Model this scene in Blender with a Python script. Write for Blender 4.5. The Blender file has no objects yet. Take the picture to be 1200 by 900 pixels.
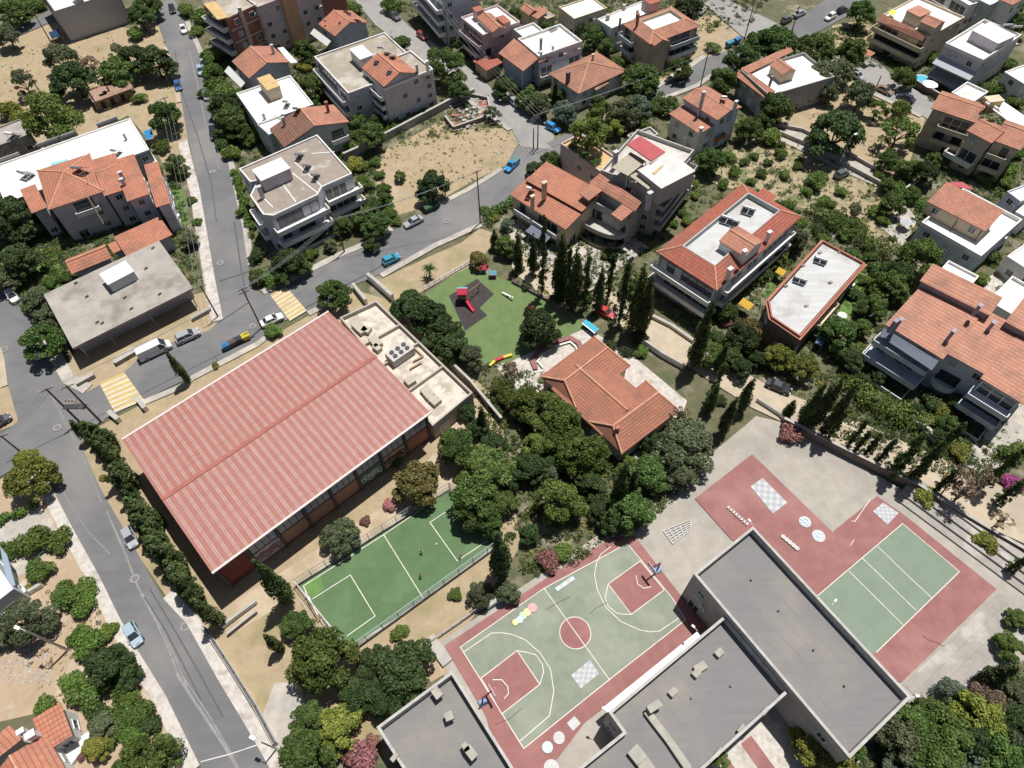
import bpy, math, random
import numpy as np
from mathutils import Vector, Matrix
sc = bpy.context.scene
COL = sc.collection
R_ = math.radians
# ------------------------------------------------------------------ camera, sky, sun, exposure
F, NX, NY, CAMH = 800.0, 615.0, 1005.0, 100.0      # focal length in photo pixels, nadir point, height above ground
_d = Vector((NX-600, -(NY-450), -F)).normalized()
_Z = -_d
_fw = Vector((0, 0, -1)); _Y = (_fw - _fw.dot(_Z)*_Z).normalized(); _X = _Y.cross(_Z)
ROT = Matrix((_X, _Y, _Z))
cam = bpy.data.cameras.new('camera'); camo = bpy.data.objects.new('camera', cam); COL.objects.link(camo)
camo.matrix_world = Matrix.Translation((0, 0, CAMH)) @ ROT.to_4x4()
cam.sensor_width = 36; cam.lens = F/1200*36; cam.clip_end = 5000; cam.clip_start = 1
sc.camera = camo
SUN = Vector((0.585*math.cos(R_(73)), 0.811*math.cos(R_(73)), math.sin(R_(73)))).normalized()
w = bpy.data.worlds.new('World'); sc.world = w; w.use_nodes = True
nt = w.node_tree; nt.nodes.clear()
sky = nt.nodes.new('ShaderNodeTexSky'); sky.sky_type = 'NISHITA'; sky.sun_disc = False
sky.sun_elevation = R_(73); sky.sun_rotation = math.atan2(SUN.x, SUN.y); sky.dust_density = 1.5
bg = nt.nodes.new('ShaderNodeBackground'); bg.inputs[1].default_value = 0.05
wo = nt.nodes.new('ShaderNodeOutputWorld'); nt.links.new(sky.outputs[0], bg.inputs[0]); nt.links.new(bg.outputs[0], wo.inputs[0])
sl = bpy.data.lights.new('sun', 'SUN'); sl.energy = 5.0; sl.angle = R_(0.53); sl.color = (1, .975, .94)
slo = bpy.data.objects.new('sun', sl); COL.objects.link(slo); slo.rotation_euler = SUN.to_track_quat('Z', 'Y').to_euler()
sc.view_settings.view_transform = 'Standard'; sc.view_settings.look = 'None'
sc.view_settings.gamma = 1; sc.view_settings.exposure = 0.13; sc.view_settings.use_curve_mapping = False
sc.cycles.max_bounces = 5; sc.cycles.diffuse_bounces = 3; sc.cycles.glossy_bounces = 2; sc.cycles.transparent_max_bounces = 8
# ------------------------------------------------------------------ where a spot of the ground (or of a level z) seen in the photo stands
def P(px, py, z=0.0):
    r = ROT @ Vector((px-600, -(py-450), -F)); t = (z-CAMH)/r.z
    return Vector((r.x*t, r.y*t, z))
def proj(p):
    c = ROT.transposed() @ (Vector(p)-Vector((0, 0, CAMH)))
    return Vector((600+F*c.x/-c.z, 450-F*c.y/-c.z))
def scale_at(px, py, z=0.0):                     # metres per photo pixel
    return (P(px, py, z)-Vector((0, 0, CAMH))).length/F
def height_of(base, top):
    b = P(*base); t = Vector(top)
    return min(((proj(b+Vector((0, 0, h*.1)))-t).length, h*.1) for h in range(5, 260))[1]
# ------------------------------------------------------------------ materials
MATS = {}
def mat(name, c1, c2=None, scale=1.0, rough=.85, detail=4, lo=.35, hi=.65, bump=0, spec=.3, metal=0, c3=None, s3=.15, t3=(.5, .62), stretch=None, coat=0):
    if name in MATS: return MATS[name]
    m = bpy.data.materials.new(name); m.use_nodes = True; MATS[name] = m
    n = m.node_tree.nodes; l = m.node_tree.links; b = n['Principled BSDF']
    b.inputs['Roughness'].default_value = rough; b.inputs['Specular IOR Level'].default_value = spec; b.inputs['Metallic'].default_value = metal
    if coat: b.inputs['Coat Weight'].default_value = coat; b.inputs['Coat Roughness'].default_value = .08
    b.inputs['Base Color'].default_value = (*c1, 1)
    if c2:
        g = n.new('ShaderNodeNewGeometry'); src = g.outputs['Position']
        if stretch:
            mp = n.new('ShaderNodeMapping'); mp.inputs['Scale'].default_value = stretch[1]; mp.inputs['Rotation'].default_value = (0, 0, stretch[0])
            l.new(src, mp.inputs[0]); src = mp.outputs[0]
        t = n.new('ShaderNodeTexNoise'); t.inputs['Scale'].default_value = scale; t.inputs['Detail'].default_value = detail; t.inputs['Roughness'].default_value = .68 if detail >= 8 else .5; l.new(src, t.inputs['Vector'])
        r = n.new('ShaderNodeValToRGB'); r.color_ramp.elements[0].position = lo; r.color_ramp.elements[1].position = hi
        r.color_ramp.elements[0].color = (*c1, 1); r.color_ramp.elements[1].color = (*c2, 1); l.new(t.outputs[0], r.inputs[0]); out = r.outputs[0]
        if c3:
            t2 = n.new('ShaderNodeTexNoise'); t2.inputs['Scale'].default_value = s3; t2.inputs['Detail'].default_value = 5; t2.inputs['Roughness'].default_value = .6; l.new(g.outputs['Position'], t2.inputs['Vector'])
            r2 = n.new('ShaderNodeMapRange'); r2.inputs[1].default_value = t3[0]; r2.inputs[2].default_value = t3[1]; l.new(t2.outputs[0], r2.inputs[0])
            mx = n.new('ShaderNodeMix'); mx.data_type = 'RGBA'; l.new(r2.outputs[0], mx.inputs[0]); l.new(out, mx.inputs[6]); mx.inputs[7].default_value = (*c3, 1); out = mx.outputs[2]
        l.new(out, b.inputs['Base Color'])
        if bump:
            bp = n.new('ShaderNodeBump'); bp.inputs['Strength'].default_value = bump; bp.inputs['Distance'].default_value = .1; l.new(t.outputs[0], bp.inputs['Height']); l.new(bp.outputs[0], b.inputs['Normal'])
    return m
def tile_mat(name, c1, c2, c3, pu=.5, pv=.62, strength=.8, dirt=(.2, .12, .09)):
    if name in MATS: return MATS[name]
    c1 = tuple(y+(x-y)*.5 for x, y in zip(c1, c2)); c3 = tuple(y+(x-y)*.5 for x, y in zip(c3, c2))
    m = bpy.data.materials.new(name); m.use_nodes = True; MATS[name] = m
    n = m.node_tree.nodes; l = m.node_tree.links; b = n['Principled BSDF']; b.inputs['Roughness'].default_value = .8; b.inputs['Specular IOR Level'].default_value = .25
    uv = n.new('ShaderNodeUVMap'); sp = n.new('ShaderNodeSeparateXYZ'); l.new(uv.outputs[0], sp.inputs[0])
    def math_(op, a, bb=None):
        k = n.new('ShaderNodeMath'); k.operation = op
        for i, x in enumerate((a, bb)):
            if x is None: continue
            if isinstance(x, (int, float)): k.inputs[i].default_value = x
            else: l.new(x, k.inputs[i])
        return k.outputs[0]
    u = math_('DIVIDE', sp.outputs[0], pu); v = math_('DIVIDE', sp.outputs[1], pv)
    cb = n.new('ShaderNodeCombineXYZ'); l.new(math_('FLOOR', u), cb.inputs[0]); l.new(math_('FLOOR', v), cb.inputs[1])
    wn = n.new('ShaderNodeTexWhiteNoise'); wn.noise_dimensions = '2D'; l.new(cb.outputs[0], wn.inputs['Vector'])
    rp = n.new('ShaderNodeValToRGB'); rp.color_ramp.elements[0].color = (*c1, 1); rp.color_ramp.elements[1].color = (*c3, 1)
    e = rp.color_ramp.elements.new(.5); e.color = (*c2, 1); l.new(wn.outputs[0], rp.inputs[0])
    g = n.new('ShaderNodeNewGeometry'); t2 = n.new('ShaderNodeTexNoise'); t2.inputs['Scale'].default_value = .35; t2.inputs['Detail'].default_value = 6; l.new(g.outputs['Position'], t2.inputs['Vector'])
    r2 = n.new('ShaderNodeMapRange'); r2.inputs[1].default_value = .46; r2.inputs[2].default_value = .74; r2.inputs[4].default_value = .62; l.new(t2.outputs[0], r2.inputs[0])
    mx = n.new('ShaderNodeMix'); mx.data_type = 'RGBA'; l.new(r2.outputs[0], mx.inputs[0]); l.new(rp.outputs[0], mx.inputs[6]); mx.inputs[7].default_value = (*dirt, 1)
    # mortar groove between tile rows
    fu = math_('FRACT', u); fv = math_('FRACT', v)
    gr = math_('GREATER_THAN', fv, .80)
    mg = n.new('ShaderNodeMix'); mg.data_type = 'RGBA'; l.new(math_('MULTIPLY', gr, .55), mg.inputs[0]); l.new(mx.outputs[2], mg.inputs[6]); mg.inputs[7].default_value = (*[x*.45 for x in c1], 1)
    l.new(mg.outputs[2], b.inputs['Base Color'])
    pr = math_('SINE', math_('MULTIPLY', fu, math.pi)); hgt = math_('ADD', math_('MULTIPLY', pr, .09), math_('MULTIPLY', fv, -.05))
    bp = n.new('ShaderNodeBump'); bp.inputs['Strength'].default_value = strength; bp.inputs['Distance'].default_value = 1; l.new(hgt, bp.inputs['Height']); l.new(bp.outputs[0], b.inputs['Normal'])
    return m
TERRA = tile_mat('terracotta tiles', (.36, .155, .098), (.42, .19, .125), (.48, .245, .17))
TERRA2 = tile_mat('old terracotta tiles', (.31, .145, .095), (.37, .18, .12), (.44, .24, .17))
REDT = tile_mat('red tiles', (.30, .085, .055), (.36, .115, .075), (.40, .15, .10))
BROWNT = tile_mat('weathered brown tiles', (.14, .075, .05), (.20, .10, .07), (.27, .16, .11))
RIDGE = mat('ridge mortar', (.62, .36, .24), (.52, .25, .15), 1)
def plaster(name, c, d=.82): return mat(name, c, tuple(x*d for x in c), .5, lo=.4, hi=.75, c3=tuple(x*.72 for x in c), s3=.35, t3=(.56, .75))
WHITE = plaster('white plaster', (.74, .72, .69)); CREAM = plaster('cream plaster', (.60, .50, .36)); PINK = plaster('pink plaster', (.58, .46, .44))
GREYB = plaster('blue grey plaster', (.50, .51, .56)); LILAC = plaster('lilac plaster', (.52, .48, .52)); BRICK = plaster('brick red plaster', (.36, .15, .11))
ORANGE = plaster('orange plaster', (.58, .33, .20)); GREYC = mat('bare concrete', (.36, .33, .30), (.27, .25, .23), .4, c3=(.19, .17, .16), s3=.2)
GREENGREY = plaster('green grey plaster', (.42, .45, .44)); STONE = mat('rubble stone', (.30, .24, .18), (.17, .13, .10), 2.2, bump=.6)
DARKRED = plaster('dark red cladding', (.20, .055, .05)); TANW = plaster('tan wall', (.45, .36, .26)); BROWNW = mat('brown retaining wall', (.20, .15, .13), (.15, .11, .10), .8)
CONC = mat('weathered roof concrete', (.38, .35, .31), (.29, .265, .235), .35, detail=8, c3=(.20, .18, .155), s3=.16, t3=(.50, .68))
TAUPE = mat('taupe screed roof', (.36, .31, .24), (.27, .235, .185), .5, detail=8, c3=(.42, .39, .34), s3=.2)
BROWNR = mat('brown stained screed roof', (.31, .265, .22), (.245, .205, .17), .45, detail=8, c3=(.43, .39, .34), s3=.3, t3=(.58, .66))
WHITER = mat('whitewashed roof', (.80, .78, .74), (.72, .69, .63), .4, detail=7, c3=(.60, .53, .43), s3=.13, t3=(.58, .72))
GREYR = mat('grey membrane roof', (.52, .52, .51), (.45, .445, .43), .5, detail=7, c3=(.38, .36, .33), s3=.15, stretch=(.7, (.3, 2.0, 1)))
BITU = mat('bitumen school roof', (.20, .193, .19), (.172, .166, .164), .9, detail=9, lo=.3, hi=.7, c3=(.30, .262, .205), s3=.055, t3=(.49, .72), stretch=(-.83, (.18, 1.6, 1)))
TANR = mat('tan roof', (.55, .38, .18), (.47, .32, .15), .7)
WHITEP = mat('white paint', (.80, .79, .76), (.72, .70, .66), .8)
METAL = mat('galvanised steel', (.45, .45, .46), rough=.4, metal=.8); DARKM = mat('dark steel', (.06, .06, .065), rough=.45)
GLASS = mat('window glass', (.035, .042, .05), rough=.12, spec=.6); PANEL = mat('solar collector glass', (.012, .014, .03), rough=.15, spec=.6)
FRAMEW = mat('white window frame', (.70, .69, .66)); SHUT = mat('roller shutter', (.42, .41, .39), (.37, .36, .34), 2)
WOODP = mat('wooden pole', (.14, .10, .075), (.10, .07, .05), 1.5)
ASPH = mat('asphalt', (.150, .148, .152), (.128, .126, .129), .45, detail=9, c3=(.195, .188, .18), s3=.06, t3=(.44, .66), bump=.12, stretch=(1.05, (.35, 1.6, 1)))
ASPHL = mat('pale worn asphalt', (.30, .285, .265), (.255, .243, .228), .5, detail=9, c3=(.22, .21, .20), s3=.09, t3=(.5, .7))
PAVE = mat('pavement slabs', (.40, .37, .33), (.33, .30, .265), .9, detail=7, c3=(.47, .42, .35), s3=.2)
STONEP = mat('pale crazy paving', (.54, .50, .45), (.42, .38, .34), 1.3, detail=4, c3=(.30, .26, .21), s3=.4, t3=(.52, .7))
TANP = mat('tan street paving', (.46, .385, .28), (.40, .33, .24), .6, detail=7, c3=(.36, .30, .23), s3=.12)
CONP = mat('schoolyard concrete', (.385, .35, .305), (.315, .285, .245), .5, detail=10, c3=(.27, .245, .215), s3=.1, t3=(.48, .72))
DRY = mat('dry grass', (.39, .305, .195), (.29, .225, .135), .55, detail=10, lo=.3, hi=.7, c3=(.235, .205, .10), s3=.12, t3=(.54, .72), bump=.3)
SOIL = mat('reddish bare soil', (.41, .305, .205), (.33, .245, .16), .4, detail=9, c3=(.50, .42, .32), s3=.2, t3=(.52, .66))
EARTH = mat('garden earth', (.145, .125, .075), (.07, .085, .035), .45, detail=9, c3=(.27, .235, .175), s3=.14, t3=(.55, .68), bump=.3)
LAWN = mat('lawn', (.115, .19, .045), (.085, .15, .035), .9, detail=8, bump=.2)
TURF = mat('artificial turf', (.10, .165, .075), (.075, .13, .058), .5, detail=10, lo=.3, hi=.7, c3=(.105, .175, .08), s3=.25)
TURFL = mat('bright worn turf', (.125, .23, .06), (.10, .185, .06), .5)
PTURF = mat('playground turf', (.135, .19, .07), (.105, .155, .055), .4, detail=8)
RUBBER = mat('dark rubber mat', (.052, .042, .042), (.043, .035, .035), 1)
COURTR = mat('red court paint', (.29, .132, .122), (.235, .105, .097), .5, detail=10, c3=(.36, .185, .165), s3=.12, t3=(.5, .75))
COURTG = mat('green court paint', (.235, .255, .20), (.185, .208, .158), .45, detail=10, c3=(.29, .305, .25), s3=.1, t3=(.46, .70))
COURTG2 = mat('green volleyball paint', (.20, .248, .188), (.172, .218, .162), .4, detail=9)
LINE = mat('white court line', (.70, .67, .58), (.58, .56, .48), 1.2)
YELL = mat('yellow crossing paint', (.52, .37, .13), (.44, .34, .16), .9, detail=6); WHITEL = mat('road white paint', (.62, .60, .55), (.48, .46, .43), .9)
# ------------------------------------------------------------------ mesh helper
class MB:
    def __init__(s): s.v = []; s.f = []; s.uv = []; s.m = []; s.smooth = []
    def poly(s, pts, m=0, uv=None, smooth=False):
        k = len(s.v); s.v += [tuple(p) for p in pts]; s.f.append(tuple(range(k, k+len(pts)))); s.m.append(m); s.smooth.append(smooth)
        s.uv.append(uv or [(0, 0)]*len(pts))
    def prism(s, poly, z0, z1, m=0, mtop=None, bottom=True):
        poly = ccw(poly); n = len(poly)
        for i in range(n):
            a, b = poly[i], poly[(i+1) % n]
            s.poly([(a[0], a[1], z0), (b[0], b[1], z0), (b[0], b[1], z1), (a[0], a[1], z1)], m)
        s.poly([(p[0], p[1], z1) for p in poly], m if mtop is None else mtop)
        if bottom: s.poly([(p[0], p[1], z0) for p in reversed(poly)], m)
    def ring(s, poly, wid, z0, z1, m=0):
        poly = ccw(poly); inn = inset(poly, wid); n = len(poly)
        for i in range(n):
            a, b, c, d = poly[i], poly[(i+1) % n], inn[(i+1) % n], inn[i]
            s.poly([(a[0], a[1], z0), (b[0], b[1], z0), (b[0], b[1], z1), (a[0], a[1], z1)], m)
            s.poly([(c[0], c[1], z0), (d[0], d[1], z0), (d[0], d[1], z1), (c[0], c[1], z1)], m)
            s.poly([(a[0], a[1], z1), (b[0], b[1], z1), (c[0], c[1], z1), (d[0], d[1], z1)], m)
            s.poly([(d[0], d[1], z0), (c[0], c[1], z0), (b[0], b[1], z0), (a[0], a[1], z0)], m)
    def box(s, c, size, rz=0, m=0):
        x, y, z = size[0]/2, size[1]/2, size[2]/2; co, si = math.cos(rz), math.sin(rz)
        q = [(c[0]+a*x*co-b*y*si, c[1]+a*x*si+b*y*co) for a, b in ((-1, -1), (1, -1), (1, 1), (-1, 1))]
        s.prism(q, c[2]-z, c[2]+z, m)
    def beam(s, p, q, wid, hgt, m=0):                # a level or sloping bar of rectangular section, p and q on its lower axis
        p, q = Vector(p), Vector(q); d = (q-p); n = Vector((-d.y, d.x, 0))
        n = n.normalized()*wid/2 if n.length > 1e-6 else Vector((wid/2, 0, 0)); u = Vector((0, 0, hgt)) if abs(d.normalized().z) < .9 else Vector((0, hgt, 0))
        a = [p-n, p+n, p+n+u, p-n+u]; b = [x+d for x in a]
        for i in range(4): s.poly([a[i], b[i], b[(i+1) % 4], a[(i+1) % 4]][::-1], m)
        s.poly(a, m); s.poly(b[::-1], m)
    def tube(s, p, q, r0, r1=None, n=8, m=0, cap=True):
        p, q = Vector(p), Vector(q); r1 = r0 if r1 is None else r1; d = (q-p).normalized()
        e = d.orthogonal().normalized(); g = d.cross(e)
        A = [p+(e*math.cos(t)+g*math.sin(t))*r0 for t in [2*math.pi*i/n for i in range(n)]]
        B = [q+(e*math.cos(t)+g*math.sin(t))*r1 for t in [2*math.pi*i/n for i in range(n)]]
        for i in range(n): s.poly([A[i], A[(i+1) % n], B[(i+1) % n], B[i]], m, smooth=True)
        if cap: s.poly(A[::-1], m); s.poly(B, m)
    def slab(s, pts, th=.16, m=0, mside=None, flip=False):
        pts = [Vector(p) for p in pts]; nrm = Vector((0, 0, 0))
        for i in range(1, len(pts)-1): nrm += (pts[i]-pts[0]).cross(pts[i+1]-pts[0])
        if nrm.z < 0: pts.reverse(); nrm = -nrm
        nrm.normalize(); u = Vector((0, 0, 1)).cross(nrm)
        u = u.normalized() if u.length > .02 else Vector((1, 0, 0)); v = nrm.cross(u)
        s.poly(pts, m, [(p.dot(u), p.dot(v)) for p in pts])
        low = [p-Vector((0, 0, th)) for p in pts]; ms = m if mside is None else mside
        s.poly(low[::-1], ms); n = len(pts)
        for i in range(n): s.poly([low[i], low[(i+1) % n], pts[(i+1) % n], pts[i]], ms)
    def build(s, name, mats, parent=None, loc=None):
        me = bpy.data.meshes.new(name); o0 = Vector((0, 0, 0))
        if parent is not None: o0 = world_loc(parent)
        elif loc is not None: o0 = Vector(loc)
        me.from_pydata([(x-o0.x, y-o0.y, z-o0.z) for x, y, z in s.v], [], s.f)
        if not isinstance(mats, (list, tuple)): mats = [mats]
        for mm in mats: me.materials.append(mm)
        me.polygons.foreach_set('material_index', s.m); me.polygons.foreach_set('use_smooth', s.smooth)
        ul = me.uv_layers.new(name='UVMap'); ul.data.foreach_set('uv', [c for f in s.uv for p in f for c in p])
        me.update(); o = bpy.data.objects.new(name, me); COL.objects.link(o)
        if parent is not None: o.parent = parent
        else: o.location = o0
        return o
def world_loc(o):
    v = Vector(o.location)
    while o.parent: o = o.parent; v = v+o.location
    return v
def area2(p): return sum(p[i-1][0]*p[i][1]-p[i][0]*p[i-1][1] for i in range(len(p)))
def ccw(p): p = list(p); return p if area2(p) > 0 else p[::-1]
def inset(poly, d):
    out = []; n = len(poly)
    for i in range(n):
        a, b, c = [Vector((q[0], q[1])) for q in (poly[i-1], poly[i], poly[(i+1) % n])]
        e, f = (b-a).normalized(), (c-b).normalized(); ne, nf = Vector((-e.y, e.x)), Vector((-f.y, f.x))
        k = 1+ne.dot(nf); q_ = b+(ne+nf)*(d/max(k, .35)); out.append(Vector((q_.x, q_.y, 0)))
    return out
def tag(o, label=None, cat=None, group=None, kind=None):
    if label: o['label'] = label
    if cat: o['category'] = cat
    if group: o['group'] = group
    if kind: o['kind'] = kind
    return o
def empty(name, loc, rz=0):
    o = bpy.data.objects.new(name, None); COL.objects.link(o); o.location = loc; o.rotation_euler.z = rz; o.empty_display_size = .5; return o
def copy_tree(o, parent=None):
    c = o.copy(); COL.objects.link(c)
    if parent is not None: c.parent = parent
    for ch in list(o.children): copy_tree(ch, c)
    return c
LANDMARKS = []
# ------------------------------------------------------------------ ground, roads, courts (sheets stacked by height)
def sheet(name, pts, z, m, kind='structure', label=None):
    mb = MB(); q = ccw([P(*p) for p in pts]); mb.poly([(p[0], p[1], z) for p in q]); o = mb.build(name, m, loc=(q[0][0], q[0][1], 0)); tag(o, label, None, None, kind); return o
g = MB(); S = 1500; g.poly([(-S, -S, 0), (S, -S, 0), (S, S, 0), (-S, S, 0)]); tag(g.build('ground', EARTH), kind='structure')
def strip(name, px, wid, z0, z1, m, side=1):       # a pavement or kerb laid along a road edge, wid metres wide on one side
    p = [P(*q) for q in px]; off = []
    for i in range(len(p)):
        d = (p[min(i+1, len(p)-1)]-p[max(i-1, 0)]).normalized(); off.append(p[i]+Vector((-d.y, d.x, 0))*wid*side)
    mb = MB()
    for i in range(len(p)-1):
        a, b, c, d = p[i], p[i+1], off[i+1], off[i]
        if area2([a, b, c, d]) < 0: a, b, c, d = d, c, b, a
        mb.prism([a, b, c, d], z0, z1)
    return tag(mb.build(name, m, loc=(p[0].x, p[0].y, 0)), kind='structure')
# -- plots
Z = [0.004]
def zone(name, pts, m): Z[0] += .004; return sheet(name, pts, Z[0], m)
zone('dry_lot', [(-60, 60), (60, 22), (152, 33), (190, 22), (208, 70), (218, 150), (226, 200), (190, 190), (175, 165), (150, 135), (30, 195), (-60, 200)], DRY)
zone('dry_lot', [(442, 182), (520, 140), (560, 150), (600, 150), (626, 178), (552, 213), (520, 232), (490, 245), (466, 252), (452, 215)], DRY)
zone('dry_lot', [(810, 22), (838, 18), (868, 42), (845, 66), (812, 88), (795, 100), (775, 112), (760, 100), (800, 60)], DRY)
zone('dry_lot', [(975, 30), (1020, 22), (1028, 62), (978, 68)], DRY)
zone('dry_lot', [(915, 125), (945, 85), (1000, 95), (1040, 112), (1085, 138), (1062, 200), (1040, 212), (915, 150)], DRY)
zone('orchard_ground', [(845, 185), (905, 150), (980, 182), (1055, 225), (1075, 240), (1045, 295), (945, 245), (905, 235), (835, 215)], mat('weedy dry garden soil', (.36, .295, .19), (.27, .22, .13), .6, detail=10, c3=(.15, .155, .065), s3=.22, t3=(.50, .62), bump=.3))
zone('yard_ground', [(440, 195), (470, 205), (462, 252), (445, 250)], SOIL)
zone('dry_verge', [(76, 432), (90, 408), (226, 346), (246, 340), (228, 272), (240, 268), (252, 325), (262, 374), (246, 388), (207, 399), (150, 436), (98, 463)], DRY)
zone('dry_verge', [(-40, 395), (4, 420), (10, 452), (23, 482), (20, 497), (-40, 520)], DRY)
zone('dry_lot', [(-40, 690), (60, 668), (120, 690), (170, 785), (200, 830), (225, 890), (238, 940), (60, 940), (40, 900), (70, 830), (-40, 855)], SOIL)
zone('front_garden', [(-30, 575), (40, 545), (110, 675), (88, 690), (-30, 735)], SOIL)
zone('courtyard', [(-30, 620), (25, 598), (50, 592), (70, 628), (50, 655), (30, 672), (-30, 690)], PAVE)
zone('gym_grounds', [(72, 520), (122, 497), (300, 405), (415, 340), (450, 350), (585, 470), (610, 640), (530, 760), (450, 860), (330, 900), (300, 860), (215, 728)], DRY)
zone('gym_path', [(300, 690), (470, 580), (505, 535), (548, 472), (572, 490), (540, 545), (525, 572), (350, 684), (320, 715), (270, 745), (245, 715)], mat('pale sandy ground', (.46, .37, .26), (.40, .32, .22), .4, detail=9, c3=(.36, .28, .18), s3=.2))
zone('bare_ground', [(300, 860), (322, 800), (348, 800), (365, 840), (330, 900)], PAVE)
zone('dry_verge', [(446, 328), (505, 300), (540, 285), (562, 268), (585, 275), (560, 310), (540, 318), (500, 340), (462, 355)], DRY)
zone('garden_paving', [(560, 400), (640, 400), (668, 380), (700, 392), (745, 420), (805, 470), (795, 500), (740, 545), (600, 455)], STONEP)
zone('playground_lawn', [(498, 345), (532, 322), (550, 313), (602, 332), (668, 366), (688, 384), (640, 405), (596, 425), (570, 428), (545, 410)], PTURF)
zone('rubber_mat', [(526, 347), (559, 327), (579, 345), (562, 361), (571, 370), (545, 388)], RUBBER)
zone('schoolyard', [(505, 760), (700, 628), (800, 560), (886, 488), (916, 495), (980, 528), (1075, 585), (1205, 668), (1260, 760), (1120, 850), (1080, 960), (700, 960), (600, 960)], CONP)
zone('school_paving', [(790, 900), (850, 850), (900, 815), (960, 880), (985, 905), (960, 960), (760, 960)], STONEP)
for q in ([(868, 872), (880, 862), (930, 930), (915, 940)], [(843, 890), (850, 884), (895, 950), (885, 955)]): zone('school_paving', q, COURTR)
zone('orange_yard', [(490, 760), (507, 750), (525, 788), (505, 800)], SOIL)
zone('park_ground', [(1050, 880), (1056, 835), (1100, 790), (1205, 775), (1300, 780), (1300, 960), (950, 960), (985, 900)], EARTH)
zone('villa_lawn', [(975, 380), (1006, 318), (1030, 330), (1012, 350), (985, 385), (960, 402)], LAWN)
zone('villa_lawn', [(893, 345), (905, 328), (916, 335), (898, 350)], LAWN)
zone('side_lawn', [(28, 320), (46, 270), (56, 282), (80, 325), (68, 338), (50, 342)], LAWN)
zone('side_lawn', [(192, 222), (214, 222), (222, 262), (206, 272)], LAWN)
zone('house_yard', [(690, 240), (760, 290), (700, 335), (600, 290), (590, 260)], PAVE)
zone('house_yard', [(1150, 330), (1175, 315), (1215, 345), (1205, 420), (1165, 380)], STONEP)
zone('house_yard', [(1030, 265), (1060, 240), (1075, 258), (1058, 290)], PAVE)
zone('pavement', [(600, 292), (640, 308), (690, 345), (655, 362), (600, 318)], TANP)
# -- streets
def road(pts, m=ASPH, name='street'): return zone(name, pts, m)
Z[0] = .16
road([(172, -4), (185, 27), (195, 55), (207, 82), (213, 120), (220, 160), (235, 225), (242, 267), (252, 325), (262, 375), (310, 347), (296, 338), (291, 312), (285, 270), (275, 225), (262, 165), (247, 120), (234, 65), (217, 27), (203, -4)])
road([(262, 372), (310, 345), (357, 324), (400, 302), (435, 287), (462, 271), (500, 250), (520, 240), (550, 225), (590, 200), (605, 172), (652, 172), (628, 212), (600, 237), (562, 262), (540, 272), (507, 287), (475, 305), (445, 322), (415, 335), (370, 361), (330, 378), (300, 402), (225, 442), (167, 470), (122, 492), (98, 462), (146, 437), (160, 424), (207, 399), (245, 388)])
road([(-30, 340), (20, 334), (45, 385), (58, 420), (75, 450), (100, 461), (124, 492), (95, 520), (118, 572), (192, 702), (220, 732), (255, 795), (297, 865), (322, 910), (345, 960), (262, 960), (235, 897), (195, 815), (162, 762), (140, 722), (117, 675), (82, 612), (42, 534), (0, 560), (-60, 580), (-60, 520), (5, 507), (22, 494), (10, 452), (6, 420), (-8, 380)])
road([(412, -4), (440, 30), (490, 68), (537, 95), (552, 118), (600, 152), (610, 172), (650, 176), (648, 150), (632, 136), (600, 118), (577, 105), (547, 77), (522, 60), (480, 32), (444, -4)], ASPHL)
road([(640, 168), (690, 150), (740, 128), (767, 107), (807, 82), (828, 68), (900, 45), (925, 30), (950, 12), (975, -6), (1018, -6), (1000, 15), (937, 50), (860, 92), (837, 90), (820, 102), (800, 110), (762, 124), (700, 158), (655, 182)])
road([(825, 5), (840, -5), (905, 25), (930, 40), (900, 62), (868, 42)], ASPHL)
road([(972, 66), (1020, 64), (1050, 94), (1094, 118), (1130, 150), (1110, 155), (1080, 136), (1025, 110), (1000, 93), (975, 78)], ASPHL)
road([(-40, 52), (10, 40), (60, 12), (66, 24), (15, 46), (-40, 75)])
road([(1180, 480), (1205, 462), (1215, 500), (1160, 560), (1122, 542)], PAVE, 'driveway')
road([(688, 352), (704, 330), (760, 372), (812, 398), (850, 425), (905, 455), (1000, 492), (1125, 548), (1205, 585), (1260, 615), (1260, 670), (1205, 640), (1107, 596), (1070, 572), (980, 527), (916, 495), (880, 478), (800, 426), (750, 400)], TANP, 'footpath')
road([(910, 153), (930, 150), (985, 180), (1056, 218), (1045, 228), (980, 198), (915, 166)], PAVE, 'footpath')
# pale worn streaks, patches and crossings
def line(name, px, wid, m, closed=False, zz=None):
    p = [P(*q) for q in px]
    if closed: p.append(p[0])
    if zz is None: Z[0] += .002; zz = Z[0]
    mb = MB()
    for i in range(len(p)):
        pass
    L, Rr = [], []
    for i in range(len(p)):
        a = p[i-1] if i > 0 else (p[-2] if closed else p[0]); b = p[i+1] if i < len(p)-1 else (p[1] if closed else p[-1])
        d1 = (p[i]-a).normalized() if (p[i]-a).length > 1e-5 else None; d2 = (b-p[i]).normalized() if (b-p[i]).length > 1e-5 else None
        d1 = d1 or d2; d2 = d2 or d1; n1 = Vector((-d1.y, d1.x, 0)); n2 = Vector((-d2.y, d2.x, 0)); k = max(.4, 1+n1.dot(n2)); o = (n1+n2)*(wid/2/k)
        L.append(p[i]+o); Rr.append(p[i]-o)
    for i in range(len(p)-1): mb.poly([(v.x, v.y, zz) for v in (Rr[i], Rr[i+1], L[i+1], L[i])])
    return tag(mb.build(name, m, loc=(p[0].x, p[0].y, 0)), kind='structure')
WORN = mat('worn pale asphalt streak', (.225, .215, .205), (.17, .166, .165), .8, detail=9)
WORN2 = mat('bright worn asphalt streak', (.28, .27, .255), (.18, .176, .172), .9, detail=9)
PATCH = mat('dark asphalt patch', (.105, .104, .107), (.09, .089, .092), .7)
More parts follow.
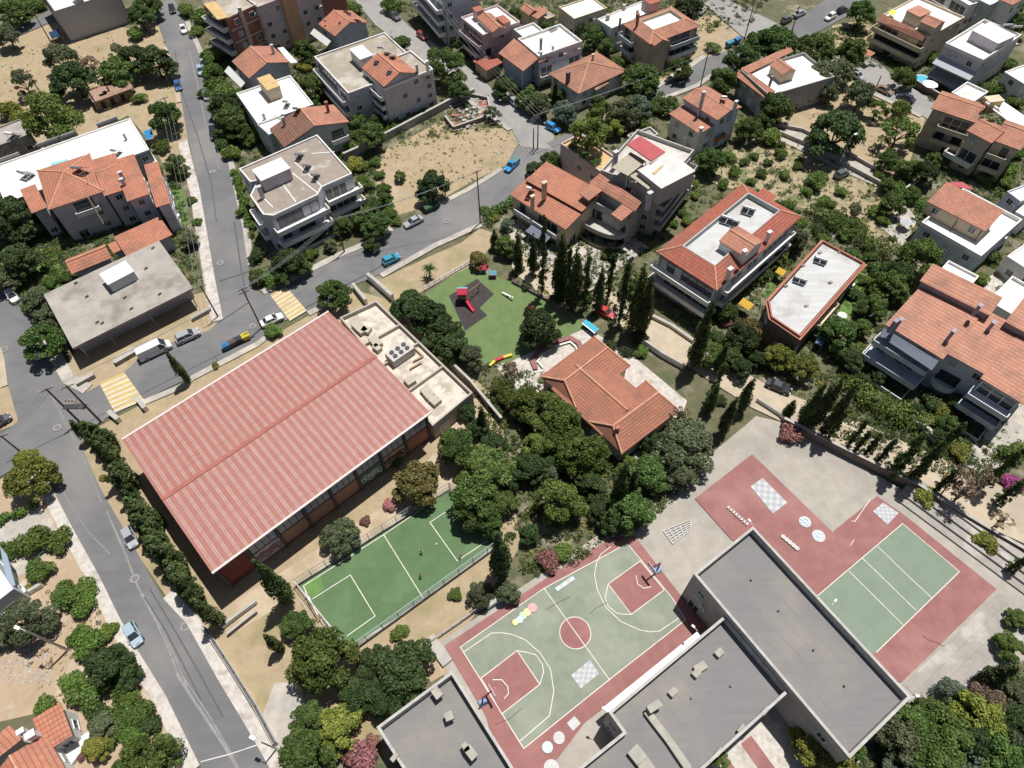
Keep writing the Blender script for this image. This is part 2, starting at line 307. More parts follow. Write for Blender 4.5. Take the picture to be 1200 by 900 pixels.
line('road_surface', [(126, 600), (150, 655), (162, 688), (182, 725), (200, 765), (212, 798), (222, 812)], .28, WORN2)
line('road_surface', [(164, 690), (186, 728), (206, 770), (220, 806)], .16, WORN2)
line('road_surface', [(170, 700), (196, 742), (216, 780), (236, 820)], .2, PATCH)
line('road_surface', [(176, 690), (206, 740), (232, 785), (262, 840)], .2, PATCH)
line('road_surface', [(208, 790), (226, 818), (242, 842), (262, 872), (282, 905)], .38, WORN2)
line('road_surface', [(214, 792), (232, 818), (250, 846), (270, 880), (280, 900)], .18, WORN2)
line('road_surface', [(65, 560), (82, 590), (105, 625), (130, 650)], .25, WORN)
line('road_surface', [(60, 462), (100, 540), (120, 590)], .35, WORN)
line('road_surface', [(255, 380), (292, 355)], .25, PATCH); line('road_surface', [(258, 330), (300, 316)], .25, PATCH)
line('road_surface', [(275, 260), (282, 310), (290, 352)], .3, PATCH); line('road_surface', [(340, 372), (400, 338), (470, 300)], .35, PATCH)
line('road_surface', [(236, 893), (270, 884), (312, 870)], .13, WHITEL)
line('road_surface', [(205, 60), (214, 110), (232, 160), (248, 215), (254, 260)], .25, PATCH); line('road_surface', [(222, 60), (232, 100), (240, 140), (258, 200)], .4, WORN)
MANH = mat('pale concrete ring', (.27, .262, .25), (.20, .195, .19), 2); IRON = mat('iron cover', (.16, .155, .15))
def manhole(x, y):
    c = P(x, y, Z[0]+.02); t = tag(empty('manhole_cover', c), None, 'manhole cover', 'manhole covers set in the streets')
    mb = MB(); mb.tube(c, c+Vector((0, 0, .006)), .75, n=20); mb.build('ring', MANH, t)
    mb = MB(); mb.tube(c+Vector((0, 0, .006)), c+Vector((0, 0, .012)), .42, n=16); mb.build('lid', IRON, t); return t
for x, y, lb in ((249, 201, 'round manhole cover in the long left street below the black parked car'), (258, 308, 'round manhole cover in the street beside the bare concrete roofed building'), (296, 382, 'round manhole cover at the mouth of the cross street by the yellow crossing'),
                 (524, 259, 'round manhole cover in the street near the green dumpster'), (67, 501, 'round manhole cover in the junction left of the gym corner'), (158, 678, 'round manhole cover in the street above the light blue car'), (217, 734, 'round manhole cover beside the pale pavement at the gym wall'), (5, 409, 'round manhole cover in the street at the far left by the white car')):
    manhole(x, y)['label'] = lb
def crossing(a, b, c, d, n, m, lab):               # a->b along the stripes, a->d across the street
    z = .262; mb = MB(); A, B, C, D = [P(*q) for q in (a, b, c, d)]
    for i in range(n):
        t0, t1 = i/n, (i+.55)/n
        mb.poly([(v.x, v.y, z) for v in (A.lerp(D, t0), B.lerp(C, t0), B.lerp(C, t1), A.lerp(D, t1))])
    return tag(mb.build('road_markings', m, loc=(A.x, A.y, 0)), kind='structure')
YB = mat('pale yellow crossing ground', (.58, .53, .41), (.48, .44, .34), .8)
for q in ([(317, 347), (335, 336), (360, 365), (340, 377)], [(117, 450), (146, 437), (170, 470), (135, 484)]):
    mb = MB(); mb.poly([(v.x, v.y, .258) for v in ccw([P(*k) for k in q])]); tag(mb.build('road_markings', YB, loc=(*P(*q[0])[:2], 0)), kind='structure')
crossing((317, 347), (335, 336), (360, 365), (340, 377), 8, YELL, ''); crossing((117, 450), (146, 437), (170, 470), (135, 484), 7, YELL, '')
# pavements with kerbs
def pave(px, wid, side, m=PAVE): strip('pavement', px, wid, 0, .30, m, side)
pave([(192, 702), (220, 732), (255, 795), (297, 865), (322, 910)], 1.7, 1, STONEP)
pave([(42, 534), (82, 612), (117, 675), (140, 722), (162, 762), (195, 815), (235, 897)], 1.7, -1, STONEP)
pave([(167, 470), (215, 450), (225, 441), (300, 402), (318, 388)], 1.2, -1, PAVE); pave([(360, 366), (370, 361), (415, 335)], 1.3, -1, PAVE)
pave([(445, 322), (475, 305), (507, 287), (540, 272), (562, 262)], 1.3, -1, PAVE)
pave([(310, 346), (357, 324), (400, 302), (435, 287), (462, 271)], 1.5, 1, PAVE); pave([(500, 250), (520, 240), (550, 225), (590, 200)], 1.2, 1, PAVE)
pave([(220, 165), (235, 225), (242, 267), (252, 325), (262, 375)], 2.2, -1, STONEP); pave([(195, 55), (207, 82), (213, 120)], 1.2, -1, TANP)
pave([(217, 27), (234, 65), (247, 120), (262, 165), (275, 225), (285, 270), (291, 312)], 1.3, 1, PAVE)
pave([(10, 452), (6, 420), (-8, 380)], 1.2, 1, TANP); pave([(45, 385), (58, 420), (75, 450), (98, 462)], 2.2, 1, PAVE)
pave([(837, 90), (820, 102), (800, 110), (762, 124)], 1.3, -1, PAVE); pave([(767, 107), (807, 82), (828, 68)], 1.5, 1, PAVE)
pave([(552, 118), (600, 152)], 1.2, -1, PAVE); pave([(577, 105), (600, 118), (632, 136)], 1.5, 1, PAVE)
pave([(1025, 110), (1080, 136)], 1.2, -1, PAVE)
# -- courts and pitch
Z[0] = .20
zone('football_field', [(349, 686), (527, 574), (588, 637), (412, 764)], TURF); zone('football_field', [(352, 688), (375, 673), (380, 690), (366, 702)], TURFL)
zone('sports_court', [(521, 757), (663, 663), (735, 620), (750, 637), (795, 695), (830, 735), (817, 745), (685, 847), (600, 960), (570, 840)], COURTR)
zone('sports_court', [(539.5, 758.8), (637.5, 690), (735, 637.5), (788, 702), (803, 727), (713.8, 796.8), (613.8, 877.5)], COURTG)
zone('sports_court', [(564, 795), (606, 763), (632.5, 802.5), (588, 837)], COURTR); zone('sports_court', [(712.5, 685), (750, 658), (778, 692), (739.5, 720.5)], COURTR)
zone('sports_court', [(814, 585), (881, 533), (975, 624), (1027, 582), (1060, 605), (1167, 691), (1056, 800), (1010, 790), (900, 700), (870, 640), (856, 632)], COURTR)
zone('sports_court', [(1056.8, 614.3), (1123.3, 670.5), (1026, 765), (1000, 780), (930, 722), (961, 696)], COURTG2)
def circ(cx, cy, rpx, n=40, a0=0, a1=360):
    c = P(cx, cy); r = rpx*scale_at(cx, cy); out = []
    for i in range(n+1 if a1-a0 < 360 else n):
        t = R_(a0+(a1-a0)*i/n); q = proj(c+Vector((r*math.cos(t), r*math.sin(t), 0))); out.append((q.x, q.y))
    return out
zone('sports_court', circ(674, 742, 17), COURTR)
Z[0] += .004
LW = .11
def cl(px, closed=False, w=LW): line('court_markings', px, w, LINE, closed)
cl([(539.5, 758.8), (637.5, 690), (735, 637.5), (788, 702), (803, 727), (713.8, 796.8), (613.8, 877.5)], True); cl([(637.5, 690), (713.8, 796.8)]); cl(circ(674, 742, 17), True)
cl([(564, 795), (606, 763), (632.5, 802.5), (588, 837)], True); cl([(712.5, 685), (750, 658), (778, 692), (739.5, 720.5)], True)
cl([(543, 765), (576, 742.5), (588, 742), (600, 744), (615, 750), (632.5, 765), (645, 785), (649, 810), (644, 839), (609, 869)])
cl([(716, 641), (704, 650), (699, 660), (696.5, 674), (700, 692), (710, 712.5), (727.5, 729), (750, 739), (762, 741), (772.5, 740), (795, 725)])
cl([(606, 763), (618, 765), (628, 768), (635.5, 779), (637, 788), (632.5, 802.5)]); cl([(712.5, 685), (709, 701), (712.5, 711), (722.5, 719), (730, 720.5), (739.5, 720.5)])
cl([(577, 797), (588, 797), (595, 805), (596, 813), (591, 819)]); cl([(745, 675), (747, 685), (754, 690), (763, 688)])
cl([(930, 722), (1056.8, 614.3), (1123.3, 670.5), (1026, 765)]); cl([(1027.5, 641), (1062.5, 675), (1090.5, 701)]); cl([(1010, 655), (1072.5, 716)]); cl([(994, 670), (1057.5, 733)])
cl([(996, 640), (1000, 633)], w=.1); cl([(997, 611), (1001, 612), (1019, 586)], w=.1)
# pitch lines
PW = .12
cl([(356, 687.5), (450, 627.5), (526, 576), (585, 637), (497.5, 703.8), (411, 760), (381, 735)], True, PW); cl([(450, 627.5), (497.5, 703.8)], w=PW)
cl([(366, 703), (411, 674.5), (440, 722.5), (407, 746)], w=PW); cl([(522, 601), (504, 613), (536, 658), (572, 634)], w=PW)
CRK = mat('dark paint crack', (.10, .075, .065))
for q in ([(1080, 745), (1088, 751), (1098, 754), (1106, 758)], [(690, 720), (700, 712), (712, 706)], [(580, 850), (598, 842), (612, 830)], [(640, 715), (655, 706), (668, 700)], [(905, 650), (918, 662), (926, 676)]): line('court_markings', q, .06, CRK)
# painted games on the ground
BLUEP = mat('pale blue paint', (.50, .60, .66)); WHP = mat('white game paint', (.56, .55, .53), (.42, .41, .40), 2.5, detail=8); GREYP = mat('grey game paint', (.36, .38, .40)); PINKP = mat('pink game paint', (.62, .33, .33)); YELP = mat('yellow game paint', (.66, .60, .30)); GRNP = mat('green game paint', (.45, .58, .40))
Z[0] += .004
def board(a, b, c, d, n, k, m1=WHP, m2=GREYP):
    A, B, C, D = [P(*q) for q in (a, b, c, d)]; Z[0] += .003; mb = MB()
    for i in range(n):
        for j in range(k):
            q = [A.lerp(B, u).lerp(D.lerp(C, u), v) for u, v in ((i/n, j/k), ((i+1)/n, j/k), ((i+1)/n, (j+1)/k), (i/n, (j+1)/k))]
            mb.poly([(x.x, x.y, Z[0]) for x in ccw(q)], (i+j) % 2)
    tag(mb.build('court_markings', [m1, m2], loc=(A.x, A.y, 0)), kind='structure')
board((669, 792), (691, 774), (702, 790), (680.5, 807.5), 6, 5); board((879, 571), (893, 561), (922, 590), (905, 603), 4, 8); board((1022, 600), (1034, 590), (1052, 602), (1039, 616), 6, 6)
board((664, 848), (673, 839.5), (680.5, 848), (671.5, 857), 2, 2, WHP, WHP)
for i in range(6): line('court_markings', [(777+i*6.4, 623-i*2.2), (788+i*4.2, 638-i*3.2)], .12, WHP)
for i in range(6): line('court_markings', [(777+i*2.2, 623+i*3), (809-i*0.0, 610+i*2.4) if i < 5 else (809, 622)], .12, WHP)
board((650, 690), (671, 676), (674, 679.5), (653, 694), 5, 1, BLUEP, WHP)
for x, y, r, m in ((958.5, 629, 8, WHP), (942.5, 612.5, 7.5, WHP), (655, 865, 7, WHP), (641.5, 876, 6.5, BLUEP), (646, 900, 9, WHP), (613, 722, 5, GRNP), (609, 727, 4.5, BLUEP), (604, 730, 4, YELP), (618, 718, 5, YELP), (624, 713, 6, PINKP)): zone('court_markings', circ(x, y, r*.86, 20), m)
for x, y in ((958.5, 629), (942.5, 612.5)):
    for a in range(8): zone('court_markings', circ(x+4.4*math.cos(a*math.pi/4), y+4.2*math.sin(a*math.pi/4), 1.5, 8), BLUEP)
    zone('court_markings', circ(x, y, 1.8, 10), BLUEP)
for i in range(5): zone('court_markings', circ(917+i*4, 630+i*3.4, 2.6, 8), WHP)
for i in range(8): line('court_markings', [(852+i*3.1, 595+i*2.75), (854+i*3.1, 596.8+i*2.75)], .5, WHP)
# playground paths
line('court_markings', [(628, 434), (624, 424), (630, 414), (655, 401), (668, 397), (678, 403), (681, 410)], .9, COURTR); line('court_markings', [(636, 432), (630, 425), (636, 417), (655, 406), (668, 402), (674, 407), (677, 413)], .35, LINE)
def stairs(p, q, n, rise, run, m, name='terrace_step', sgn=1):
    a, b = P(*p), P(*q); d = (b-a).normalized(); nn = Vector((-d.y, d.x, 0))*sgn
    mb = MB()
    for i in range(n):
        A, B = a+nn*run*i, b+nn*run*i; mb.prism([A, B, B+nn*run, A+nn*run], 0, rise*(i+1), 0)
    return mb.build(name, m, loc=a)
# ------------------------------------------------------------------ buildings
rng = random.Random(7)
CAMXY = Vector((0, 0, 0))
def unit_mesh(name, mb, mats):
    o = mb.build(name, mats); me = o.data; bpy.data.objects.remove(o); return me
def window_meshes(wd, ht):                          # sits on the plane y=0, outward is -y, centred in x, bottom at z=0
    f = MB(); t = .09
    f.box((-wd/2, -.04, ht/2), (t, .12, ht+t)); f.box((wd/2, -.04, ht/2), (t, .12, ht+t)); f.box((0, -.04, ht), (wd-t, .118, t)); f.box((0, -.05, 0), (wd+.2, .2, t)); f.box((0, -.03, ht/2), (.06, .09, ht-t))
    p = MB(); p.box((0, -.015, ht/2), (wd-t, .04, ht-t))
    return unit_mesh('window', f, FRAMEW), unit_mesh('pane', p, GLASS)
WIN = window_meshes(1.3, 1.25); DOOR = window_meshes(1.9, 2.15)
AC_ = MB(); AC_.box((0, 0, .3), (.85, .34, .58)); AC_.tube((0, -.18, .3), (0, -.172, .3), .2, n=10, m=1); ACM = unit_mesh('air_conditioner', AC_, [FRAMEW, DARKM])
SH = MB(); SH.box((0, -.03, .62), (1.3, .08, 1.25)); SHM = unit_mesh('shutter', SH, SHUT)
SHD = MB(); SHD.box((0, -.03, 1.07), (1.9, .08, 2.15)); SHDM = unit_mesh('shutter', SHD, SHUT)
def rect(A, B, C, z):
    a, b, c = P(*A, z), P(*B, z), P(*C, z); u = (b-a).normalized(); v = Vector((-u.y, u.x, 0)); d = (c-b).dot(v)
    if len(A) == 3: pass
    return [a, b, b+v*d, a+v*d]
class House:
    def __init__(s, name, label, cat, at, short=None, group=None):
        s.t = tag(empty(name, P(*at)), label, cat, group); s.nwin = 0; s.at = at
        if short: LANDMARKS.append((short, at))
    # walls with openings on the sides that can be seen from the air in front
    def walls(s, foot, z0, z1, m, storeys=None, win=True, bal=(), name='wall', skip=(), door=.35, step=3.3):
        mb = MB(); mb.prism(foot, z0, z1); o = mb.build(name, m, s.t)
        n = len(foot); cx = sum(p.x for p in foot)/n; cy = sum(p.y for p in foot)/n
        st = storeys or max(1, round((z1-z0)/3.1)); fh = (z1-z0)/st
        balset = {}
        for e, lv, *_ in bal:
            for k in lv: balset[(e, k)] = 1
        for e in range(n):
            a, b = foot[e], foot[(e+1) % n]; d = b-a; L = d.length
            if L < 1.6: continue
            d = d.normalized(); nr = Vector((d.y, -d.x, 0))
            if (Vector((cx, cy, 0))-a).dot(nr) > 0: nr = -nr
            mid = (a+b)/2
            if (CAMXY-mid).normalized().dot(nr) < .04 or not win or e in skip: continue
            for k in range(st):
                zf = z0+k*fh; cnt = max(1, int(L/step)) if L > 2 else 0
                for i in range(cnt):
                    if s.nwin > 42 or rng.random() < .12 or (e, k) in balset: continue
                    p = a+d*(L*(i+.5)/cnt)+nr*.003; isd = (e, k) in balset and rng.random() < .8 or (k == 0 and rng.random() < .2)
                    fm, pm = DOOR if isd else WIN
                    zz = zf+(.12 if isd else 1.0); rz = math.atan2(nr.x, -nr.y)
                    if zz+(2.3 if isd else 1.35) > z1-.1: zz = z1-(2.4 if isd else 1.5)
                    if zz < z0+.05: continue
                    w_ = bpy.data.objects.new('window', fm); COL.objects.link(w_); w_.parent = s.t; w_.location = p+Vector((0, 0, zz))-Vector(s.t.location); w_.rotation_euler.z = rz
                    shut = rng.random() < .33
                    if rng.random() < .13 and not isd:
                        ac = bpy.data.objects.new('air_conditioner', ACM); COL.objects.link(ac); ac.parent = s.t; ac.location = p+d*1.15+nr*.2+Vector((0, 0, zz+.1))-Vector(s.t.location); ac.rotation_euler.z = rz
                    q = bpy.data.objects.new('shutter' if shut else 'pane', (SHDM if isd else SHM) if shut else pm); COL.objects.link(q); q.parent = w_; s.nwin += 1
        for spec in bal:
            a, b = foot[spec[0]], foot[(spec[0]+1) % n]; d = (b-a); nr = Vector((d.y, -d.x, 0)).normalized(); u = d.normalized()
            if (Vector((cx, cy, 0))-a).dot(nr) > 0: nr = -nr
            t0, t1 = max(spec[2], 0)+.04, min(spec[3], 1)-.04
            if (CAMXY-(a+b)/2).normalized().dot(nr) < .04 or (t1-t0)*d.length < 2.5: continue
            for kk in spec[1]:                        # sliding doors as a wide dark glass band, standing in for deep balcony shade
                p, q = a+d*t0+nr*.004, a+d*t1+nr*.004; zb = z0+kk*fh+.1; zt = min(zb+2.3, z1-.25); nb = max(2, int((q-p).length/1.6)); fm = MB(); pm_ = MB()
                for i in range(nb+1): c = p.lerp(q, i/nb); fm.box((c.x+nr.x*.03, c.y+nr.y*.03, (zb+zt)/2), (.1, .1, zt-zb), math.atan2(u.y, u.x))
                fm.beam(p+nr*.03+Vector((0, 0, zt)), q+nr*.03+Vector((0, 0, zt)), .1, .09); o_ = fm.build('shade_sliding_door', FRAMEW if rng.random() < .6 else DARKM, s.t)
                for i in range(nb):
                    c0, c1 = p.lerp(q, i/nb)+u*.05, p.lerp(q, (i+1)/nb)-u*.05
                    if rng.random() < .22: continue
                    pm_.prism([c0, c1, c1+nr*.03, c0+nr*.03], zb, zt)
                if pm_.v: pm_.build('pane', GLASS, o_)
        for spec in bal:
            e, lv, t0, t1, dep = spec[:5]; bm_ = spec[5] if len(spec) > 5 else WHITE; style = spec[6] if len(spec) > 6 else 'solid'
            a, b = foot[e], foot[(e+1) % n]; d = (b-a); nr = Vector((d.y, -d.x, 0)).normalized()
            if (Vector((cx, cy, 0))-a).dot(nr) > 0: nr = -nr
            for k in lv:
                z = z0+k*fh-.05; p, q = a+d*t0, a+d*t1; base = [p+nr*.002, q+nr*.002, q+nr*dep, p+nr*dep]
                if style == 'curve':
                    base = [p+nr*.002, q+nr*.002]; mid = (p+q)/2; hw = (q-p)/2
                    for i in range(15):
                        t = math.pi*i/14; base.append(mid+hw*math.cos(t)+nr*(dep*math.sin(t)**.6+.003))
                mb = MB(); mb.prism(base, z-.2, z); o = mb.build('balcony', bm_, s.t)
                r = MB()
                if style == 'rail':
                    for i in range(3): r.beam(base[3]+Vector((0, 0, z+.3+.3*i)), base[2]+Vector((0, 0, z+.3+.3*i)), .05, .05)
                    m_ = int((q-p).length/1.2)+1
                    for i in range(m_+1): r.box(base[3].lerp(base[2], i/m_)+Vector((0, 0, z+.5)), (.05, .05, 1))
                    r.build('railing', DARKM, o)
                else:
                    pts = base[1:]+[base[0]] if style != 'curve' else base[1:]
                    if style == 'curve': pts = base[2:]
                    for i in range(len(pts)-1): r.beam(pts[i]+Vector((0, 0, z)), pts[i+1]+Vector((0, 0, z)), .16, .95)
                    r.build('parapet', bm_, o)
        return o
    def flat(s, A, B, C, z, wall=WHITE, roof=CONC, z0=0, par=.55, poly=None, pm=None, deep=None, **k):
        foot = [P(*q, z) for q in poly] if poly else rect(A, B, C, z); zs = z-par
        fl = [Vector((p.x, p.y, 0)) for p in foot]
        s.walls(fl, z0, zs-.02, wall, **k)
        mb = MB(); mb.prism(inset(ccw(fl), .3), zs-.019, zs+.02); rf = mb.build('roof', roof, s.t)
        mb = MB(); mb.ring(fl, .27, zs-.015, z); mb.build('parapet', pm or wall, s.t); return fl
    def pitched(s, kind, A, B, C, z, h, wall=WHITE, tile=TERRA, tile2=None, axis=0, z0=0, over=.45, z_b=None, hipin=None, ridge=True, **k):
        r = rect(A, B, C, z)
        r = [Vector((p.x, p.y, z)) for p in r]
        if axis: r = r[1:]+r[:1]
        up = Vector((0, 0, h)); a, b, c, d = r; W = (c-b).length; L = (b-a).length
        cen = (a+c)/2; foot = [Vector((p.x, p.y, 0)) for p in inset(ccw([a, b, c, d]), over)]
        same = area2([a, b, c, d]) > 0
        if not same: foot = foot[::-1]
        # keep wall order A->B->C->D
        if kind == 'mono':
            zt = z-.25
            s.walls(foot, z0, zt, wall, **k)
            mb = MB(); fa, fb, fc, fd = foot; s1 = h*over/W
            for q in ([(fc, zt), (fd, zt), (fd, z-.17+h-s1), (fc, z-.17+h-s1)], [(fb, zt), (fc, zt), (fc, z-.17+h-s1), (fb, z-.17+s1)], [(fd, zt), (fa, zt), (fa, z-.17+s1), (fd, z-.17+h-s1)]):
                mb.poly([(p.x, p.y, zz) for p, zz in q])
            mb.build('gable_wall', wall, s.t)
            mb = MB(); mb.slab([a, b, c+up, d+up]); return mb.build('roof', [tile], s.t)
        e0, e1 = (a+d)/2+up, (b+c)/2+up
        if kind == 'hip':
            ins = min(W/2, L/2-.05) if hipin is None else hipin; dv = (b-a).normalized(); e0 += dv*ins; e1 -= dv*ins
        s.walls(foot, z0, z-.22, wall, **k)
        mb = MB(); tm = [tile, tile2 or tile, RIDGE]
        mb.slab([a, b, e1, e0], m=0); mb.slab([c, d, e0, e1], m=1)
        if kind == 'hip': mb.slab([b, c, e1], m=0); mb.slab([d, a, e0], m=0)
        else:
            g_ = MB(); sl_ = over*h/(W/2)
            for p, q, e in ((foot[1], foot[2], (foot[1]+foot[2])/2), (foot[3], foot[0], (foot[3]+foot[0])/2)):
                t = z-.2; g_.poly([(p.x, p.y, t-.03), (q.x, q.y, t-.03), (q.x, q.y, t+sl_), (e.x, e.y, t+h-.02), (p.x, p.y, t+sl_)])
            g_.build('gable_wall', wall, s.t)
        if ridge:
            rl = [(e0, e1)]+([(a, e0), (d, e0), (b, e1), (c, e1)] if kind == 'hip' else [])
            for p, q in rl: mb.tube(p+Vector((0, 0, .02)), q+Vector((0, 0, .02)), .15, n=6, m=2)
        return mb.build('roof', tm, s.t)
    def skirt(s, A, B, C, z, wdt, h, wall=WHITE, tile=TERRA, roof=GREYR, z0=0, over=.5, drop=.7, sides=(0, 1, 2, 3), **k):
        r = rect(A, B, C, z); neg = area2(r) < 0; r = ccw(r); foot = [Vector((p.x, p.y, 0)) for p in inset(r, over)]
        if neg: k['bal'] = [((2, 1, 0, 3)[q[0]],)+tuple(q[1:]) for q in k.get('bal', ())]
        s.walls(foot, z0, z-.2, wall, **k); inn = inset(r, wdt); mb = MB()
        for i in range(4):
            a, b, c, d = r[i], r[(i+1) % 4], inn[(i+1) % 4], inn[i]
            mb.slab([(a.x, a.y, z), (b.x, b.y, z), (c.x, c.y, z+h), (d.x, d.y, z+h)]); mb.tube((a.x, a.y, z+.02), (d.x, d.y, z+h+.02), .14, n=6, m=1)
        o = mb.build('roof', [tile, RIDGE], s.t)
        mb = MB(); mb.ring(inn, .22, z+h-drop-.1, z+h+.06); mb.build('parapet', wall, s.t)
        mb = MB(); mb.prism(inset(inn, .2), z-.19, z+h-drop); mb.build('roof_terrace', roof, s.t)
    def box(s, name, A, B, C, z1, z0, wall=WHITE, roof=None, m2=None, cap=.12):
        f = rect(A, B, C, z1); f = [Vector((p.x, p.y, 0)) for p in f]; mb = MB(); mb.prism(inset(ccw(f), .12), z0, z1-cap); o = mb.build(name, wall, s.t)
        mb = MB(); mb.prism(f, z1-cap+.003, z1); mb.build('roof', roof or wall, o); return o
    def slab(s, name, pts, z, th, m): mb = MB(); mb.prism([P(*q, z) for q in pts], z-th, z); return mb.build(name, m, s.t)
    def canopy(s, name, pts, m, th=.08):             # each corner carries its own height
        mb = MB(); mb.slab([P(x, y, z) for x, y, z in pts], th); return mb.build(name, m, s.t)
    def posts(s, pts, z0, m=WHITE, name='post'):
        for x, y, z in pts: q = P(x, y, z); mb = MB(); mb.box((q.x, q.y, (z+z0)/2), (.16, .16, z-z0-.1)); mb.build(name, m, s.t)
    def chimney(s, x, y, z0, z1, m=WHITE, w=.8):
        q = P(x, y, z1); mb = MB(); mb.box((q.x, q.y, (z0+z1)/2), (w, w*.7, z1-z0), .6); o = mb.build('chimney', m, s.t)
        mb = MB(); mb.box((q.x, q.y, z1+.12), (w+.2, w*.7+.2, .1), .6); mb.box((q.x, q.y, z1+.035), (w*.6, w*.45, .07), .6); mb.build('chimney_cap', m, o)
    def solar(s, x, y, z, n=2, rz=0.0, tankm=METAL):
        q = P(x, y, z); a = math.atan2(SUN.y, SUN.x)+rz; d = Vector((math.cos(a), math.sin(a), 0)); e = Vector((-d.y, d.x, 0))
        mb = MB(); hw = n*.6
        for t in (-hw, hw): mb.beam(q+e*t-d*.8+Vector((0, 0, .03)), q+e*t-d*.8+Vector((0, 0, 1.45)), .06, .06); mb.beam(q+e*t-d*.8+Vector((0, 0, 1.4)), q+e*t+d*.9+Vector((0, 0, .1)), .06, .06)
        o = mb.build('solar_heater', METAL, s.t)
        for i in range(n):
            c = e*((i-(n-1)/2)*1.2); mb = MB(); lo, hi = q+c+d*.9+Vector((0, 0, .2)), q+c-d*.7+Vector((0, 0, 1.35))
            mb.slab([lo-e*.55, lo+e*.55, hi+e*.55, hi-e*.55], .1); mb.build('collector_panel', PANEL, o)
        mb = MB(); t = q-d*1.0+Vector((0, 0, 1.55)); mb.tube(t-e*(hw*.9), t+e*(hw*.9), .3, n=12); mb.build('water_tank', tankm, o)
    def antenna(s, x, y, z0, h=2.6):
        q = P(x, y, z0); mb = MB(); mb.tube(q, q+Vector((0, 0, h)), .035, n=5)
        for i in range(3): mb.tube(q+Vector((-.5+.1*i, -.3, h-.25*i)), q+Vector((.5-.1*i, .3, h-.25*i)), .02, n=4)
        mb.build('antenna', METAL, s.t)
    def awning(s, a, b, dep, z, drop, m):           # cloth awning hung from the wall between two points of its upper edge
        A, B = P(*a, z), P(*b, z); d = (B-A).normalized(); n = Vector((d.y, -d.x, 0))
        if (CAMXY-A).dot(n) < 0: n = -n
        mb = MB(); mb.slab([A+n*.03, B+n*.03, B+n*dep-Vector((0, 0, drop)), A+n*dep-Vector((0, 0, drop))], .04); mb.build('awning', m, s.t)
AWN = mat('grey awning cloth', (.40, .41, .43)); AWNW = mat('white awning cloth', (.62, .61, .58)); CANR = mat('red metal sheet roof', (.42, .10, .11), (.36, .085, .09), .8); CANB = mat('beige reed canopy', (.40, .36, .28), (.33, .295, .225), 2)

# --- school: three flat bitumen roofs
def school(label, poly, z, cat='school building', short=None, win=True):
    h = House('school_building', label, cat, poly[0], short); f = [P(*q, z) for q in poly]; fl = [Vector((p.x, p.y, 0)) for p in f]
    h.walls(fl, 0, z-1.55, mat('grey school wall', (.38, .36, .34), (.33, .31, .295), .6), storeys=max(1, round(z/3.6)), win=win, step=4.2)
    mb = MB(); mb.prism(inset(ccw(fl), .3), z-1.549, z-1.45); mb.build('roof', BITU, h.t)
    inn = inset(ccw(fl), .4); a_, b_2 = fl[0], fl[1]; u_ = (b_2-a_).normalized(); sm = MB(); xs = [Vector((p.x, p.y, 0)).dot(u_) for p in inn]; pv = Vector((-u_.y, u_.x, 0)); k_ = min(xs)+1.6
    while k_ < max(xs)-1:                             # lapped membrane sheets
        hit = []
        for i_ in range(len(inn)):
            p_, q_ = inn[i_], inn[(i_+1) % len(inn)]; d0, d1 = p_.dot(u_)-k_, q_.dot(u_)-k_
            if d0*d1 < 0: hit.append((p_+(q_-p_)*(d0/(d0-d1))).dot(pv))
        hit.sort()
        for i_ in range(0, len(hit)-1, 2): sm.beam(u_*k_+pv*(hit[i_]+.1)+Vector((0, 0, z-1.449)), u_*k_+pv*(hit[i_+1]-.1)+Vector((0, 0, z-1.449)), .10, .012)
        k_ += 1.9
    sm.build('membrane_seam', mat('bitumen seam', (.18, .175, .175), (.215, .207, .207), .5), h.t)
    mb = MB(); mb.ring(fl, .36, z-1.547, z); mb.build('parapet', mat('pale concrete coping', (.45, .43, .40), (.36, .34, .31), .9), h.t)
    return h
KERBM = mat('concrete upstand', (.38, .36, .30), (.31, .29, .25), .9)
hA = school('long grey flat roofed school block beside the red and green volleyball court', [(882.5, 616.5), (813, 672.5), (903, 779), (996, 889), (1068.5, 817)], 9.2, short='long grey school block')
for x, y in ((912, 716), (880, 680), (989, 804), (953, 762), (1000, 757)):
    q = P(x, y, 7.75); mb = MB(); mb.tube(q, q+Vector((0, 0, .35)), .14, n=8); mb.build('roof_vent', DARKM, hA.t)
hB = school('wide middle grey school roof with long concrete upstands', [(850, 720.5), (713, 834.5), (730, 858), (640, 930), (700, 1010), (815, 910), (926, 809.5)], 8.0, short='middle grey school block')
def upstand(h, pts, z, hh, w_=.9):
    p = [P(*q, z) for q in pts]; mb = MB()
    for i in range(len(p)-1): mb.beam(p[i], p[i+1], w_, hh)
    mb.build('upstand', KERBM, h.t)
for q in ([(759, 833), (773, 824)], ): upstand(hB, q, 7.6, .7)
upstand(hB, [(757, 834), (766, 846), (783, 868), (806, 902)], 6.55, .75); upstand(hB, [(740, 878), (752, 893), (762, 908)], 6.55, .9, 1.6)
for x, y in ((842, 766), (788, 812)): upstand(hB, [(x-3, y-3), (x+2.5, y+3)], 6.55, .7, 1.1)
upstand(hB, [(812, 787), (818, 793)], 6.55, .7, 1.0); upstand(hB, [(814, 787), (826, 779)], 6.55, .65, 1.0)
for x, y in ((865, 853), (839, 880), (893, 832)): upstand(hB, [(x, y), (x+4, y+4)], 6.55, .8, 1.1)
for x, y in ((856, 804), (810, 818)):
    q = P(x, y, 6.55); mb = MB(); mb.tube(q, q+Vector((0, 0, .3)), .16, n=8); mb.build('roof_vent', DARKM, hB.t)
hB.slab('cornice', [(817, 740), (713, 824), (707, 829), (711, 835), (716, 833), (822, 747)], 4.2, .35, WHITEP)
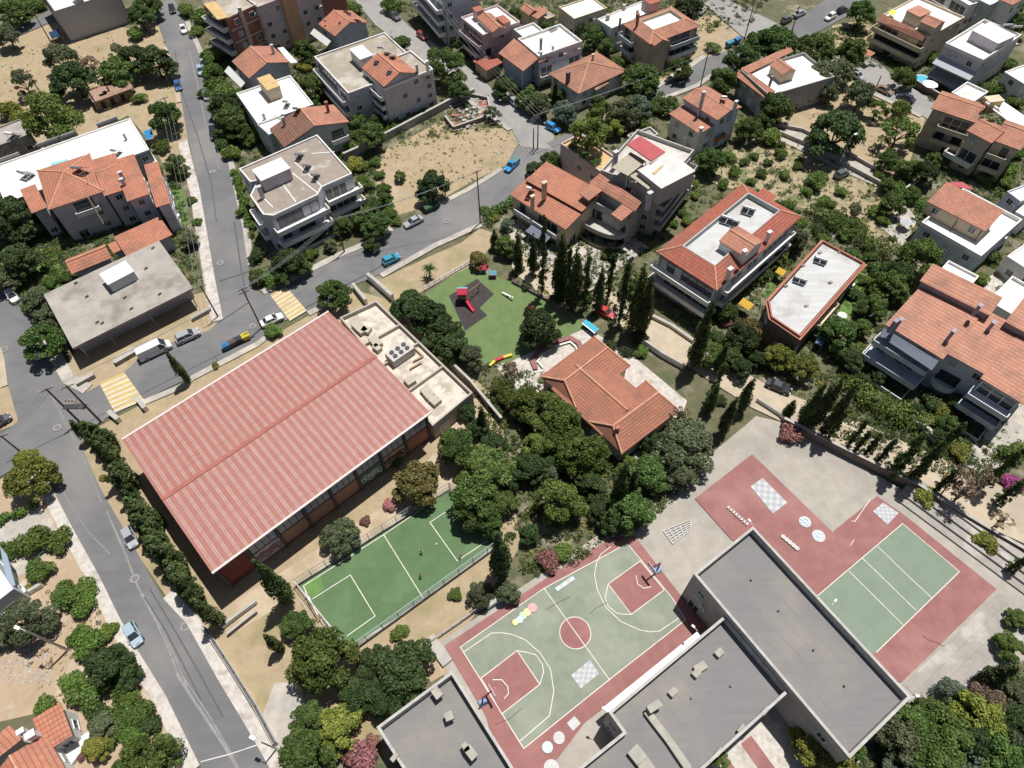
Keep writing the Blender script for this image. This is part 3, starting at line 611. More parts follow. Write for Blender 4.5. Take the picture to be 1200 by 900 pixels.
hD = school('low grey flat school roof at the bottom edge beside the basketball court', [(530, 786), (441, 852), (500, 945), (600, 985), (640, 960)], 6.55, short='low bottom school block')
for q in ([(509, 808), (516, 818)], [(522, 842), (531, 838)], [(543, 878), (549, 874)], [(547, 876), (557, 889)], [(461, 886), (465, 890)]): upstand(hD, q, 6.15, .65, 1.0)

# --- gym: corrugated two slope roof, window band, murals
gym = House('sports_hall', 'big sports hall under a red and white striped corrugated metal roof', 'sports hall', (330, 500), 'red striped sports hall')
CORR = bpy.data.materials.new('striped corrugated sheet'); CORR.use_nodes = True
n_ = CORR.node_tree.nodes; l_ = CORR.node_tree.links; b_ = n_['Principled BSDF']; b_.inputs['Roughness'].default_value = .6; b_.inputs['Specular IOR Level'].default_value = .3
uv_ = n_.new('ShaderNodeUVMap'); sp_ = n_.new('ShaderNodeSeparateXYZ'); l_.new(uv_.outputs[0], sp_.inputs[0])
def mth(op, a, b=None):
    k = n_.new('ShaderNodeMath'); k.operation = op
    for i, x in enumerate((a, b)):
        if x is None: continue
        if isinstance(x, (int, float)): k.inputs[i].default_value = x
        else: l_.new(x, k.inputs[i])
    return k.outputs[0]
fr = mth('FRACT', mth('DIVIDE', sp_.outputs[0], 1.22)); tri = mth('ABSOLUTE', mth('SUBTRACT', fr, .5))
band = mth('MULTIPLY', mth('LESS_THAN', tri, .19), mth('GREATER_THAN', tri, .05))
mid_ = mth('LESS_THAN', tri, .21)
nz = n_.new('ShaderNodeTexNoise'); nz.inputs['Scale'].default_value = 1.0; nz.inputs['Detail'].default_value = 6; mpn = n_.new('ShaderNodeMapping'); mpn.inputs['Scale'].default_value = (.6, 1.1, 1); l_.new(uv_.outputs[0], mpn.inputs[0]); l_.new(mpn.outputs[0], nz.inputs['Vector'])
mr = n_.new('ShaderNodeMapRange'); mr.inputs[1].default_value = .12; mr.inputs[2].default_value = .62; mr.inputs[3].default_value = .25; mr.inputs[4].default_value = .85; l_.new(nz.outputs[0], mr.inputs[0])
cr = n_.new('ShaderNodeValToRGB'); cr.color_ramp.elements[0].color = (.29, .112, .088, 1); cr.color_ramp.elements[1].color = (.365, .155, .122, 1); l_.new(nz.outputs[0], cr.inputs[0])
mxx = n_.new('ShaderNodeMix'); mxx.data_type = 'RGBA'; l_.new(mth('MULTIPLY', band, mr.outputs[0]), mxx.inputs[0]); l_.new(cr.outputs[0], mxx.inputs[6]); mxx.inputs[7].default_value = (.415, .315, .295, 1); gp_ = n_.new('ShaderNodeTexNoise'); gp_.inputs['Scale'].default_value = .16; gp_.inputs['Detail'].default_value = 7; gp_.inputs['Roughness'].default_value = .65; l_.new(uv_.outputs[0], gp_.inputs['Vector'])
gr_ = n_.new('ShaderNodeMapRange'); gr_.inputs[1].default_value = .45; gr_.inputs[2].default_value = .72; gr_.inputs[4].default_value = .45; l_.new(gp_.outputs[0], gr_.inputs[0])
fd = n_.new('ShaderNodeMix'); fd.data_type = 'RGBA'; l_.new(gr_.outputs[0], fd.inputs[0]); l_.new(mxx.outputs[2], fd.inputs[6]); fd.inputs[7].default_value = (.35, .185, .15, 1)
lap = mth('MULTIPLY', mth('LESS_THAN', mth('FRACT', mth('DIVIDE', sp_.outputs[1], 4.9)), .016), .5)
fl_ = n_.new('ShaderNodeMix'); fl_.data_type = 'RGBA'; l_.new(lap, fl_.inputs[0]); l_.new(fd.outputs[2], fl_.inputs[6]); fl_.inputs[7].default_value = (.22, .09, .075, 1); l_.new(fl_.outputs[2], b_.inputs['Base Color'])
bpn = n_.new('ShaderNodeBump'); bpn.inputs['Distance'].default_value = .12; bpn.inputs['Strength'].default_value = .6; l_.new(mid_, bpn.inputs['Height']); l_.new(bpn.outputs[0], b_.inputs['Normal'])
gz = 9.0; r = rect((143, 515), (385, 365), (500, 487), gz); gA, gB, gC, gD = r
up = Vector((0, 0, .9)); gm0, gm1 = (gA+gD)/2+up, (gB+gC)/2+up
mb = MB(); mb.slab([gA, gB, gm1, gm0], .12); mb.slab([gC, gD, gm0, gm1], .12); mb.build('roof', CORR, gym.t)
mb = MB(); mb.beam(gm0+Vector((0, 0, .0)), gm1+Vector((0, 0, .0)), .7, .10); mb.build('ridge_cap', mat('red ridge cap', (.36, .135, .105), (.30, .11, .085), .8), gym.t)
mb = MB(); mb.beam(gD+Vector((0, 0, -.12)), gC+Vector((0, 0, -.12)), .35, .22); mb.beam(gA+Vector((0, 0, -.12)), gB+Vector((0, 0, -.12)), .35, .22); mb.build('gutter', mat('pale gutter', (.60, .52, .49)), gym.t)
gu = (gB-gA).normalized(); gv = (gD-gA).normalized()
wi = [gA+gu*.3+gv*.5, gB-gu*.3+gv*.5, gC-gu*.3-gv*1.3, gD+gu*.3-gv*1.3]
mb = MB(); mb.prism([Vector((p.x, p.y, 0)) for p in wi], 0, gz-.2); mb.build('wall', DARKRED, gym.t)
f0, f1 = [Vector((q.x, q.y, 0)) for q in (wi[3], wi[2])]; Lg = (f1-f0).length; fd_ = (f1-f0).normalized(); bay = Lg/8
MUR = [mat('mural sand', (.42, .30, .20)), mat('mural grey', (.42, .38, .38)), mat('mural terracotta', (.34, .20, .14)), mat('mural brown', (.32, .20, .145)), mat('mural terracotta', (.34, .20, .14)), mat('mural green', (.10, .19, .14)), mat('mural tan', (.45, .33, .21)), mat('mural brick', (.36, .17, .12))]
INKS = {1: mat('mural dark pink ink', (.30, .15, .17)), 5: mat('mural pale ink', (.62, .60, .55)), 6: mat('mural brown ink', (.12, .06, .05))}
for i in range(8):
    a = f0+fd_*(bay*i+.25)+gv*.003; b = f0+fd_*(bay*(i+1)-.25)+gv*.003
    if i == 0: continue
    mb = MB(); mb.prism([Vector((q.x, q.y, 0)) for q in (a, b, b+gv*.08, a+gv*.08)], .5, 3.9); mp_ = mb.build('mural_panel', MUR[i], gym.t)
    if i in INKS:                                     # a row of fat rounded letters nobody can read from the air
        mb = MB(); n0 = 6
        for k in range(n0):
            c = a.lerp(b, (k+1)/(n0+1)); zc = 2.2+.25*math.sin(k*2.1)
            pts = [c+fd_*(.42*math.cos(t)*(1+.3*math.sin(3*t+k)))+Vector((0, 0, zc+.75*math.sin(t)*(1+.25*math.cos(2*t+k*1.7)))) for t in [2*math.pi*j/12 for j in range(12)]]
            for j in range(12): p, q = pts[j]+gv*.1, pts[(j+1) % 12]+gv*.1; mb.tube(p, q, .11, n=5)
            mb.tube(pts[k % 12]+gv*.1, pts[(k+5) % 12]+gv*.1, .1, n=5)
        mb.build('mural_lettering', INKS[i], mp_)
    if i < 8:
        wq = MB(); wq.prism([Vector((q.x, q.y, 0)) for q in (a, b, b+gv*.06, a+gv*.06)], 4.2, 7.2)
        wf = wq.build('window', mat('dark steel sash', (.07, .075, .085)), gym.t)
        pn = MB()
        for k in range(4):
            for j in range(2):
                p = a.lerp(b, (k+.06)/4)+gv*.062; q = a.lerp(b, (k+.94)/4)+gv*.062; z0_ = 4.3+j*1.45; pn.prism([Vector((w__.x, w__.y, 0)) for w__ in (p, q, q+gv*.03, p+gv*.03)], z0_, z0_+1.35)
        pn.build('pane', mat('dusty hall glazing', (.26, .29, .36), (.20, .23, .30), 1.5, rough=.25), wf)
for i in range(9):
    c = f0+fd_*(bay*i); mb = MB(); mb.prism([Vector((q.x, q.y, 0)) for q in (c-fd_*.2+gv*.004, c+fd_*.2+gv*.004, c+fd_*.2+gv*.35, c-fd_*.2+gv*.35)], 0, 8.6); mb.build('column', mat('dark column', (.08, .075, .085)), gym.t)
# annex beside the hall
an = House('annex', 'low flat annex with pale walled roof terraces along the right side of the sports hall', 'annex', (480, 425), 'annex terraces')
az = 4.2; ar = [P(*q, az) for q in ((398, 372), (441, 352), (554, 460), (507, 499))]; af = [Vector((p.x, p.y, 0)) for p in ar]
an.walls(af, 0, az-.95, mat('annex wall', (.40, .33, .27), (.34, .28, .23), .8), win=True)
mb = MB(); mb.prism(inset(ccw(af), .28), az-.949, az-.85); mb.build('roof', mat('annex screed', (.60, .54, .45), (.50, .45, .375), .6, c3=(.38, .33, .27), s3=.3), an.t)
mb = MB(); mb.ring(af, .3, az-.945, az); mb.build('parapet', mat('annex coping', (.40, .36, .31)), an.t)
for t in (.27, .47, .72):
    p, q = ar[0].lerp(ar[3], t), ar[1].lerp(ar[2], t); mb = MB(); mb.beam(p.lerp(q, .05)+Vector((0, 0, -.848)), q.lerp(p, .03)+Vector((0, 0, -.848)), .3, .75); mb.build('divider_wall', mat('annex coping', (0, 0, 0)), an.t)
def acbox(h, x, y, z, sx, sy, sz, rz, nx, ny):
    q = P(x, y, z); mb = MB(); mb.box(q+Vector((0, 0, sz/2+.12)), (sx, sy, sz), rz); mb.box(q+Vector((0, 0, .06)), (sx*.9, sy*.9, .12), rz, 1); o = mb.build('cooling_unit', [mat('dusty unit casing', (.46, .44, .40)), DARKM], h.t)
    for i in range(nx):
        for j in range(ny):
            lx, ly = ((i+.5)/nx-.5)*sx*.85, ((j+.5)/ny-.5)*sy*.8; c = q+Vector((lx*math.cos(rz)-ly*math.sin(rz), lx*math.sin(rz)+ly*math.cos(rz), sz+.12)); mb = MB(); mb.tube(c, c+Vector((0, 0, .18)), .42, n=14); mb.build('fan', DARKM, o)
ga_ = math.atan2(gu.y, gu.x)
acbox(an, 470, 418, az-.85, 4.6, 2.6, 1.7, ga_, 3, 2)
def duct(h, pts, z, w_, hh, m):
    p = [P(*q, z) for q in pts]; mb = MB()
    for i in range(len(p)-1): mb.beam(p[i], p[i+1], w_, hh)
    mb.build('air_duct', m, h.t)
DUCT = mat('dusty duct', (.44, .40, .33), (.38, .34, .28), .8)
for pts in ([(416, 381), (428, 392), (432, 386)], [(436, 397), (445, 408), (440, 412)], [(497, 457), (506, 468), (514, 475)], [(478, 445), (484, 452)]): duct(an, pts, az-.85, 1.6, .9, DUCT)
duct(an, [(484, 424), (496, 418), (486, 408)], az-.6, .25, .25, mat('tan pipe', (.36, .27, .16))); duct(an, [(480, 433), (494, 425)], az-.6, .25, .25, MATS['tan pipe'])

# --- kindergarten with wings of orange tiles
KT = tile_mat('kindergarten tiles', (.33, .135, .082), (.375, .158, .10), (.42, .19, .125), pu=.42, pv=.5, strength=.8)
kg = House('kindergarten', 'kindergarten of three joined orange tiled wings beside the playground', 'kindergarten', (715, 460), 'orange kindergarten roof')
kg.pitched('hip', (633, 441), (696, 394), (736, 431), 4.0, 2.1, wall=CREAM, tile=KT, hipin=1.4)
kg.pitched('gable', (700, 416), (760, 467), (706, 511), 4.02, 2.1, wall=CREAM, tile=KT, over=1.5, win=False)
kg.pitched('hip', (796, 481), (729, 532), (690, 494), 4.0, 2.15, wall=CREAM, tile=KT, hipin=1.4)
kg.chimney(724, 501, 4.5, 6.6, m=BRICK, w=.6)
# --- houses, from the upper left
def H(name, label, cat, at, short=None): return House(name, label, cat, at, short)
h = H('grey_building', 'tall blank grey walled building with a flat white roof beside the dry lot', 'building', (105, 40), 'blank grey building')
h.flat((64, 13), (138, -10), (120, -42), 8.5, wall=mat('blank grey render', (.42, .41, .43), (.38, .37, .39), .3), roof=WHITER, win=False); h.box('stair_house', (88, 0), (97, -3), (94, -10), 9.6, 7.9, wall=LILAC)
h = H('cottage', 'orange roofed cottage edge beside the blank grey building', 'house', (56, 6)); h.pitched('gable', (50, 1), (60, 12), (74, 4), 5, 1.2, wall=CREAM)
h = H('ruined_house', 'small ruined stone house with a broken tiled roof among dark trees', 'ruin', (130, 115), 'ruined stone house')
h.walls([P(*q) for q in ((115, 131), (158, 114), (150, 102), (107, 117))], 0, 2.6, STONE, win=False)
HOLE = mat('hole dark and rafters', (.03, .025, .02))  # near-black colour painting the dark of holes and doorways, also the rafters
a, b, c, d = rect((112, 119), (156, 103), (146, 90), 3.0); e0, e1 = (a+d)/2+Vector((0, 0, .8)), (b+c)/2+Vector((0, 0, .8)); mb = MB()
OLDT = tile_mat('broken old tiles', (.30, .17, .12), (.38, .24, .17), (.45, .32, .25))
def pt(u, v): return a.lerp(b, u).lerp(e0.lerp(e1, u), v)
for u0, u1, v0, v1 in ((0, .16, 0, 1), (.16, .36, 0, .3), (.16, .27, .55, 1), (.27, .36, .72, 1), (.36, .46, 0, .45), (.46, 1, 0, .98), (.36, .42, .6, 1)): mb.slab([pt(u0, v0), pt(u1, v0), pt(u1, v1), pt(u0, v1)])
mb.slab([c, d, e0, e1]); mb.build('roof', OLDT, h.t)
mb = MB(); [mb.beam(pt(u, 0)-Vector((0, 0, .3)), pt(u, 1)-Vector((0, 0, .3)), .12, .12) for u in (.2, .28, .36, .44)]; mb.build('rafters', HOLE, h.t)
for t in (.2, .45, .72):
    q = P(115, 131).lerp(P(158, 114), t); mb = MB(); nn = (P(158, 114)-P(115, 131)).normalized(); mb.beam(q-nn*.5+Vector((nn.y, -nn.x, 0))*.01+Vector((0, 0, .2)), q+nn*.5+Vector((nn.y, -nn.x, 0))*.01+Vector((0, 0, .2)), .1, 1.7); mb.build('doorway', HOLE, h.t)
h = H('flat_house', 'long white flat roofed house behind the orange villa', 'house', (80, 200), 'long white flat roof')
h.flat((152, 138), (175, 175), (5, 236), 6.4, wall=mat('dark render', (.30, .30, .30)), roof=WHITER, pm=WHITE, par=.35, z0=0); h.solar(139, 180, 6.2, 1, .4); h.solar(34, 206, 6.2, 2, .2)
for p, q in (((-5, 194), (25, 183)), ((45, 174), (90, 158)), ((115, 150), (139, 141))): A, B = P(*p, 6.1), P(*q, 6.1); mb = MB(); mb.beam(A, B, .25, 1.1); mb.build('parapet', mat('grey parapet', (.33, .32, .31)), h.t)
h.slab('pool_cover', [(59, 191), (79, 186), (80, 188), (60, 194)], 6.25, .12, mat('blue tarpaulin', (.22, .50, .62)))
h.chimney(145, 158, 6, 7.4, m=GREYC, w=.5); h.slab('balcony', [(166, 184), (176, 177), (184, 189), (174, 196)], 3.4, .25, WHITE)
h = H('villa', 'large villa with stepped orange tiled roofs and pale lilac walls', 'villa', (110, 250), 'orange villa')
OT = tile_mat('new orange tiles', (.385, .152, .092), (.44, .182, .115), (.48, .22, .145))
h.pitched('hip', (57, 246), (122, 224), (98, 182), 9.2, 2.2, wall=LILAC, tile=OT, storeys=3, bal=[(0, [2], .35, .8, 1.2)]); h.pitched('mono', (149, 236), (176, 227), (152, 187), 8.8, 1.0, wall=LILAC, tile=OT, storeys=3)
h.pitched('gable', (122, 230), (150, 221), (128, 181), 8.9, 1.3, wall=LILAC, tile=OT, storeys=3)
h.pitched('mono', (183, 243), (200, 238), (174, 197), 7.6, 1.0, wall=LILAC, tile=OT, storeys=2); h.pitched('mono', (37, 250), (55, 243), (44, 219), 7.2, .8, wall=LILAC, tile=OT, storeys=2)
h.solar(96, 200, 10.6, 2, .5); h.chimney(140, 202, 8.5, 11, m=LILAC, w=.7); h.chimney(142, 210, 8.5, 10.6, m=LILAC, w=.7); h.antenna(104, 215, 10, 2.4)
q0, q1 = P(103, 231, 10.2), P(121, 262, 4.5); mb = MB(); mb.tube(q0, q1, .16, n=8); mb.build('flue_pipe', mat('copper flue', (.45, .34, .25)), h.t)
h.pitched('gable', (84, 321), (131, 302), (123, 286), 4.0, 1.2, wall=LILAC, tile=OT, win=False)
h.pitched('mono', (148, 300), (202, 275), (191, 256), 4.0, .8, wall=LILAC, tile=OT, win=False); h.pitched('mono', (133, 297), (146, 291), (142, 282), 3.8, .5, wall=LILAC, tile=OT, win=False)
h = H('concrete_building', 'bare concrete flat roofed building with a small white rooftop box', 'building', (140, 345), 'bare concrete roof')
fo = [Vector((p.x, p.y, 0)) for p in rect((51, 345), (85, 408), (228, 340), 5.0)]; f2 = [fo[0], fo[1].lerp(fo[2], .0)+(fo[0]-fo[1]).normalized()*2.6, fo[2]+(fo[3]-fo[2]).normalized()*2.6, fo[3]]
f2 = inset(ccw(f2), .4); h.walls([f2[0], f2[1], f2[2], f2[3]], 0, 4.5, mat('grey shed wall', (.36, .36, .39), (.32, .32, .35), .4), win=False)
mb = MB(); mb.prism(fo, 4.501, 5.0, 0, 1); mb.build('roof', [GREYC, CONC], h.t)
h.box('rooftop_box', (116, 321), (147, 305), (155, 319), 7.2, 4.6, wall=mat('pale sheet', (.52, .52, .53)), roof=mat('pale metal sheet', (.60, .61, .63)))
for x, y in ((103, 349), (115, 379), (121, 380), (147, 350), (188, 346), (155, 363), (90, 333), (180, 292), (172, 316)): q = P(x, y, 4.88); mb = MB(); mb.box((q.x, q.y, 5.2), (.7, .12, .6), .9); mb.build('vent_stub', GREYC, h.t)
h.posts([(90, 402, 4.6), (122, 386, 4.6), (170, 362, 4.6), (220, 340, 4.6)], 0, GREYC, 'column')
h = H('flat_house', 'low grey flat roofed house at the far left edge above the white flat roof', 'house', (10, 165), 'far left grey house')
h.flat((-25, 180), (36, 156), (26, 138), 4.6, wall=GREYC, roof=CONC, par=.3); h.solar(18, 160, 4.5, 2, .4, WHITE); h.solar(5, 137, 4.4, 1, .4, WHITE)
h = H('apartment_block', 'four storey brick red and pink apartment block with an orange stair tower', 'apartment block', (310, 45), 'brick red apartment block')
BANDW = plaster('pale pink band', (.60, .47, .42))
f1 = h.flat((238, 5), (266, 21), (304, 6), 12.6, wall=BRICK, roof=TAUPE, par=.3, pm=BANDW, storeys=4, bal=[(0, [1, 2, 3], .0, .9, 1.6, WHITE)])
h.slab('canopy', [(239, 5), (252, 1), (268, 20), (255, 23)], 13.4, .25, TANR)
for k in (3.1, 6.2, 9.3):
    mb = MB(); a, b = f1[1], f1[2]; d = (b-a).normalized(); n = Vector((d.y, -d.x, 0)); n = n if n.dot(-a) > 0 else -n; mb.beam(a+n*.02+Vector((0, 0, k-.25)), b+n*.02+Vector((0, 0, k-.25)), .12, .45); mb.build('floor_band', BANDW, h.t)
    mb = MB()
mb = MB(); q = f1[1].lerp(f1[2], .45); mb.box((q.x, q.y-.2, 6.9), (.9, .9, 13.8), .3); mb.build('chimney', BANDW, h.t)
h.flat((302, 8), (330, -3), (312, -34), 12.8, wall=PINK, roof=TAUPE, storeys=4); h.flat((330, -2), (346, -9), (330, -40), 13.2, wall=ORANGE, roof=TAUPE, win=False)
h.flat((345, -6), (372, -17), (352, -50), 12.8, wall=PINK, roof=TAUPE, storeys=4); h.flat((372, -17), (400, -28), (380, -60), 12.0, wall=BRICK, roof=TAUPE, storeys=4)
h = H('gabled_house', 'gabled house with terracotta roof and white side awnings below the brick red block', 'house', (305, 75), 'white awning gabled house')
h.pitched('gable', (271.7, 71.7), (291.7, 91.7), (339, 71.7), 6.6, 1.9, wall=GREYB); h.awning((268, 77), (288, 96), 1.6, 4.6, .9, AWNW); h.chimney(318, 53, 7, 9.4, m=GREYB, w=.6); h.canopy('side_awning', [(325, 56, 5.6), (332, 55, 5.6), (349, 73, 4.6), (340, 74, 4.8)], AWNW)
h = H('flat_house', 'white roofed house with a yellow topped stair box next to the long left street', 'house', (320, 115), 'white roof with yellow box')
h.flat((276.7, 109), (302, 145), (366, 120), 6.8, wall=WHITE, roof=WHITER, par=.4); h.flat((301, 145.5), (315, 158), (340, 148), 6.6, wall=GREENGREY, roof=WHITER, par=.3)
h.box('stair_house', (300.8, 91.7), (313, 106), (328, 100), 9.4, 6.3, wall=CREAM, roof=TANR); h.solar(337, 123, 6.5, 1, .6); h.chimney(308, 133, 6.3, 8, w=.6); h.chimney(330, 134, 6.3, 8.6, w=.5); h.antenna(332, 117, 6.4)
h = H('gabled_house', 'gabled house with one brown and one terracotta roof slope behind the curved balcony block', 'house', (365, 150), 'half brown gabled house')
h.pitched('gable', (315.8, 150.8), (333, 172.5), (408, 141), 6.8, 2.2, wall=GREENGREY, tile=BROWNT, tile2=TERRA, bal=[(1, [1], .68, .95, 1.2)]); h.chimney(382, 120, 7, 10, m=BRICK, w=.6); h.chimney(331, 138, 7, 9.5, m=GREENGREY, w=.6); h.solar(350, 131, 8.6, 1, .4)
h = H('apartment_block', 'pale apartment block with three curved balcony floors and a brown stained flat roof', 'apartment block', (350, 220), 'curved balcony block')
fp = [(280, 197.5), (293, 213), (302, 211), (293, 229), (308, 251), (320, 252.5), (372, 228), (377, 219), (412.5, 203), (371.7, 157.5)]
h.flat(None, None, None, 9.9, poly=fp, wall=GREYB, roof=BROWNR, pm=WHITE, par=.35, storeys=3, bal=[(5, [1, 2], -.08, 1.1, 2.0, WHITE), (7, [0, 1, 2], .0, 1.12, 1.9, WHITE), (3, [1, 2], .1, .9, 1.3, WHITE), (5, [0], -.08, 1.1, 2.2, GREYB)])
h.box('stair_house', (295, 199), (306, 212), (345, 202), 12.4, 9.3, wall=LILAC, roof=WHITER); h.solar(352, 184, 9.6, 1, .5); h.solar(361, 197, 9.6, 1, .5); h.solar(371, 208, 9.6, 1, .5); h.chimney(303, 219, 9, 12.4, m=LILAC, w=.8)
for p, q in (((345, 190), (377, 218)), ((330, 214), (347, 237)), ((343, 203), (372, 226)), ((310, 233), (320, 243)), ((365, 180), (392, 178))): line_ = MB(); line_.beam(P(*p, 9.58), P(*q, 9.58), .18, .04); line_.build('roof_seam', WHITEP, h.t)
h = H('apartment_block', 'three storey grey block joined to a gabled wing with a terracotta roof and two skylights', 'apartment block', (450, 110), 'grey block with skylights')
h.flat((368, 66), (408, 109), (475, 60), 9.0, wall=GREYB, roof=TAUPE, pm=WHITE, par=.4, storeys=3, bal=[(0, [1, 2], .05, .95, 1.4, WHITE)])
h.box('lift_house', (409, 57.5), (422, 70), (436, 63), 11.4, 8.5, wall=WHITE, roof=mat('pale metal sheet', (0, 0, 0)))
h.flat((424.5, 81), (450, 104), (518, 89), 10.2, wall=LILAC, roof=TAUPE, pm=WHITE, par=.5, storeys=4, bal=[(0, [1, 2, 3], .1, .95, 1.1, WHITE)])
h.pitched('gable', (424, 79), (450, 102), (487, 83), 10.6, 1.9, wall=LILAC, tile=OT, z0=9.5, win=False, over=.3)
for x, y in ((440, 74), (455, 86)): q = P(x, y, 11.9); mb = MB(); mb.slab([q+Vector((-.5, -.3, -.1)), q+Vector((.6, -.5, -.1)), q+Vector((.9, .4, .35)), q+Vector((-.2, .6, .35))], .1); mb.build('skylight', GLASS, h.t)
for x, y in ((447, 60), (455, 66), (461, 70)): h.solar(x, y, 11, 1, .5)
h.chimney(488, 76, 9.7, 12.4, m=LILAC, w=.5); h.chimney(500, 72, 9.7, 13, m=WHITE, w=.6); h.antenna(461, 55, 9, 4); h.antenna(463, 62, 9, 4)
h = H('gabled_house', 'gabled house whose red tiled roof has dark holes beside the street at the top', 'house', (400, 30), 'gabled house with holed roof')
h.pitched('gable', (373, 28), (392.5, 42.5), (431, 26), 6.6, 1.9, wall=GREYB, tile=OT); h.awning((368, 33), (388, 48), 1.5, 4.9, .9, AWNW)
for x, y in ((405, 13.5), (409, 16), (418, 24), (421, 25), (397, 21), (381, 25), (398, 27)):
    q = P(x, y, 7.9); mb = MB(); mb.box(q+Vector((0, 0, .1)), (1.5 if x > 402 else .5, .6, .1), -.7); mb.build('missing_tiles', HOLE, h.t)  # dark plates laid on the tiles in place of open holes
h = H('apartment_block', 'blue grey apartment block with deep white balconies at the top of the pale street', 'apartment block', (525, 30), 'blue grey balcony block')
h.flat((486, -38), (519, -2), (556, -18), 12.6, wall=GREYB, roof=WHITER, storeys=4, bal=[(0, [1, 2, 3], 0, 1, 2.0, WHITE)])
h = H('pink_house', 'pink house with a planted roof terrace and small red tiled roofs', 'house', (575, 45), 'pink roof garden house')
h.flat((540, 20), (566, 41), (608, 24), 9.0, wall=PINK, roof=WHITER, storeys=3, bal=[(0, [1, 2], .1, 1, 1.5, PINK), (1, [1], .0, .4, 1.2, PINK)])
h.pitched('gable', (559, 20), (577, 38), (592, 31), 9.9, .8, wall=PINK, tile=OT, z0=8.4, win=False, over=.2); h.box('stair_house', (553, 9), (558, 14), (566, 10), 11, 8.4, wall=PINK, roof=REDT); h.box('stair_house', (581, 20), (590, 28), (598, 24), 10.8, 8.4, wall=PINK, roof=REDT)
h.pitched('mono', (570, 83), (589, 73), (583, 64), 3.2, .6, wall=TANW, tile=REDT, win=False); h.pitched('mono', (554, 72), (562, 76), (570, 71), 3.0, .5, wall=TANW, tile=REDT, win=False)
h = H('white_house', 'white terraced house with orange roof skirts on its front and right sides', 'house', (640, 60), 'orange skirted terrace house')
h.flat((606.7, 45), (631.7, 66), (675, 42), 8.2, wall=plaster('sky blue plaster', (.50, .56, .64)), roof=WHITER, pm=WHITE, par=.7, storeys=3, bal=[(1, [1], 0, 1, 1.4, WHITE)])
h.flat((602, 34), (614, 44), (634, 33), 8.0, wall=WHITE, roof=WHITER, pm=WHITE, par=.6, win=False)
h.canopy('roof', [(584, 62, 6.3), (613, 83.5, 6.3), (631.5, 68, 7.7), (602.5, 45, 7.7)], TERRA, .2); h.canopy('roof', [(631, 73.5, 6.9), (679, 52.5, 6.9), (677, 46, 7.6), (631.5, 67.5, 7.6)], TERRA, .2)
for x, y in ((590, 64), (612, 80)): h.posts([(x, y, 6.2)], 0, WHITE)
a, b, c, d = P(588, 63, 6.1), P(612, 81, 6.1), P(630, 68, 6.1), P(605, 48, 6.1); mb = MB(); mb.prism([Vector((p.x, p.y, 0)) for p in inset(ccw([a, b, c, d]), .5)], 0, 6.0); mb.build('wall', MATS['sky blue plaster'], h.t)
h.chimney(634, 46, 7.4, 10.5, m=GREYC, w=.6); h.chimney(634, 61, 7.4, 8.8, w=.6); h.chimney(648, 54, 7.4, 8.8, w=.6); h.slab('roof_hatch', [(642, 34), (650, 30), (654, 34), (646, 38)], 7.7, .15, GREYC); h.antenna(620, 52, 7.4, 3); h.antenna(628, 32, 7.4, 3)
h = H('bungalow', 'single storey house under a broad terracotta hip roof beside the pale street', 'house', (690, 85), 'hip roofed bungalow')
h.pitched('hip', (643.5, 86.5), (678, 110), (732, 81), 5.0, 2.6, wall=WHITE, tile=TERRA2); h.pitched('mono', (699, 106), (714, 97), (708, 92), 4.3, .6, wall=GREENGREY, tile=TERRA2, win=False); h.chimney(666, 85, 5.2, 7.8, m=BROWNW, w=.9); h.chimney(695, 64, 6.5, 8.4, m=CREAM, w=.5)
h = H('flat_house', 'beige flat roofed house at the top edge with a small lower white terrace', 'house', (675, 8), 'beige flat house')
h.flat((655, 8), (673, 22), (706, 5), 6.4, wall=CREAM, roof=WHITER, par=.4); h.flat((660, 20), (669, 25), (678, 20), 4.4, wall=CREAM, roof=WHITER, par=.3)
h = H('cottage', 'cottage with two tiny terracotta roofs behind the white terrace house', 'house', (625, 15)); h.pitched('gable', (609, 10), (620, 18), (630, 12), 4.6, .8, wall=CREAM); h.pitched('mono', (619, 16), (630, 22), (638, 13), 4.4, .7, wall=CREAM, tile=TERRA); h.flat((634, 17), (641, 22), (648, 17), 4.2, wall=CREAM, roof=CONC, par=.2)
h = H('flat_house', 'white flat roofed house full of chimneys and tanks left of the cross roofed house', 'house', (730, 25), 'flat roof with tanks')
h.flat((700, 22), (717, 33), (760, 6), 7.0, wall=WHITE, roof=WHITER, par=.35); h.chimney(727, 22, 6.6, 10, m=GREYC, w=.5); h.chimney(747, 13, 6.6, 9, m=GREYC, w=.5)
for x, y in ((712, 23), (731, 11), (717, 4)): q = P(x, y, 6.7); mb = MB(); mb.tube(q, q+Vector((0, 0, 1.3)), .55, n=12); mb.build('water_tank', mat('dusty tank', (.42, .38, .33)), h.t)
h = H('skirted_house', 'tan house with a cross shaped orange roof and blue tinted balconies', 'house', (765, 40), 'cross roofed tan house')
h.skirt((729, 28), (762, 52), (812, 24), 8.4, 3.0, 1.3, wall=TANW, roof=WHITER, storeys=3, bal=[(0, [1, 2], -.05, .5, 1.6, GREYB), (1, [1, 2], .4, 1, 1.4, GREYB)])
h.pitched('gable', (756, 45), (767, 54), (782, 46), 8.5, 1.0, wall=TANW, over=.2, win=False); h.chimney(748, 17, 8.5, 12, m=BRICK, w=.6); h.canopy('porch_roof', [(754, 64, 3.2), (759, 68, 2.7), (766, 62, 2.7), (761, 58, 3.2)], TERRA); h.box('stair_house', (752, -2), (762, 5), (772, -1), 11, 8, wall=PINK, roof=REDT)
h = H('split_house', 'two level house with orange roofs and a blue side wall beside the grey street', 'house', (825, 130), 'two level orange house')
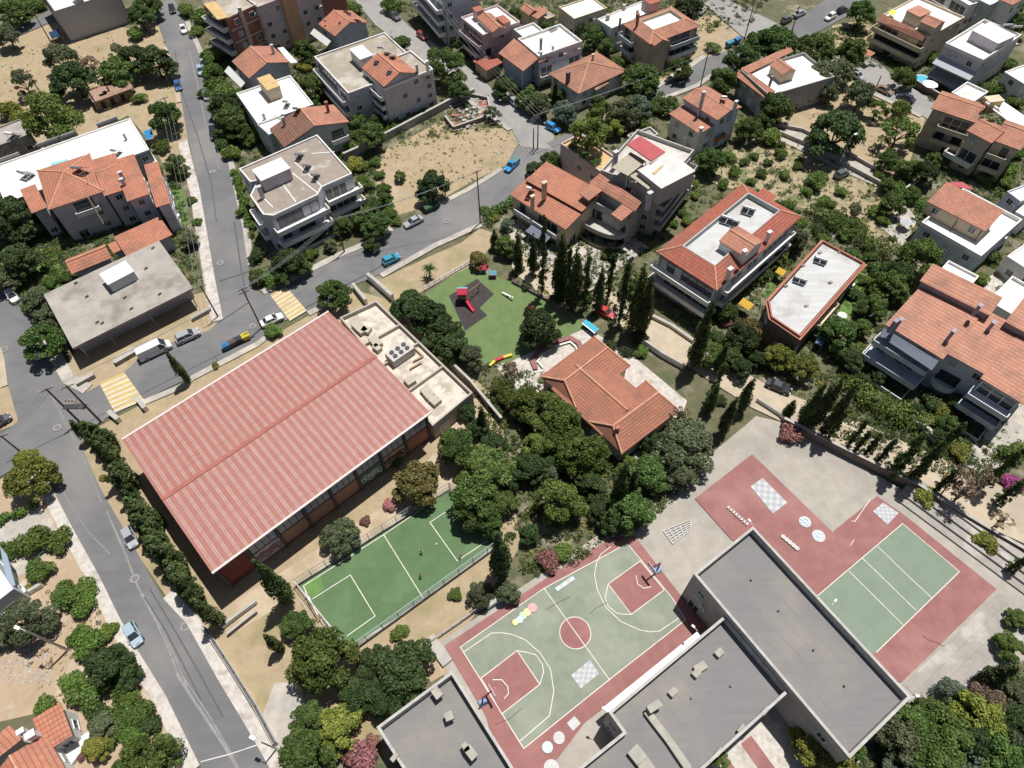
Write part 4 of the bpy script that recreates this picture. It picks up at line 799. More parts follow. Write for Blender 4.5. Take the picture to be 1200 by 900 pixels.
h.pitched('mono', (783.7, 133), (820, 157), (839, 140), 6.3, .7, wall=WHITE, tile=TERRA); h.pitched('gable', (800, 115), (841, 141), (864, 122), 8.6, .9, wall=plaster('sky blue plaster', (0, 0, 0)), tile=TERRA, bal=[(1, [1], .1, .5, .9, REDT)])
h.chimney(825, 108, 6, 12.5, m=GREYB, w=.7); h.chimney(863, 119, 6, 11.5, m=GREYB, w=.7); h.chimney(822, 150, 5, 8, w=.7); h.solar(847, 118, 9.3, 1, .4)
h = H('skirted_house', 'grey walled house with an orange roof edge and white terrace behind the olive plot', 'house', (905, 95), 'grey walled house')
h.flat((868, 82), (902, 112), (956, 72), 6.6, wall=mat('grey side wall', (.30, .29, .29), (.27, .26, .26), .5), roof=WHITER, par=.7)
h.canopy('roof', [(861, 88, 5.6), (899, 117, 5.6), (909, 107, 6.7), (870, 79, 6.7)], TERRA, .2); h.pitched('gable', (902, 76), (917, 88), (930, 80), 8.2, .9, wall=CREAM, z0=6, win=False, over=.2); h.canopy('roof', [(868, 80, 6.7), (876, 86, 6.7), (930, 60, 6.7), (925, 54, 6.7)], TERRA, .2); h.chimney(905, 90, 6, 8.4, m=GREYC, w=.6)
h = H('terrace_house', 'house with an orange front roof strip and dark balconies above its paved forecourt', 'house', (1070, 40), 'orange strip house')
h.flat((1034, 17), (1090, 43), (1120, 15), 8.6, wall=CREAM, roof=WHITER, par=.5, storeys=3, bal=[(0, [1, 2], -.02, 1.0, 2.2, CREAM)])
h.canopy('roof', [(1028, 25, 7.4), (1081, 48, 7.4), (1086, 40, 8.8), (1034, 16, 8.8)], TERRA, .2); h.pitched('gable', (1078, 25), (1096, 33), (1105, 24), 10.6, .7, wall=CREAM, z0=8, win=False, over=.15); h.box('stair_house', (1062, 12), (1078, 20), (1085, 10), 10.8, 8, wall=CREAM, roof=TERRA)
h.slab('parasol_mat', [(1041, 15), (1046, 11), (1051, 14), (1047, 18)], 9.3, .06, mat('yellow cloth', (.72, .60, .08))); h.canopy('porch_roof', [(1007, 60, 3), (1019, 67, 3), (1026, 62, 3.3), (1014, 56, 3.3)], TERRA)
h = H('white_block', 'white block with two grey cloth awnings and a big rooftop box', 'house', (1145, 65), 'grey awning block')
h.flat((1108, 50), (1152.5, 70), (1194, 39), 9.4, wall=LILAC, roof=WHITER, pm=WHITE, par=.8, storeys=3)
h.box('lift_house', (1139, 35), (1170, 51), (1186, 39), 11.2, 8.5, wall=LILAC, roof=WHITER); h.awning((1104, 62), (1148, 82), 3.2, 6.6, 1.4, AWN); h.awning((1097, 78), (1138, 97), 3.2, 3.6, 1.1, mat('dark grey awning cloth', (.24, .245, .255))); h.solar(1175, 34, 9, 2, .6); h.solar(1186, 36, 9, 2, .6); h.antenna(1138, 26, 9, 2)
h = H('white_house', 'white house at the upper right corner with a small orange roof', 'house', (1165, 8), 'upper right corner house')
h.flat((1100, -15), (1136, 6), (1160, -20), 9, wall=WHITE, roof=WHITER, bal=[(0, [1, 2], 0, 1, 1.5, WHITE)]); h.flat((1136, -6), (1160, 6), (1190, -18), 9.6, wall=GREENGREY, roof=WHITER); h.pitched('hip', (1168, -2), (1186, 6), (1200, -8), 10.4, 1, wall=WHITE, tile=TERRA, storeys=3)
h = H('white_house', 'low white house with a dark shaded porch at the right edge', 'house', (1192, 90), 'low right edge house')
h.flat((1177, 84), (1200, 98), (1222, 72), 5.4, wall=WHITE, roof=WHITER, par=.4)
h = H('beige_house', 'large beige house with stepped balconies and two white water tanks on orange roofs', 'house', (1130, 150), 'beige balcony house')
BEIGE = plaster('beige plaster', (.50, .42, .32))
h.pitched('gable', (1091, 126.5), (1144, 144), (1160, 124), 9.4, 1.3, wall=BEIGE, storeys=3, bal=[(0, [1, 2], .3, 1.02, 2.0, BEIGE)]); h.pitched('gable', (1162, 168), (1133, 153), (1150, 136), 9.2, 1.2, wall=BEIGE, storeys=3, bal=[(0, [1], .1, 1.4, 1.8, WHITE)]); h.pitched('gable', (1163, 164), (1196, 176), (1213, 150), 9.2, 1.4, wall=BEIGE, storeys=3, bal=[(0, [1, 2], .0, .8, 1.6, BEIGE)])
h.solar(1157, 128, 10.8, 1, -.6, WHITE); h.solar(1167, 133, 10.8, 1, -.6, WHITE); h.box('stair_house', (1153, 113), (1160, 120), (1169, 109), 11, 8, wall=plaster('ochre plaster', (.50, .40, .18)), roof=CREAM); h.flat((1115, 108), (1140, 120), (1152, 104), 8.6, wall=WHITE, roof=WHITER, par=.5); h.canopy('roof', [(1158, 124, 9.6), (1195, 152, 9.6), (1210, 142, 9.5), (1166, 112, 9.5)], WHITER, .2)
h = H('pergola_house', 'white house with an orange roof and a wide furnished terrace with a wooden pergola', 'house', (1125, 265), 'pergola house')
h.flat((1080, 260), (1150, 300), (1189, 252), 6.2, wall=plaster('sky blue plaster', (0, 0, 0)), roof=WHITER, pm=WHITE, par=.8); h.pitched('mono', (1155, 271), (1087, 236), (1100, 216), 8.4, 1.2, wall=CREAM, z0=5.5, over=.3)
h.canopy('awning', [(1110, 214, 9.4), (1118, 219, 9.2), (1142, 222, 9.2), (1128, 213, 9.4)], CANR); mb = MB()
for i in range(9): mb.beam(P(1123+i*3.2, 256+i*1.6, 8), P(1130+i*3.2, 248+i*1.6, 8), .15, .15)
mb.build('pergola', mat('brown pergola wood', (.20, .12, .08)), h.t); h.posts([(1122, 258, 8), (1150, 271, 8)], 5.4, MATS['brown pergola wood'])
h = H('balcony_block', 'big block under broad orange tiled roofs with curved white balconies at the right edge', 'apartment block', (1110, 400), 'big orange roofed block')
BT = tile_mat('bright orange tiles', (.405, .19, .125), (.455, .222, .15), (.50, .26, .18), pu=.6, pv=.72)
VIO = plaster('violet grey plaster', (.34, .31, .36)); BW = plaster('bluish white plaster', (.58, .60, .63))
h.pitched('mono', (1037.5, 380), (1105, 421), (1140, 377), 9.4, 1.6, wall=BW, tile=BT, storeys=3, bal=[(0, [2], -.04, .98, 2.4, BW), (0, [1], -.06, 1.0, 3.4, BW), (0, [0], -.06, .95, 4.6, BW)])
h.pitched('mono', (1149, 443), (1200, 474), (1242, 425), 9.4, 1.6, wall=BW, tile=BT, storeys=3, bal=[(0, [1, 2], -.05, 1.0, 2.2, BW), (0, [0], -.05, .9, 3.6, BW), (3, [1, 2], .55, .9, 1.5, BW)])
h.pitched('mono', (1104, 411), (1168, 446), (1206, 399), 9.42, 1.56, wall=BW, tile=BT, storeys=3, bal=[(0, [1], .12, .62, 2.0, BW, 'curve')])
h.canopy('terrace_awning', [(1036, 384, 8.8), (1100, 423, 8.8), (1092, 434, 8.0), (1030, 393, 8.0)], mat('slate blue awning', (.14, .155, .19)))
h.pitched('mono', (1078, 329), (1160, 370), (1173, 354), 12.2, 1.0, wall=VIO, tile=BT, z0=8.6, over=.3, win=False); h.pitched('mono', (1178, 377), (1225, 402), (1240, 375), 12.2, 1.0, wall=VIO, tile=BT, z0=8.6, over=.3, win=False); h.chimney(1149, 358, 12, 14.4, m=VIO, w=.7)
for x, y in ((1050, 376), (1056, 374), (1118, 388), (1165, 378)): h.chimney(x, y, 9.6, 12.4, m=VIO, w=.7)
h.flat((1100, 318), (1136, 337), (1145, 322), 8.6, wall=WHITE, roof=WHITER, par=.5, win=False)
h = H('white_house', 'white paved terrace house at the right edge behind the big orange roofed block', 'house', (1190, 325), 'right edge terrace')
h.flat((1158, 352), (1215, 385), (1235, 350), 5.0, wall=WHITE, roof=WHITER, par=.6); h.flat((1180, 300), (1205, 316), (1222, 292), 4.4, wall=WHITE, roof=WHITER, par=.4)
h = H('white_house', 'small white house at the right edge below the beige balcony house', 'house', (1190, 228), 'small right edge house'); h.flat((1180, 224), (1196, 236), (1215, 212), 5.6, wall=GREYB, roof=WHITER, par=.4); h.flat((1190, 248), (1205, 256), (1218, 240), 4.4, wall=WHITE, roof=WHITER, par=.4)
h = H('penthouse_block', 'tall stepped apartment block with a red penthouse canopy and curved front balconies', 'apartment block', (745, 215), 'red canopy penthouse block')
PWALL = plaster('warm grey plaster', (.47, .44, .41)); SCR = mat('worn pale terrace screed', (.56, .53, .48), (.44, .41, .37), .5, detail=9, c3=(.36, .33, .29), s3=.2)
h.flat((704, 199), (773, 226), (815, 176), 11.4, wall=PWALL, roof=SCR, storeys=4, par=.9, bal=[(1, [1, 2, 3], -.02, .95, 1.7, PWALL)])
h.box('penthouse', (747, 199), (775, 221), (808, 195), 14.4, 10.3, wall=PWALL, roof=mat('pale screed', (.60, .585, .56), (.52, .50, .475), .5)); h.canopy('canopy', [(735, 169, 15.2), (763, 188.5, 15.2), (779.5, 177.5, 15.2), (750, 159, 15.2)], CANR, .25)
h.canopy('reed_canopy', [(717, 196, 13.6), (736, 206, 13.6), (757, 189, 13.6), (739, 178, 13.6)], CANB); h.canopy('reed_canopy', [(738, 206, 13.2), (760, 222, 13.2), (766, 214, 13.2), (745, 202, 13.2)], CANB)
h.posts([(718, 197, 13.5), (735, 205.5, 13.5), (757, 190, 13.5), (739, 179, 13.5), (739, 206, 13.1), (759, 221, 13.1)], 10.5, WHITE); h.chimney(722, 178, 10.5, 14.6, m=GREYB, w=.9); h.chimney(762, 226, 10.5, 14.5, m=GREYB, w=.9)
h.slab('roof_mat', [(764, 203), (776, 193), (778, 194), (767, 205)], 14.5, .06, TANR)
fl = h.flat((680, 229), (738, 257), (752, 238), 6.9, wall=PWALL, roof=WHITER, storeys=2, par=.95, bal=[(0, [1], .0, 1.0, 3.6, PWALL, 'curve'), (0, [0], .0, 1.0, 4.4, TANW, 'curve')])
cz = 6.0
for pts in ([(703, 204), (692, 214), (741, 247), (751, 238)], [(681, 226), (691, 233), (703, 222), (693, 214)], [(718, 251), (728, 257), (740, 246), (730, 240)]):
    mb = MB(); mb.prism(inset(ccw([Vector((p.x, p.y, 0)) for p in [P(*q, 9.4) for q in pts]]), .35), cz, 9.25); mb.build('wall', PWALL, h.t)
h.canopy('roof', [(690, 214, 9.5), (744, 248, 9.5), (752, 237, 10.8), (703, 203, 10.8)], TERRA, .2); h.canopy('roof', [(679, 227, 9.3), (690, 235, 9.3), (706, 223, 9.9), (693, 214, 9.9)], TERRA, .2); h.canopy('roof', [(716, 251, 9.3), (728, 259, 9.3), (742, 247, 9.9), (729, 239, 9.9)], TERRA, .2)
h.flat((657, 168), (704, 201), (722, 184), 8.2, wall=PINK, roof=TANR, par=.5, storeys=2); h.flat((735, 158), (762, 148), (772, 157), 10.6, wall=PWALL, roof=CONC, par=.5, win=False); h.antenna(738, 165, 10.5, 2); h.antenna(800, 175, 10.5, 3)
h = H('orange_house', 'low house with two overlapping orange roofs below the penthouse block', 'house', (640, 240), 'double orange roofed house')
h.pitched('mono', (597.5, 228), (663, 269), (681, 249), 6.0, 1.3, wall=CREAM, tile=OT, storeys=2, bal=[(0, [1], .1, .9, 1.2, WHITE)]); h.pitched('mono', (616, 211), (682, 248), (700, 225), 7.6, .8, wall=CREAM, tile=OT, z0=0, win=False); h.chimney(638, 214, 7, 11, m=CREAM, w=.9); h.chimney(624, 230, 6, 9.4, m=CREAM, w=.7); h.solar(622, 224, 7.2, 1, .2, WHITE); h.awning((627, 259), (650, 273), 3, 3.2, .7, mat('slate blue awning', (0, 0, 0)))
h = H('skirted_block', 'three storey block with a red tiled skirt around a grey flat roof with solar panels', 'apartment block', (845, 290), 'red skirted block')
h.skirt((769, 295), (840, 340.5), (927.5, 247), 9.6, 3.2, 1.5, wall=GREENGREY, tile=REDT, roof=GREYR, storeys=3, drop=1.0, bal=[(0, [1, 2], -.02, 1.02, 1.8, WHITE, 'solid'), (1, [1, 2], .1, .95, 1.3, WHITE)])
h.pitched('gable', (842.5, 282), (873, 301), (897, 284), 12.2, .9, wall=WHITE, tile=TERRA, z0=9, win=False, over=.2); h.chimney(873, 294, 12, 14, w=.7); h.chimney(856, 315, 10, 12.6, w=.8); h.chimney(902, 272, 10, 12.2, w=.7); h.solar(877, 247, 10.1, 2, .1); h.solar(852, 258, 10.1, 2, .1); h.solar(862, 262, 10.1, 1, .1)
h.canopy('roof', [(885, 229, 10.5), (894, 220, 10.5), (909, 229, 10), (905, 240, 10)], REDT)
h = H('villa', 'two storey villa with a grey flat roof edged in terracotta beside a small lawn', 'villa', (950, 340), 'terracotta edged flat villa')
TCE = plaster('terracotta coping', (.38, .16, .11))
h.flat(None, None, None, 7.0, poly=[(964, 281), (900, 351), (904, 371), (938, 394), (1014, 308)], wall=mat('brown stone cladding', (.24, .16, .125), (.17, .115, .09), 1.5), roof=GREYR, pm=TCE, par=.5, storeys=2, bal=[(3, [1], .3, .6, .9, CREAM)]); mb = MB(); mb.ring(inset(ccw([Vector((p.x, p.y, 0)) for p in [P(*q, 7.0) for q in ((964, 281), (900, 351), (904, 371), (938, 394), (1014, 308))]]), -.35), .8, 6.4, 6.52); mb.build('eave', TCE, h.t)
h.solar(961, 306, 6.2, 2, .1); h.solar(937, 329, 6.2, 2, .1)
for x, y in ((920, 337), (940, 313), (960, 298), (983, 297), (1000, 305), (972, 333), (944, 360)): q = P(x, y, 6.2); mb = MB(); mb.box(q+Vector((0, 0, .3)), (.7, .5, .6), .5); mb.build('vent_stub', GREYC, h.t)
h = H('orange_house', 'low house with bright orange roofs and white steps in the lower left corner', 'house', (40, 870), 'lower left orange roofs')
h.pitched('gable', (53, 860), (79, 905), (5, 950), 4.4, 1.6, wall=WHITE, tile=OT); h.pitched('gable', (11, 850), (26, 866), (-50, 905), 4.2, 1.2, wall=WHITE, tile=OT); h.pitched('mono', (85, 862), (52, 882), (32, 850), 4.2, .9, wall=WHITE, tile=OT); h.chimney(35, 861, 4, 6.2, w=1.0); h.chimney(24, 857, 4, 6, w=.7); h.slab('terrace', [(70, 880), (110, 853), (113, 858), (80, 900)], .9, .9, WHITE)
h = H('white_house', 'corner of a white and blue house at the left edge among garden shrubs', 'house', (5, 665), 'left edge blue house'); h.flat((-15, 646), (16, 690), (-20, 712), 4.5, wall=BW, roof=WHITER, par=.4); h.slab('awning', [(0, 640), (8, 650), (18, 685), (12, 690), (4, 664)], 4.0, .1, mat('blue grey awning', (.25, .31, .38)))
# ------------------------------------------------------------------ trees and plants
def leaf_mat(name, c1, c2, c3, transl=.32, rand=.28):
    m = bpy.data.materials.new(name); m.use_nodes = True; n = m.node_tree.nodes; l = m.node_tree.links; b = n['Principled BSDF']
    b.inputs['Roughness'].default_value = .55; b.inputs['Specular IOR Level'].default_value = .25
    at = n.new('ShaderNodeAttribute'); at.attribute_name = 'leaf'; rp = n.new('ShaderNodeValToRGB')
    rp.color_ramp.elements[0].color = (*c1, 1); rp.color_ramp.elements[1].color = (*c3, 1); e = rp.color_ramp.elements.new(.5); e.color = (*c2, 1); l.new(at.outputs['Fac'], rp.inputs[0])
    oi = n.new('ShaderNodeObjectInfo'); hs = n.new('ShaderNodeHueSaturation'); mr = n.new('ShaderNodeMapRange'); mr.inputs[3].default_value = 1-rand; mr.inputs[4].default_value = 1+rand; l.new(oi.outputs['Random'], mr.inputs[0]); l.new(mr.outputs[0], hs.inputs['Value'])
    mr2 = n.new('ShaderNodeMapRange'); mr2.inputs[3].default_value = .485; mr2.inputs[4].default_value = .515; m2 = n.new('ShaderNodeMath'); m2.operation = 'FRACT'; m3 = n.new('ShaderNodeMath'); m3.operation = 'MULTIPLY'; m3.inputs[1].default_value = 7.3
    l.new(oi.outputs['Random'], m3.inputs[0]); l.new(m3.outputs[0], m2.inputs[0]); l.new(m2.outputs[0], mr2.inputs[0]); l.new(mr2.outputs[0], hs.inputs['Hue'])
    l.new(rp.outputs[0], hs.inputs['Color']); l.new(hs.outputs[0], b.inputs['Base Color'])
    tr = n.new('ShaderNodeBsdfTranslucent'); l.new(hs.outputs[0], tr.inputs[0]); mx = n.new('ShaderNodeMixShader'); mx.inputs[0].default_value = transl
    l.new(b.outputs[0], mx.inputs[1]); l.new(tr.outputs[0], mx.inputs[2]); l.new(mx.outputs[0], n['Material Output'].inputs[0]); MATS[name] = m; return m
LM = dict(broad=leaf_mat('broadleaf foliage', (0.058, 0.0972, 0.0238), (0.1, 0.16, 0.0389), (0.174, 0.243, 0.0693)), pine=leaf_mat('pine foliage', (0.0721, 0.107, 0.0227), (0.131, 0.178, 0.0389), (0.225, 0.27, 0.0693)),
          dark=leaf_mat('dark foliage', (0.0386, 0.0641, 0.0217), (0.0644, 0.102, 0.0325), (0.109, 0.156, 0.052)), olive=leaf_mat('olive foliage', (0.0902, 0.112, 0.0541), (0.139, 0.163, 0.0812), (0.212, 0.237, 0.128)),
          cyp=leaf_mat('cypress foliage', (0.0412, 0.0652, 0.0217), (0.0747, 0.107, 0.0325), (0.136, 0.172, 0.0541)), shrub=leaf_mat('shrub foliage', (0.0696, 0.116, 0.0227), (0.121, 0.189, 0.0389), (0.2, 0.27, 0.065)),
          yel=leaf_mat('yellow green foliage', (0.136, 0.16, 0.0271), (0.225, 0.243, 0.0487), (0.348, 0.338, 0.0758)), bluish=leaf_mat('blue green foliage', (0.0837, 0.125, 0.0812), (0.129, 0.172, 0.117), (0.186, 0.226, 0.152)),
          brown=leaf_mat('brownish flowering foliage', (0.103, 0.119, 0.0325), (0.2, 0.172, 0.0606), (0.36, 0.243, 0.108)), dry=leaf_mat('dry brush', (0.193, 0.136, 0.0921), (0.296, 0.219, 0.152), (0.412, 0.314, 0.217)),
          pink=leaf_mat('pink blossom and leaf', (0.0773, 0.101, 0.0325), (0.425, 0.178, 0.173), (0.67, 0.332, 0.325)), purple=leaf_mat('purple blossom', (0.0902, 0.107, 0.0379), (0.438, 0.083, 0.303), (0.618, 0.142, 0.433)))
BARK = mat('bark', (.12, .085, .06), (.075, .055, .04), 3, bump=.4)
def leaf_cloud(rnd, blobs, nl, size, flat=.55, inner=.25):   # small leaf tufts spread over and inside uneven clumps
    pts = []; nr = []
    wts = np.array([b[3]**2 for b in blobs]); wts = wts/wts.sum()
    k = rnd.choice(len(blobs), nl, p=wts); B = np.array(blobs)[k]
    d = rnd.normal(size=(nl, 3)); d /= np.linalg.norm(d, axis=1)[:, None]; d[:, 2] = np.where((d[:, 2] < -.35), -d[:, 2]*.7, d[:, 2])
    rr = np.where(rnd.random(nl) < inner, rnd.random(nl)**.5, .82+.3*rnd.random(nl))
    sq = B[:, 4] if B.shape[1] > 4 else np.ones(nl)
    p = B[:, :3]+d*rr[:, None]*B[:, 3:4]*np.stack([np.ones(nl), np.ones(nl), sq], 1)
    n = d*flat+rnd.normal(size=(nl, 3))*(1-flat)*.9; n[:, 2] += .15; n /= np.linalg.norm(n, axis=1)[:, None]
    t = np.cross(n, rnd.normal(size=(nl, 3))); t /= np.linalg.norm(t, axis=1)[:, None]; b = np.cross(n, t)
    s = size*(.6+.8*rnd.random(nl))[:, None]
    V = np.concatenate([p-t*s*.5-b*s*.32, p+t*s*.5-b*s*.25, p+t*s*.42+b*s*.34, p-t*s*.45+b*s*.28], 1).reshape(-1, 3)
    col = np.clip(.5+rnd.normal(size=nl)*.22+(rnd.random(len(blobs))[k]-.5)*.5, 0, 1)
    return V, col
def leaf_mesh(name, V, col, m):
    nl = len(col); me = bpy.data.meshes.new(name); me.vertices.add(len(V)); me.vertices.foreach_set('co', V.astype(np.float32).ravel())
    me.loops.add(nl*4); me.loops.foreach_set('vertex_index', np.arange(nl*4, dtype=np.int32)); me.polygons.add(nl); me.polygons.foreach_set('loop_start', np.arange(0, nl*4, 4, dtype=np.int32))
    a = me.attributes.new('leaf', 'FLOAT', 'FACE'); a.data.foreach_set('value', col.astype(np.float32)); me.materials.append(m); me.update(calc_edges=True); me.validate(); return me
def trunk_mesh(h, r, rnd, limbs, spread):
    mb = MB(); q = Vector((0, 0, -.1)); top = Vector((rnd.normal()*.2, rnd.normal()*.2, h)); mb.tube(q, top, r, r*.6, 8)
    for i in range(limbs):
        a = 2*math.pi*(i+rnd.random()*.6)/limbs; e = top+Vector((math.cos(a)*spread, math.sin(a)*spread, spread*(.5+.6*rnd.random()))); mid = top.lerp(e, .5)+Vector((0, 0, .15*spread)); mb.tube(top-Vector((0, 0, .1)), mid, r*.5, r*.32, 6); mb.tube(mid, e, r*.32, r*.1, 6)
    return unit_mesh('trunk', mb, BARK)
PROTO = {}
def make_proto(kind, var):
    rnd = np.random.default_rng(hash_seed(kind, var)); bl = []
    if kind in ('round', 'tuft', 'loose'):           # crown radius 4, top at 8.5
        n = {'round': 46, 'tuft': 44, 'loose': 22}[kind]; zc, R = 3.9, 4.0
        el = .72+.28*rnd.random(); an_ = rnd.random()*math.pi
        for i in range(n):
            d = rnd.normal(size=3); d /= np.linalg.norm(d); d[2] = abs(d[2])*1.3-.62; rad = R*(.35+.52*rnd.random()**.5); rb = {'round': .78, 'tuft': .84, 'loose': .7}[kind]*(.65+.75*rnd.random())
            x, y = d[0]*rad, d[1]*rad*el; bl.append((x*math.cos(an_)-y*math.sin(an_), x*math.sin(an_)+y*math.cos(an_), max(.8, zc+d[2]*rad*.95), rb, .85))
        nl = {'round': 8600, 'tuft': 9000, 'loose': 3200}[kind]; V, c = leaf_cloud(rnd, bl, nl, {'round': .29, 'tuft': .26, 'loose': .28}[kind], inner=.12)
        tr = trunk_mesh(1.7, .26, rnd, 7, 2.2)
    elif kind == 'bush':                             # radius 1.6, top about 2.4
        for i in range(11):
            a = rnd.random()*6.28; rad = 1.15*rnd.random()**.6; bl.append((rad*math.cos(a), rad*math.sin(a), .75+.75*rnd.random()*(1-rad/1.8), .5+.35*rnd.random(), .85))
        V, c = leaf_cloud(rnd, bl, 2400, .2); tr = trunk_mesh(.6, .09, rnd, 4, .5)
    elif kind == 'column':                           # 10 high, 1 wide each side
        for i in range(26):
            z = .7+9.0*(i/25); r = (.30+.75*math.sin(min(1, (z+.6)/4.2)*1.57))*(1-(z/10.4)**2.2)+.08; a = rnd.random()*6.28; o = r*.35; bl.append((o*math.cos(a), o*math.sin(a), z, r*(.8+.25*rnd.random()), 1.1))
        V, c = leaf_cloud(rnd, bl, 4200, .23); tr = trunk_mesh(1.2, .16, rnd, 0, 0)
    elif kind == 'ragged':                           # thin open cypress with side sprays
        for i in range(34):
            z = 1.0+8.8*(i/33); r = 1.1*(1-(z/10.6))**.7*(.3+.9*rnd.random()); a = rnd.random()*6.28; bl.append((r*math.cos(a), r*math.sin(a), z, .20+.24*rnd.random(), 1.4))
        for i in range(12): bl.append((0, 0, 1+i*.75, .34, 1.5))
        V, c = leaf_cloud(rnd, bl, 2600, .22); tr = trunk_mesh(9.0, .15, rnd, 0, 0)
    elif kind == 'bare':
        for i in range(26):
            z = 3+5.5*rnd.random(); r = 1.9*rnd.random(); a = rnd.random()*6.28; bl.append((r*math.cos(a), r*math.sin(a), z, .3+.25*rnd.random(), 1.2))
        V, c = leaf_cloud(rnd, bl, 900, .28); tr = trunk_mesh(4.5, .17, rnd, 7, 2.0)
    PROTO[kind, var] = (V, c, tr)
def hash_seed(k, v): return sum(ord(x)*31 for x in k)*17+v*101
CROWN = {}
def crown_mesh(kind, var, lm):
    if (kind, var) not in PROTO: make_proto(kind, var)
    if (kind, var, lm) not in CROWN: V, c, tr = PROTO[kind, var]; CROWN[kind, var, lm] = leaf_mesh('crown', V, c, LM[lm])
    return CROWN[kind, var, lm], PROTO[kind, var][2]
trng = random.Random(11); PLANTS = []
KIND = {'P': ('tuft', 'pine', 'pine_tree', 'pine', 'bright green pine'), 'B': ('round', 'broad', 'broadleaf_tree', 'tree', 'green broadleaf tree'), 'D': ('round', 'dark', 'broadleaf_tree', 'tree', 'dark green dense tree'),
        'O': ('round', 'olive', 'olive_tree', 'olive tree', 'grey green olive tree'), 'U': ('tuft', 'bluish', 'conifer_tree', 'tree', 'blue green tree'), 'S': ('bush', 'shrub', 'shrub', 'shrub', 'bright green shrub'), 'T': ('bush', 'dark', 'shrub', 'shrub', 'dark green shrub'),
        'Y': ('bush', 'yel', 'shrub', 'shrub', 'yellow green shrub'), 'X': ('round', 'yel', 'broadleaf_tree', 'tree', 'yellow green tree'), 'W': ('round', 'brown', 'broadleaf_tree', 'tree', 'brownish flowering tree'), 'K': ('loose', 'dry', 'dry_tree', 'tree', 'dry grey brown tree'), 'L': ('loose', 'olive', 'olive_tree', 'olive tree', 'thin open olive tree'),
        'F': ('bush', 'pink', 'oleander_bush', 'oleander', 'pink flowering oleander'), 'V': ('bush', 'purple', 'bougainvillea_bush', 'bougainvillea', 'purple flowering bougainvillea'), 'G': ('loose', 'shrub', 'broadleaf_tree', 'tree', 'light green airy tree'),
        'C': ('column', 'cyp', 'cypress_tree', 'cypress', 'dark slim cypress'), 'R': ('ragged', 'cyp', 'cypress_tree', 'cypress', 'ragged thin cypress'), 'N': ('bare', 'dry', 'bare_tree', 'tree', 'half bare thin tree')}
def put_plant(k, loc, sxy, sz, var=None, rz=None, group=None, at=None, rpx=10):
    kind, lm, nm, cat, desc = KIND[k]; var = trng.randrange({'round': 5, 'tuft': 4, 'loose': 3, 'bush': 4, 'column': 3, 'ragged': 4, 'bare': 2}[kind]) if var is None else var
    cm, tm = crown_mesh(kind, var, lm); t = empty(nm, loc, trng.random()*6.28 if rz is None else rz); t.scale = (sxy, sxy, sz)
    a = bpy.data.objects.new('trunk', tm); b = bpy.data.objects.new('crown', cm)
    for o in (a, b): COL.objects.link(o); o.parent = t
    t['category'] = cat
    if group: t['group'] = group
    PLANTS.append([t, desc, at, rpx, sxy]); return t
def trees(k, *items, zb=0):                                # crown centre and crown radius as seen in the photograph -> spot on the ground and real size
    for x, y, r in items:
        kind = KIND[k][0]; rm = r*scale_at(x, y, 3)
        if kind == 'bush': s = rm/1.6; zc = .9*s*.9; sz = s*.9
        else:
            s = rm/3.75; sz = s*(1.12 if k == 'P' and rm > 3 else .88 if rm > 4.6 else 1.0); zc = 4.5*sz
        c = P(x, y, zc+zb); put_plant(k, (c.x, c.y, zb), s, sz, at=(x, y), rpx=r)
def spires(k, *items):                               # top and foot of each upright tree as seen in the photograph
    for x1, y1, x0, y0, *w_ in items:
        b = P(x0, y0); h = min(max(height_of((x0, y0), (x1, y1))*(1.12 if y0 < 450 and x0 > 590 else 1.0), 3), 21); wd = (w_[0] if w_ else 1.0)*(.62+.022*h); put_plant(k, b, wd, h/10, at=((x0+x1)/2, (y0+y1)/2), rpx=8)
trees('P', (54, 134, 25), (615, 468, 22), (637, 478, 26), (657, 492, 26), (646, 512, 22), (682, 527, 31), (630, 518, 20), (655, 585, 29), (707, 131, 16), (375, 772, 37), (590, 455, 16), (1080, 296, 22), (668, 500, 20))
trees('P', (690, 152, 19), zb=7.7); trees('S', (697, 190, 7), (672, 172, 6), (684, 182, 6), zb=7.7)
trees('D', (83, 88, 21), (155, 66, 17), (180, 68, 19), (12, 250, 23), (18, 303, 20), (337, 305, 20), (507, 214, 20), (750, 392, 10), (1085, 199, 14), (982, 150, 29), (480, 357, 23), (500, 368, 25), (521, 386, 24), (530, 404, 22), (510, 398, 18), (630, 379, 26), (472, 782, 34), (440, 776, 22), (450, 815, 25), (417, 815, 22), (1000, 420, 14), (807, 8, 18), (265, 125, 18), (872, 392, 20), (620, 545, 20), (560, 600, 24), (1055, 318, 16), (1185, 5, 12))
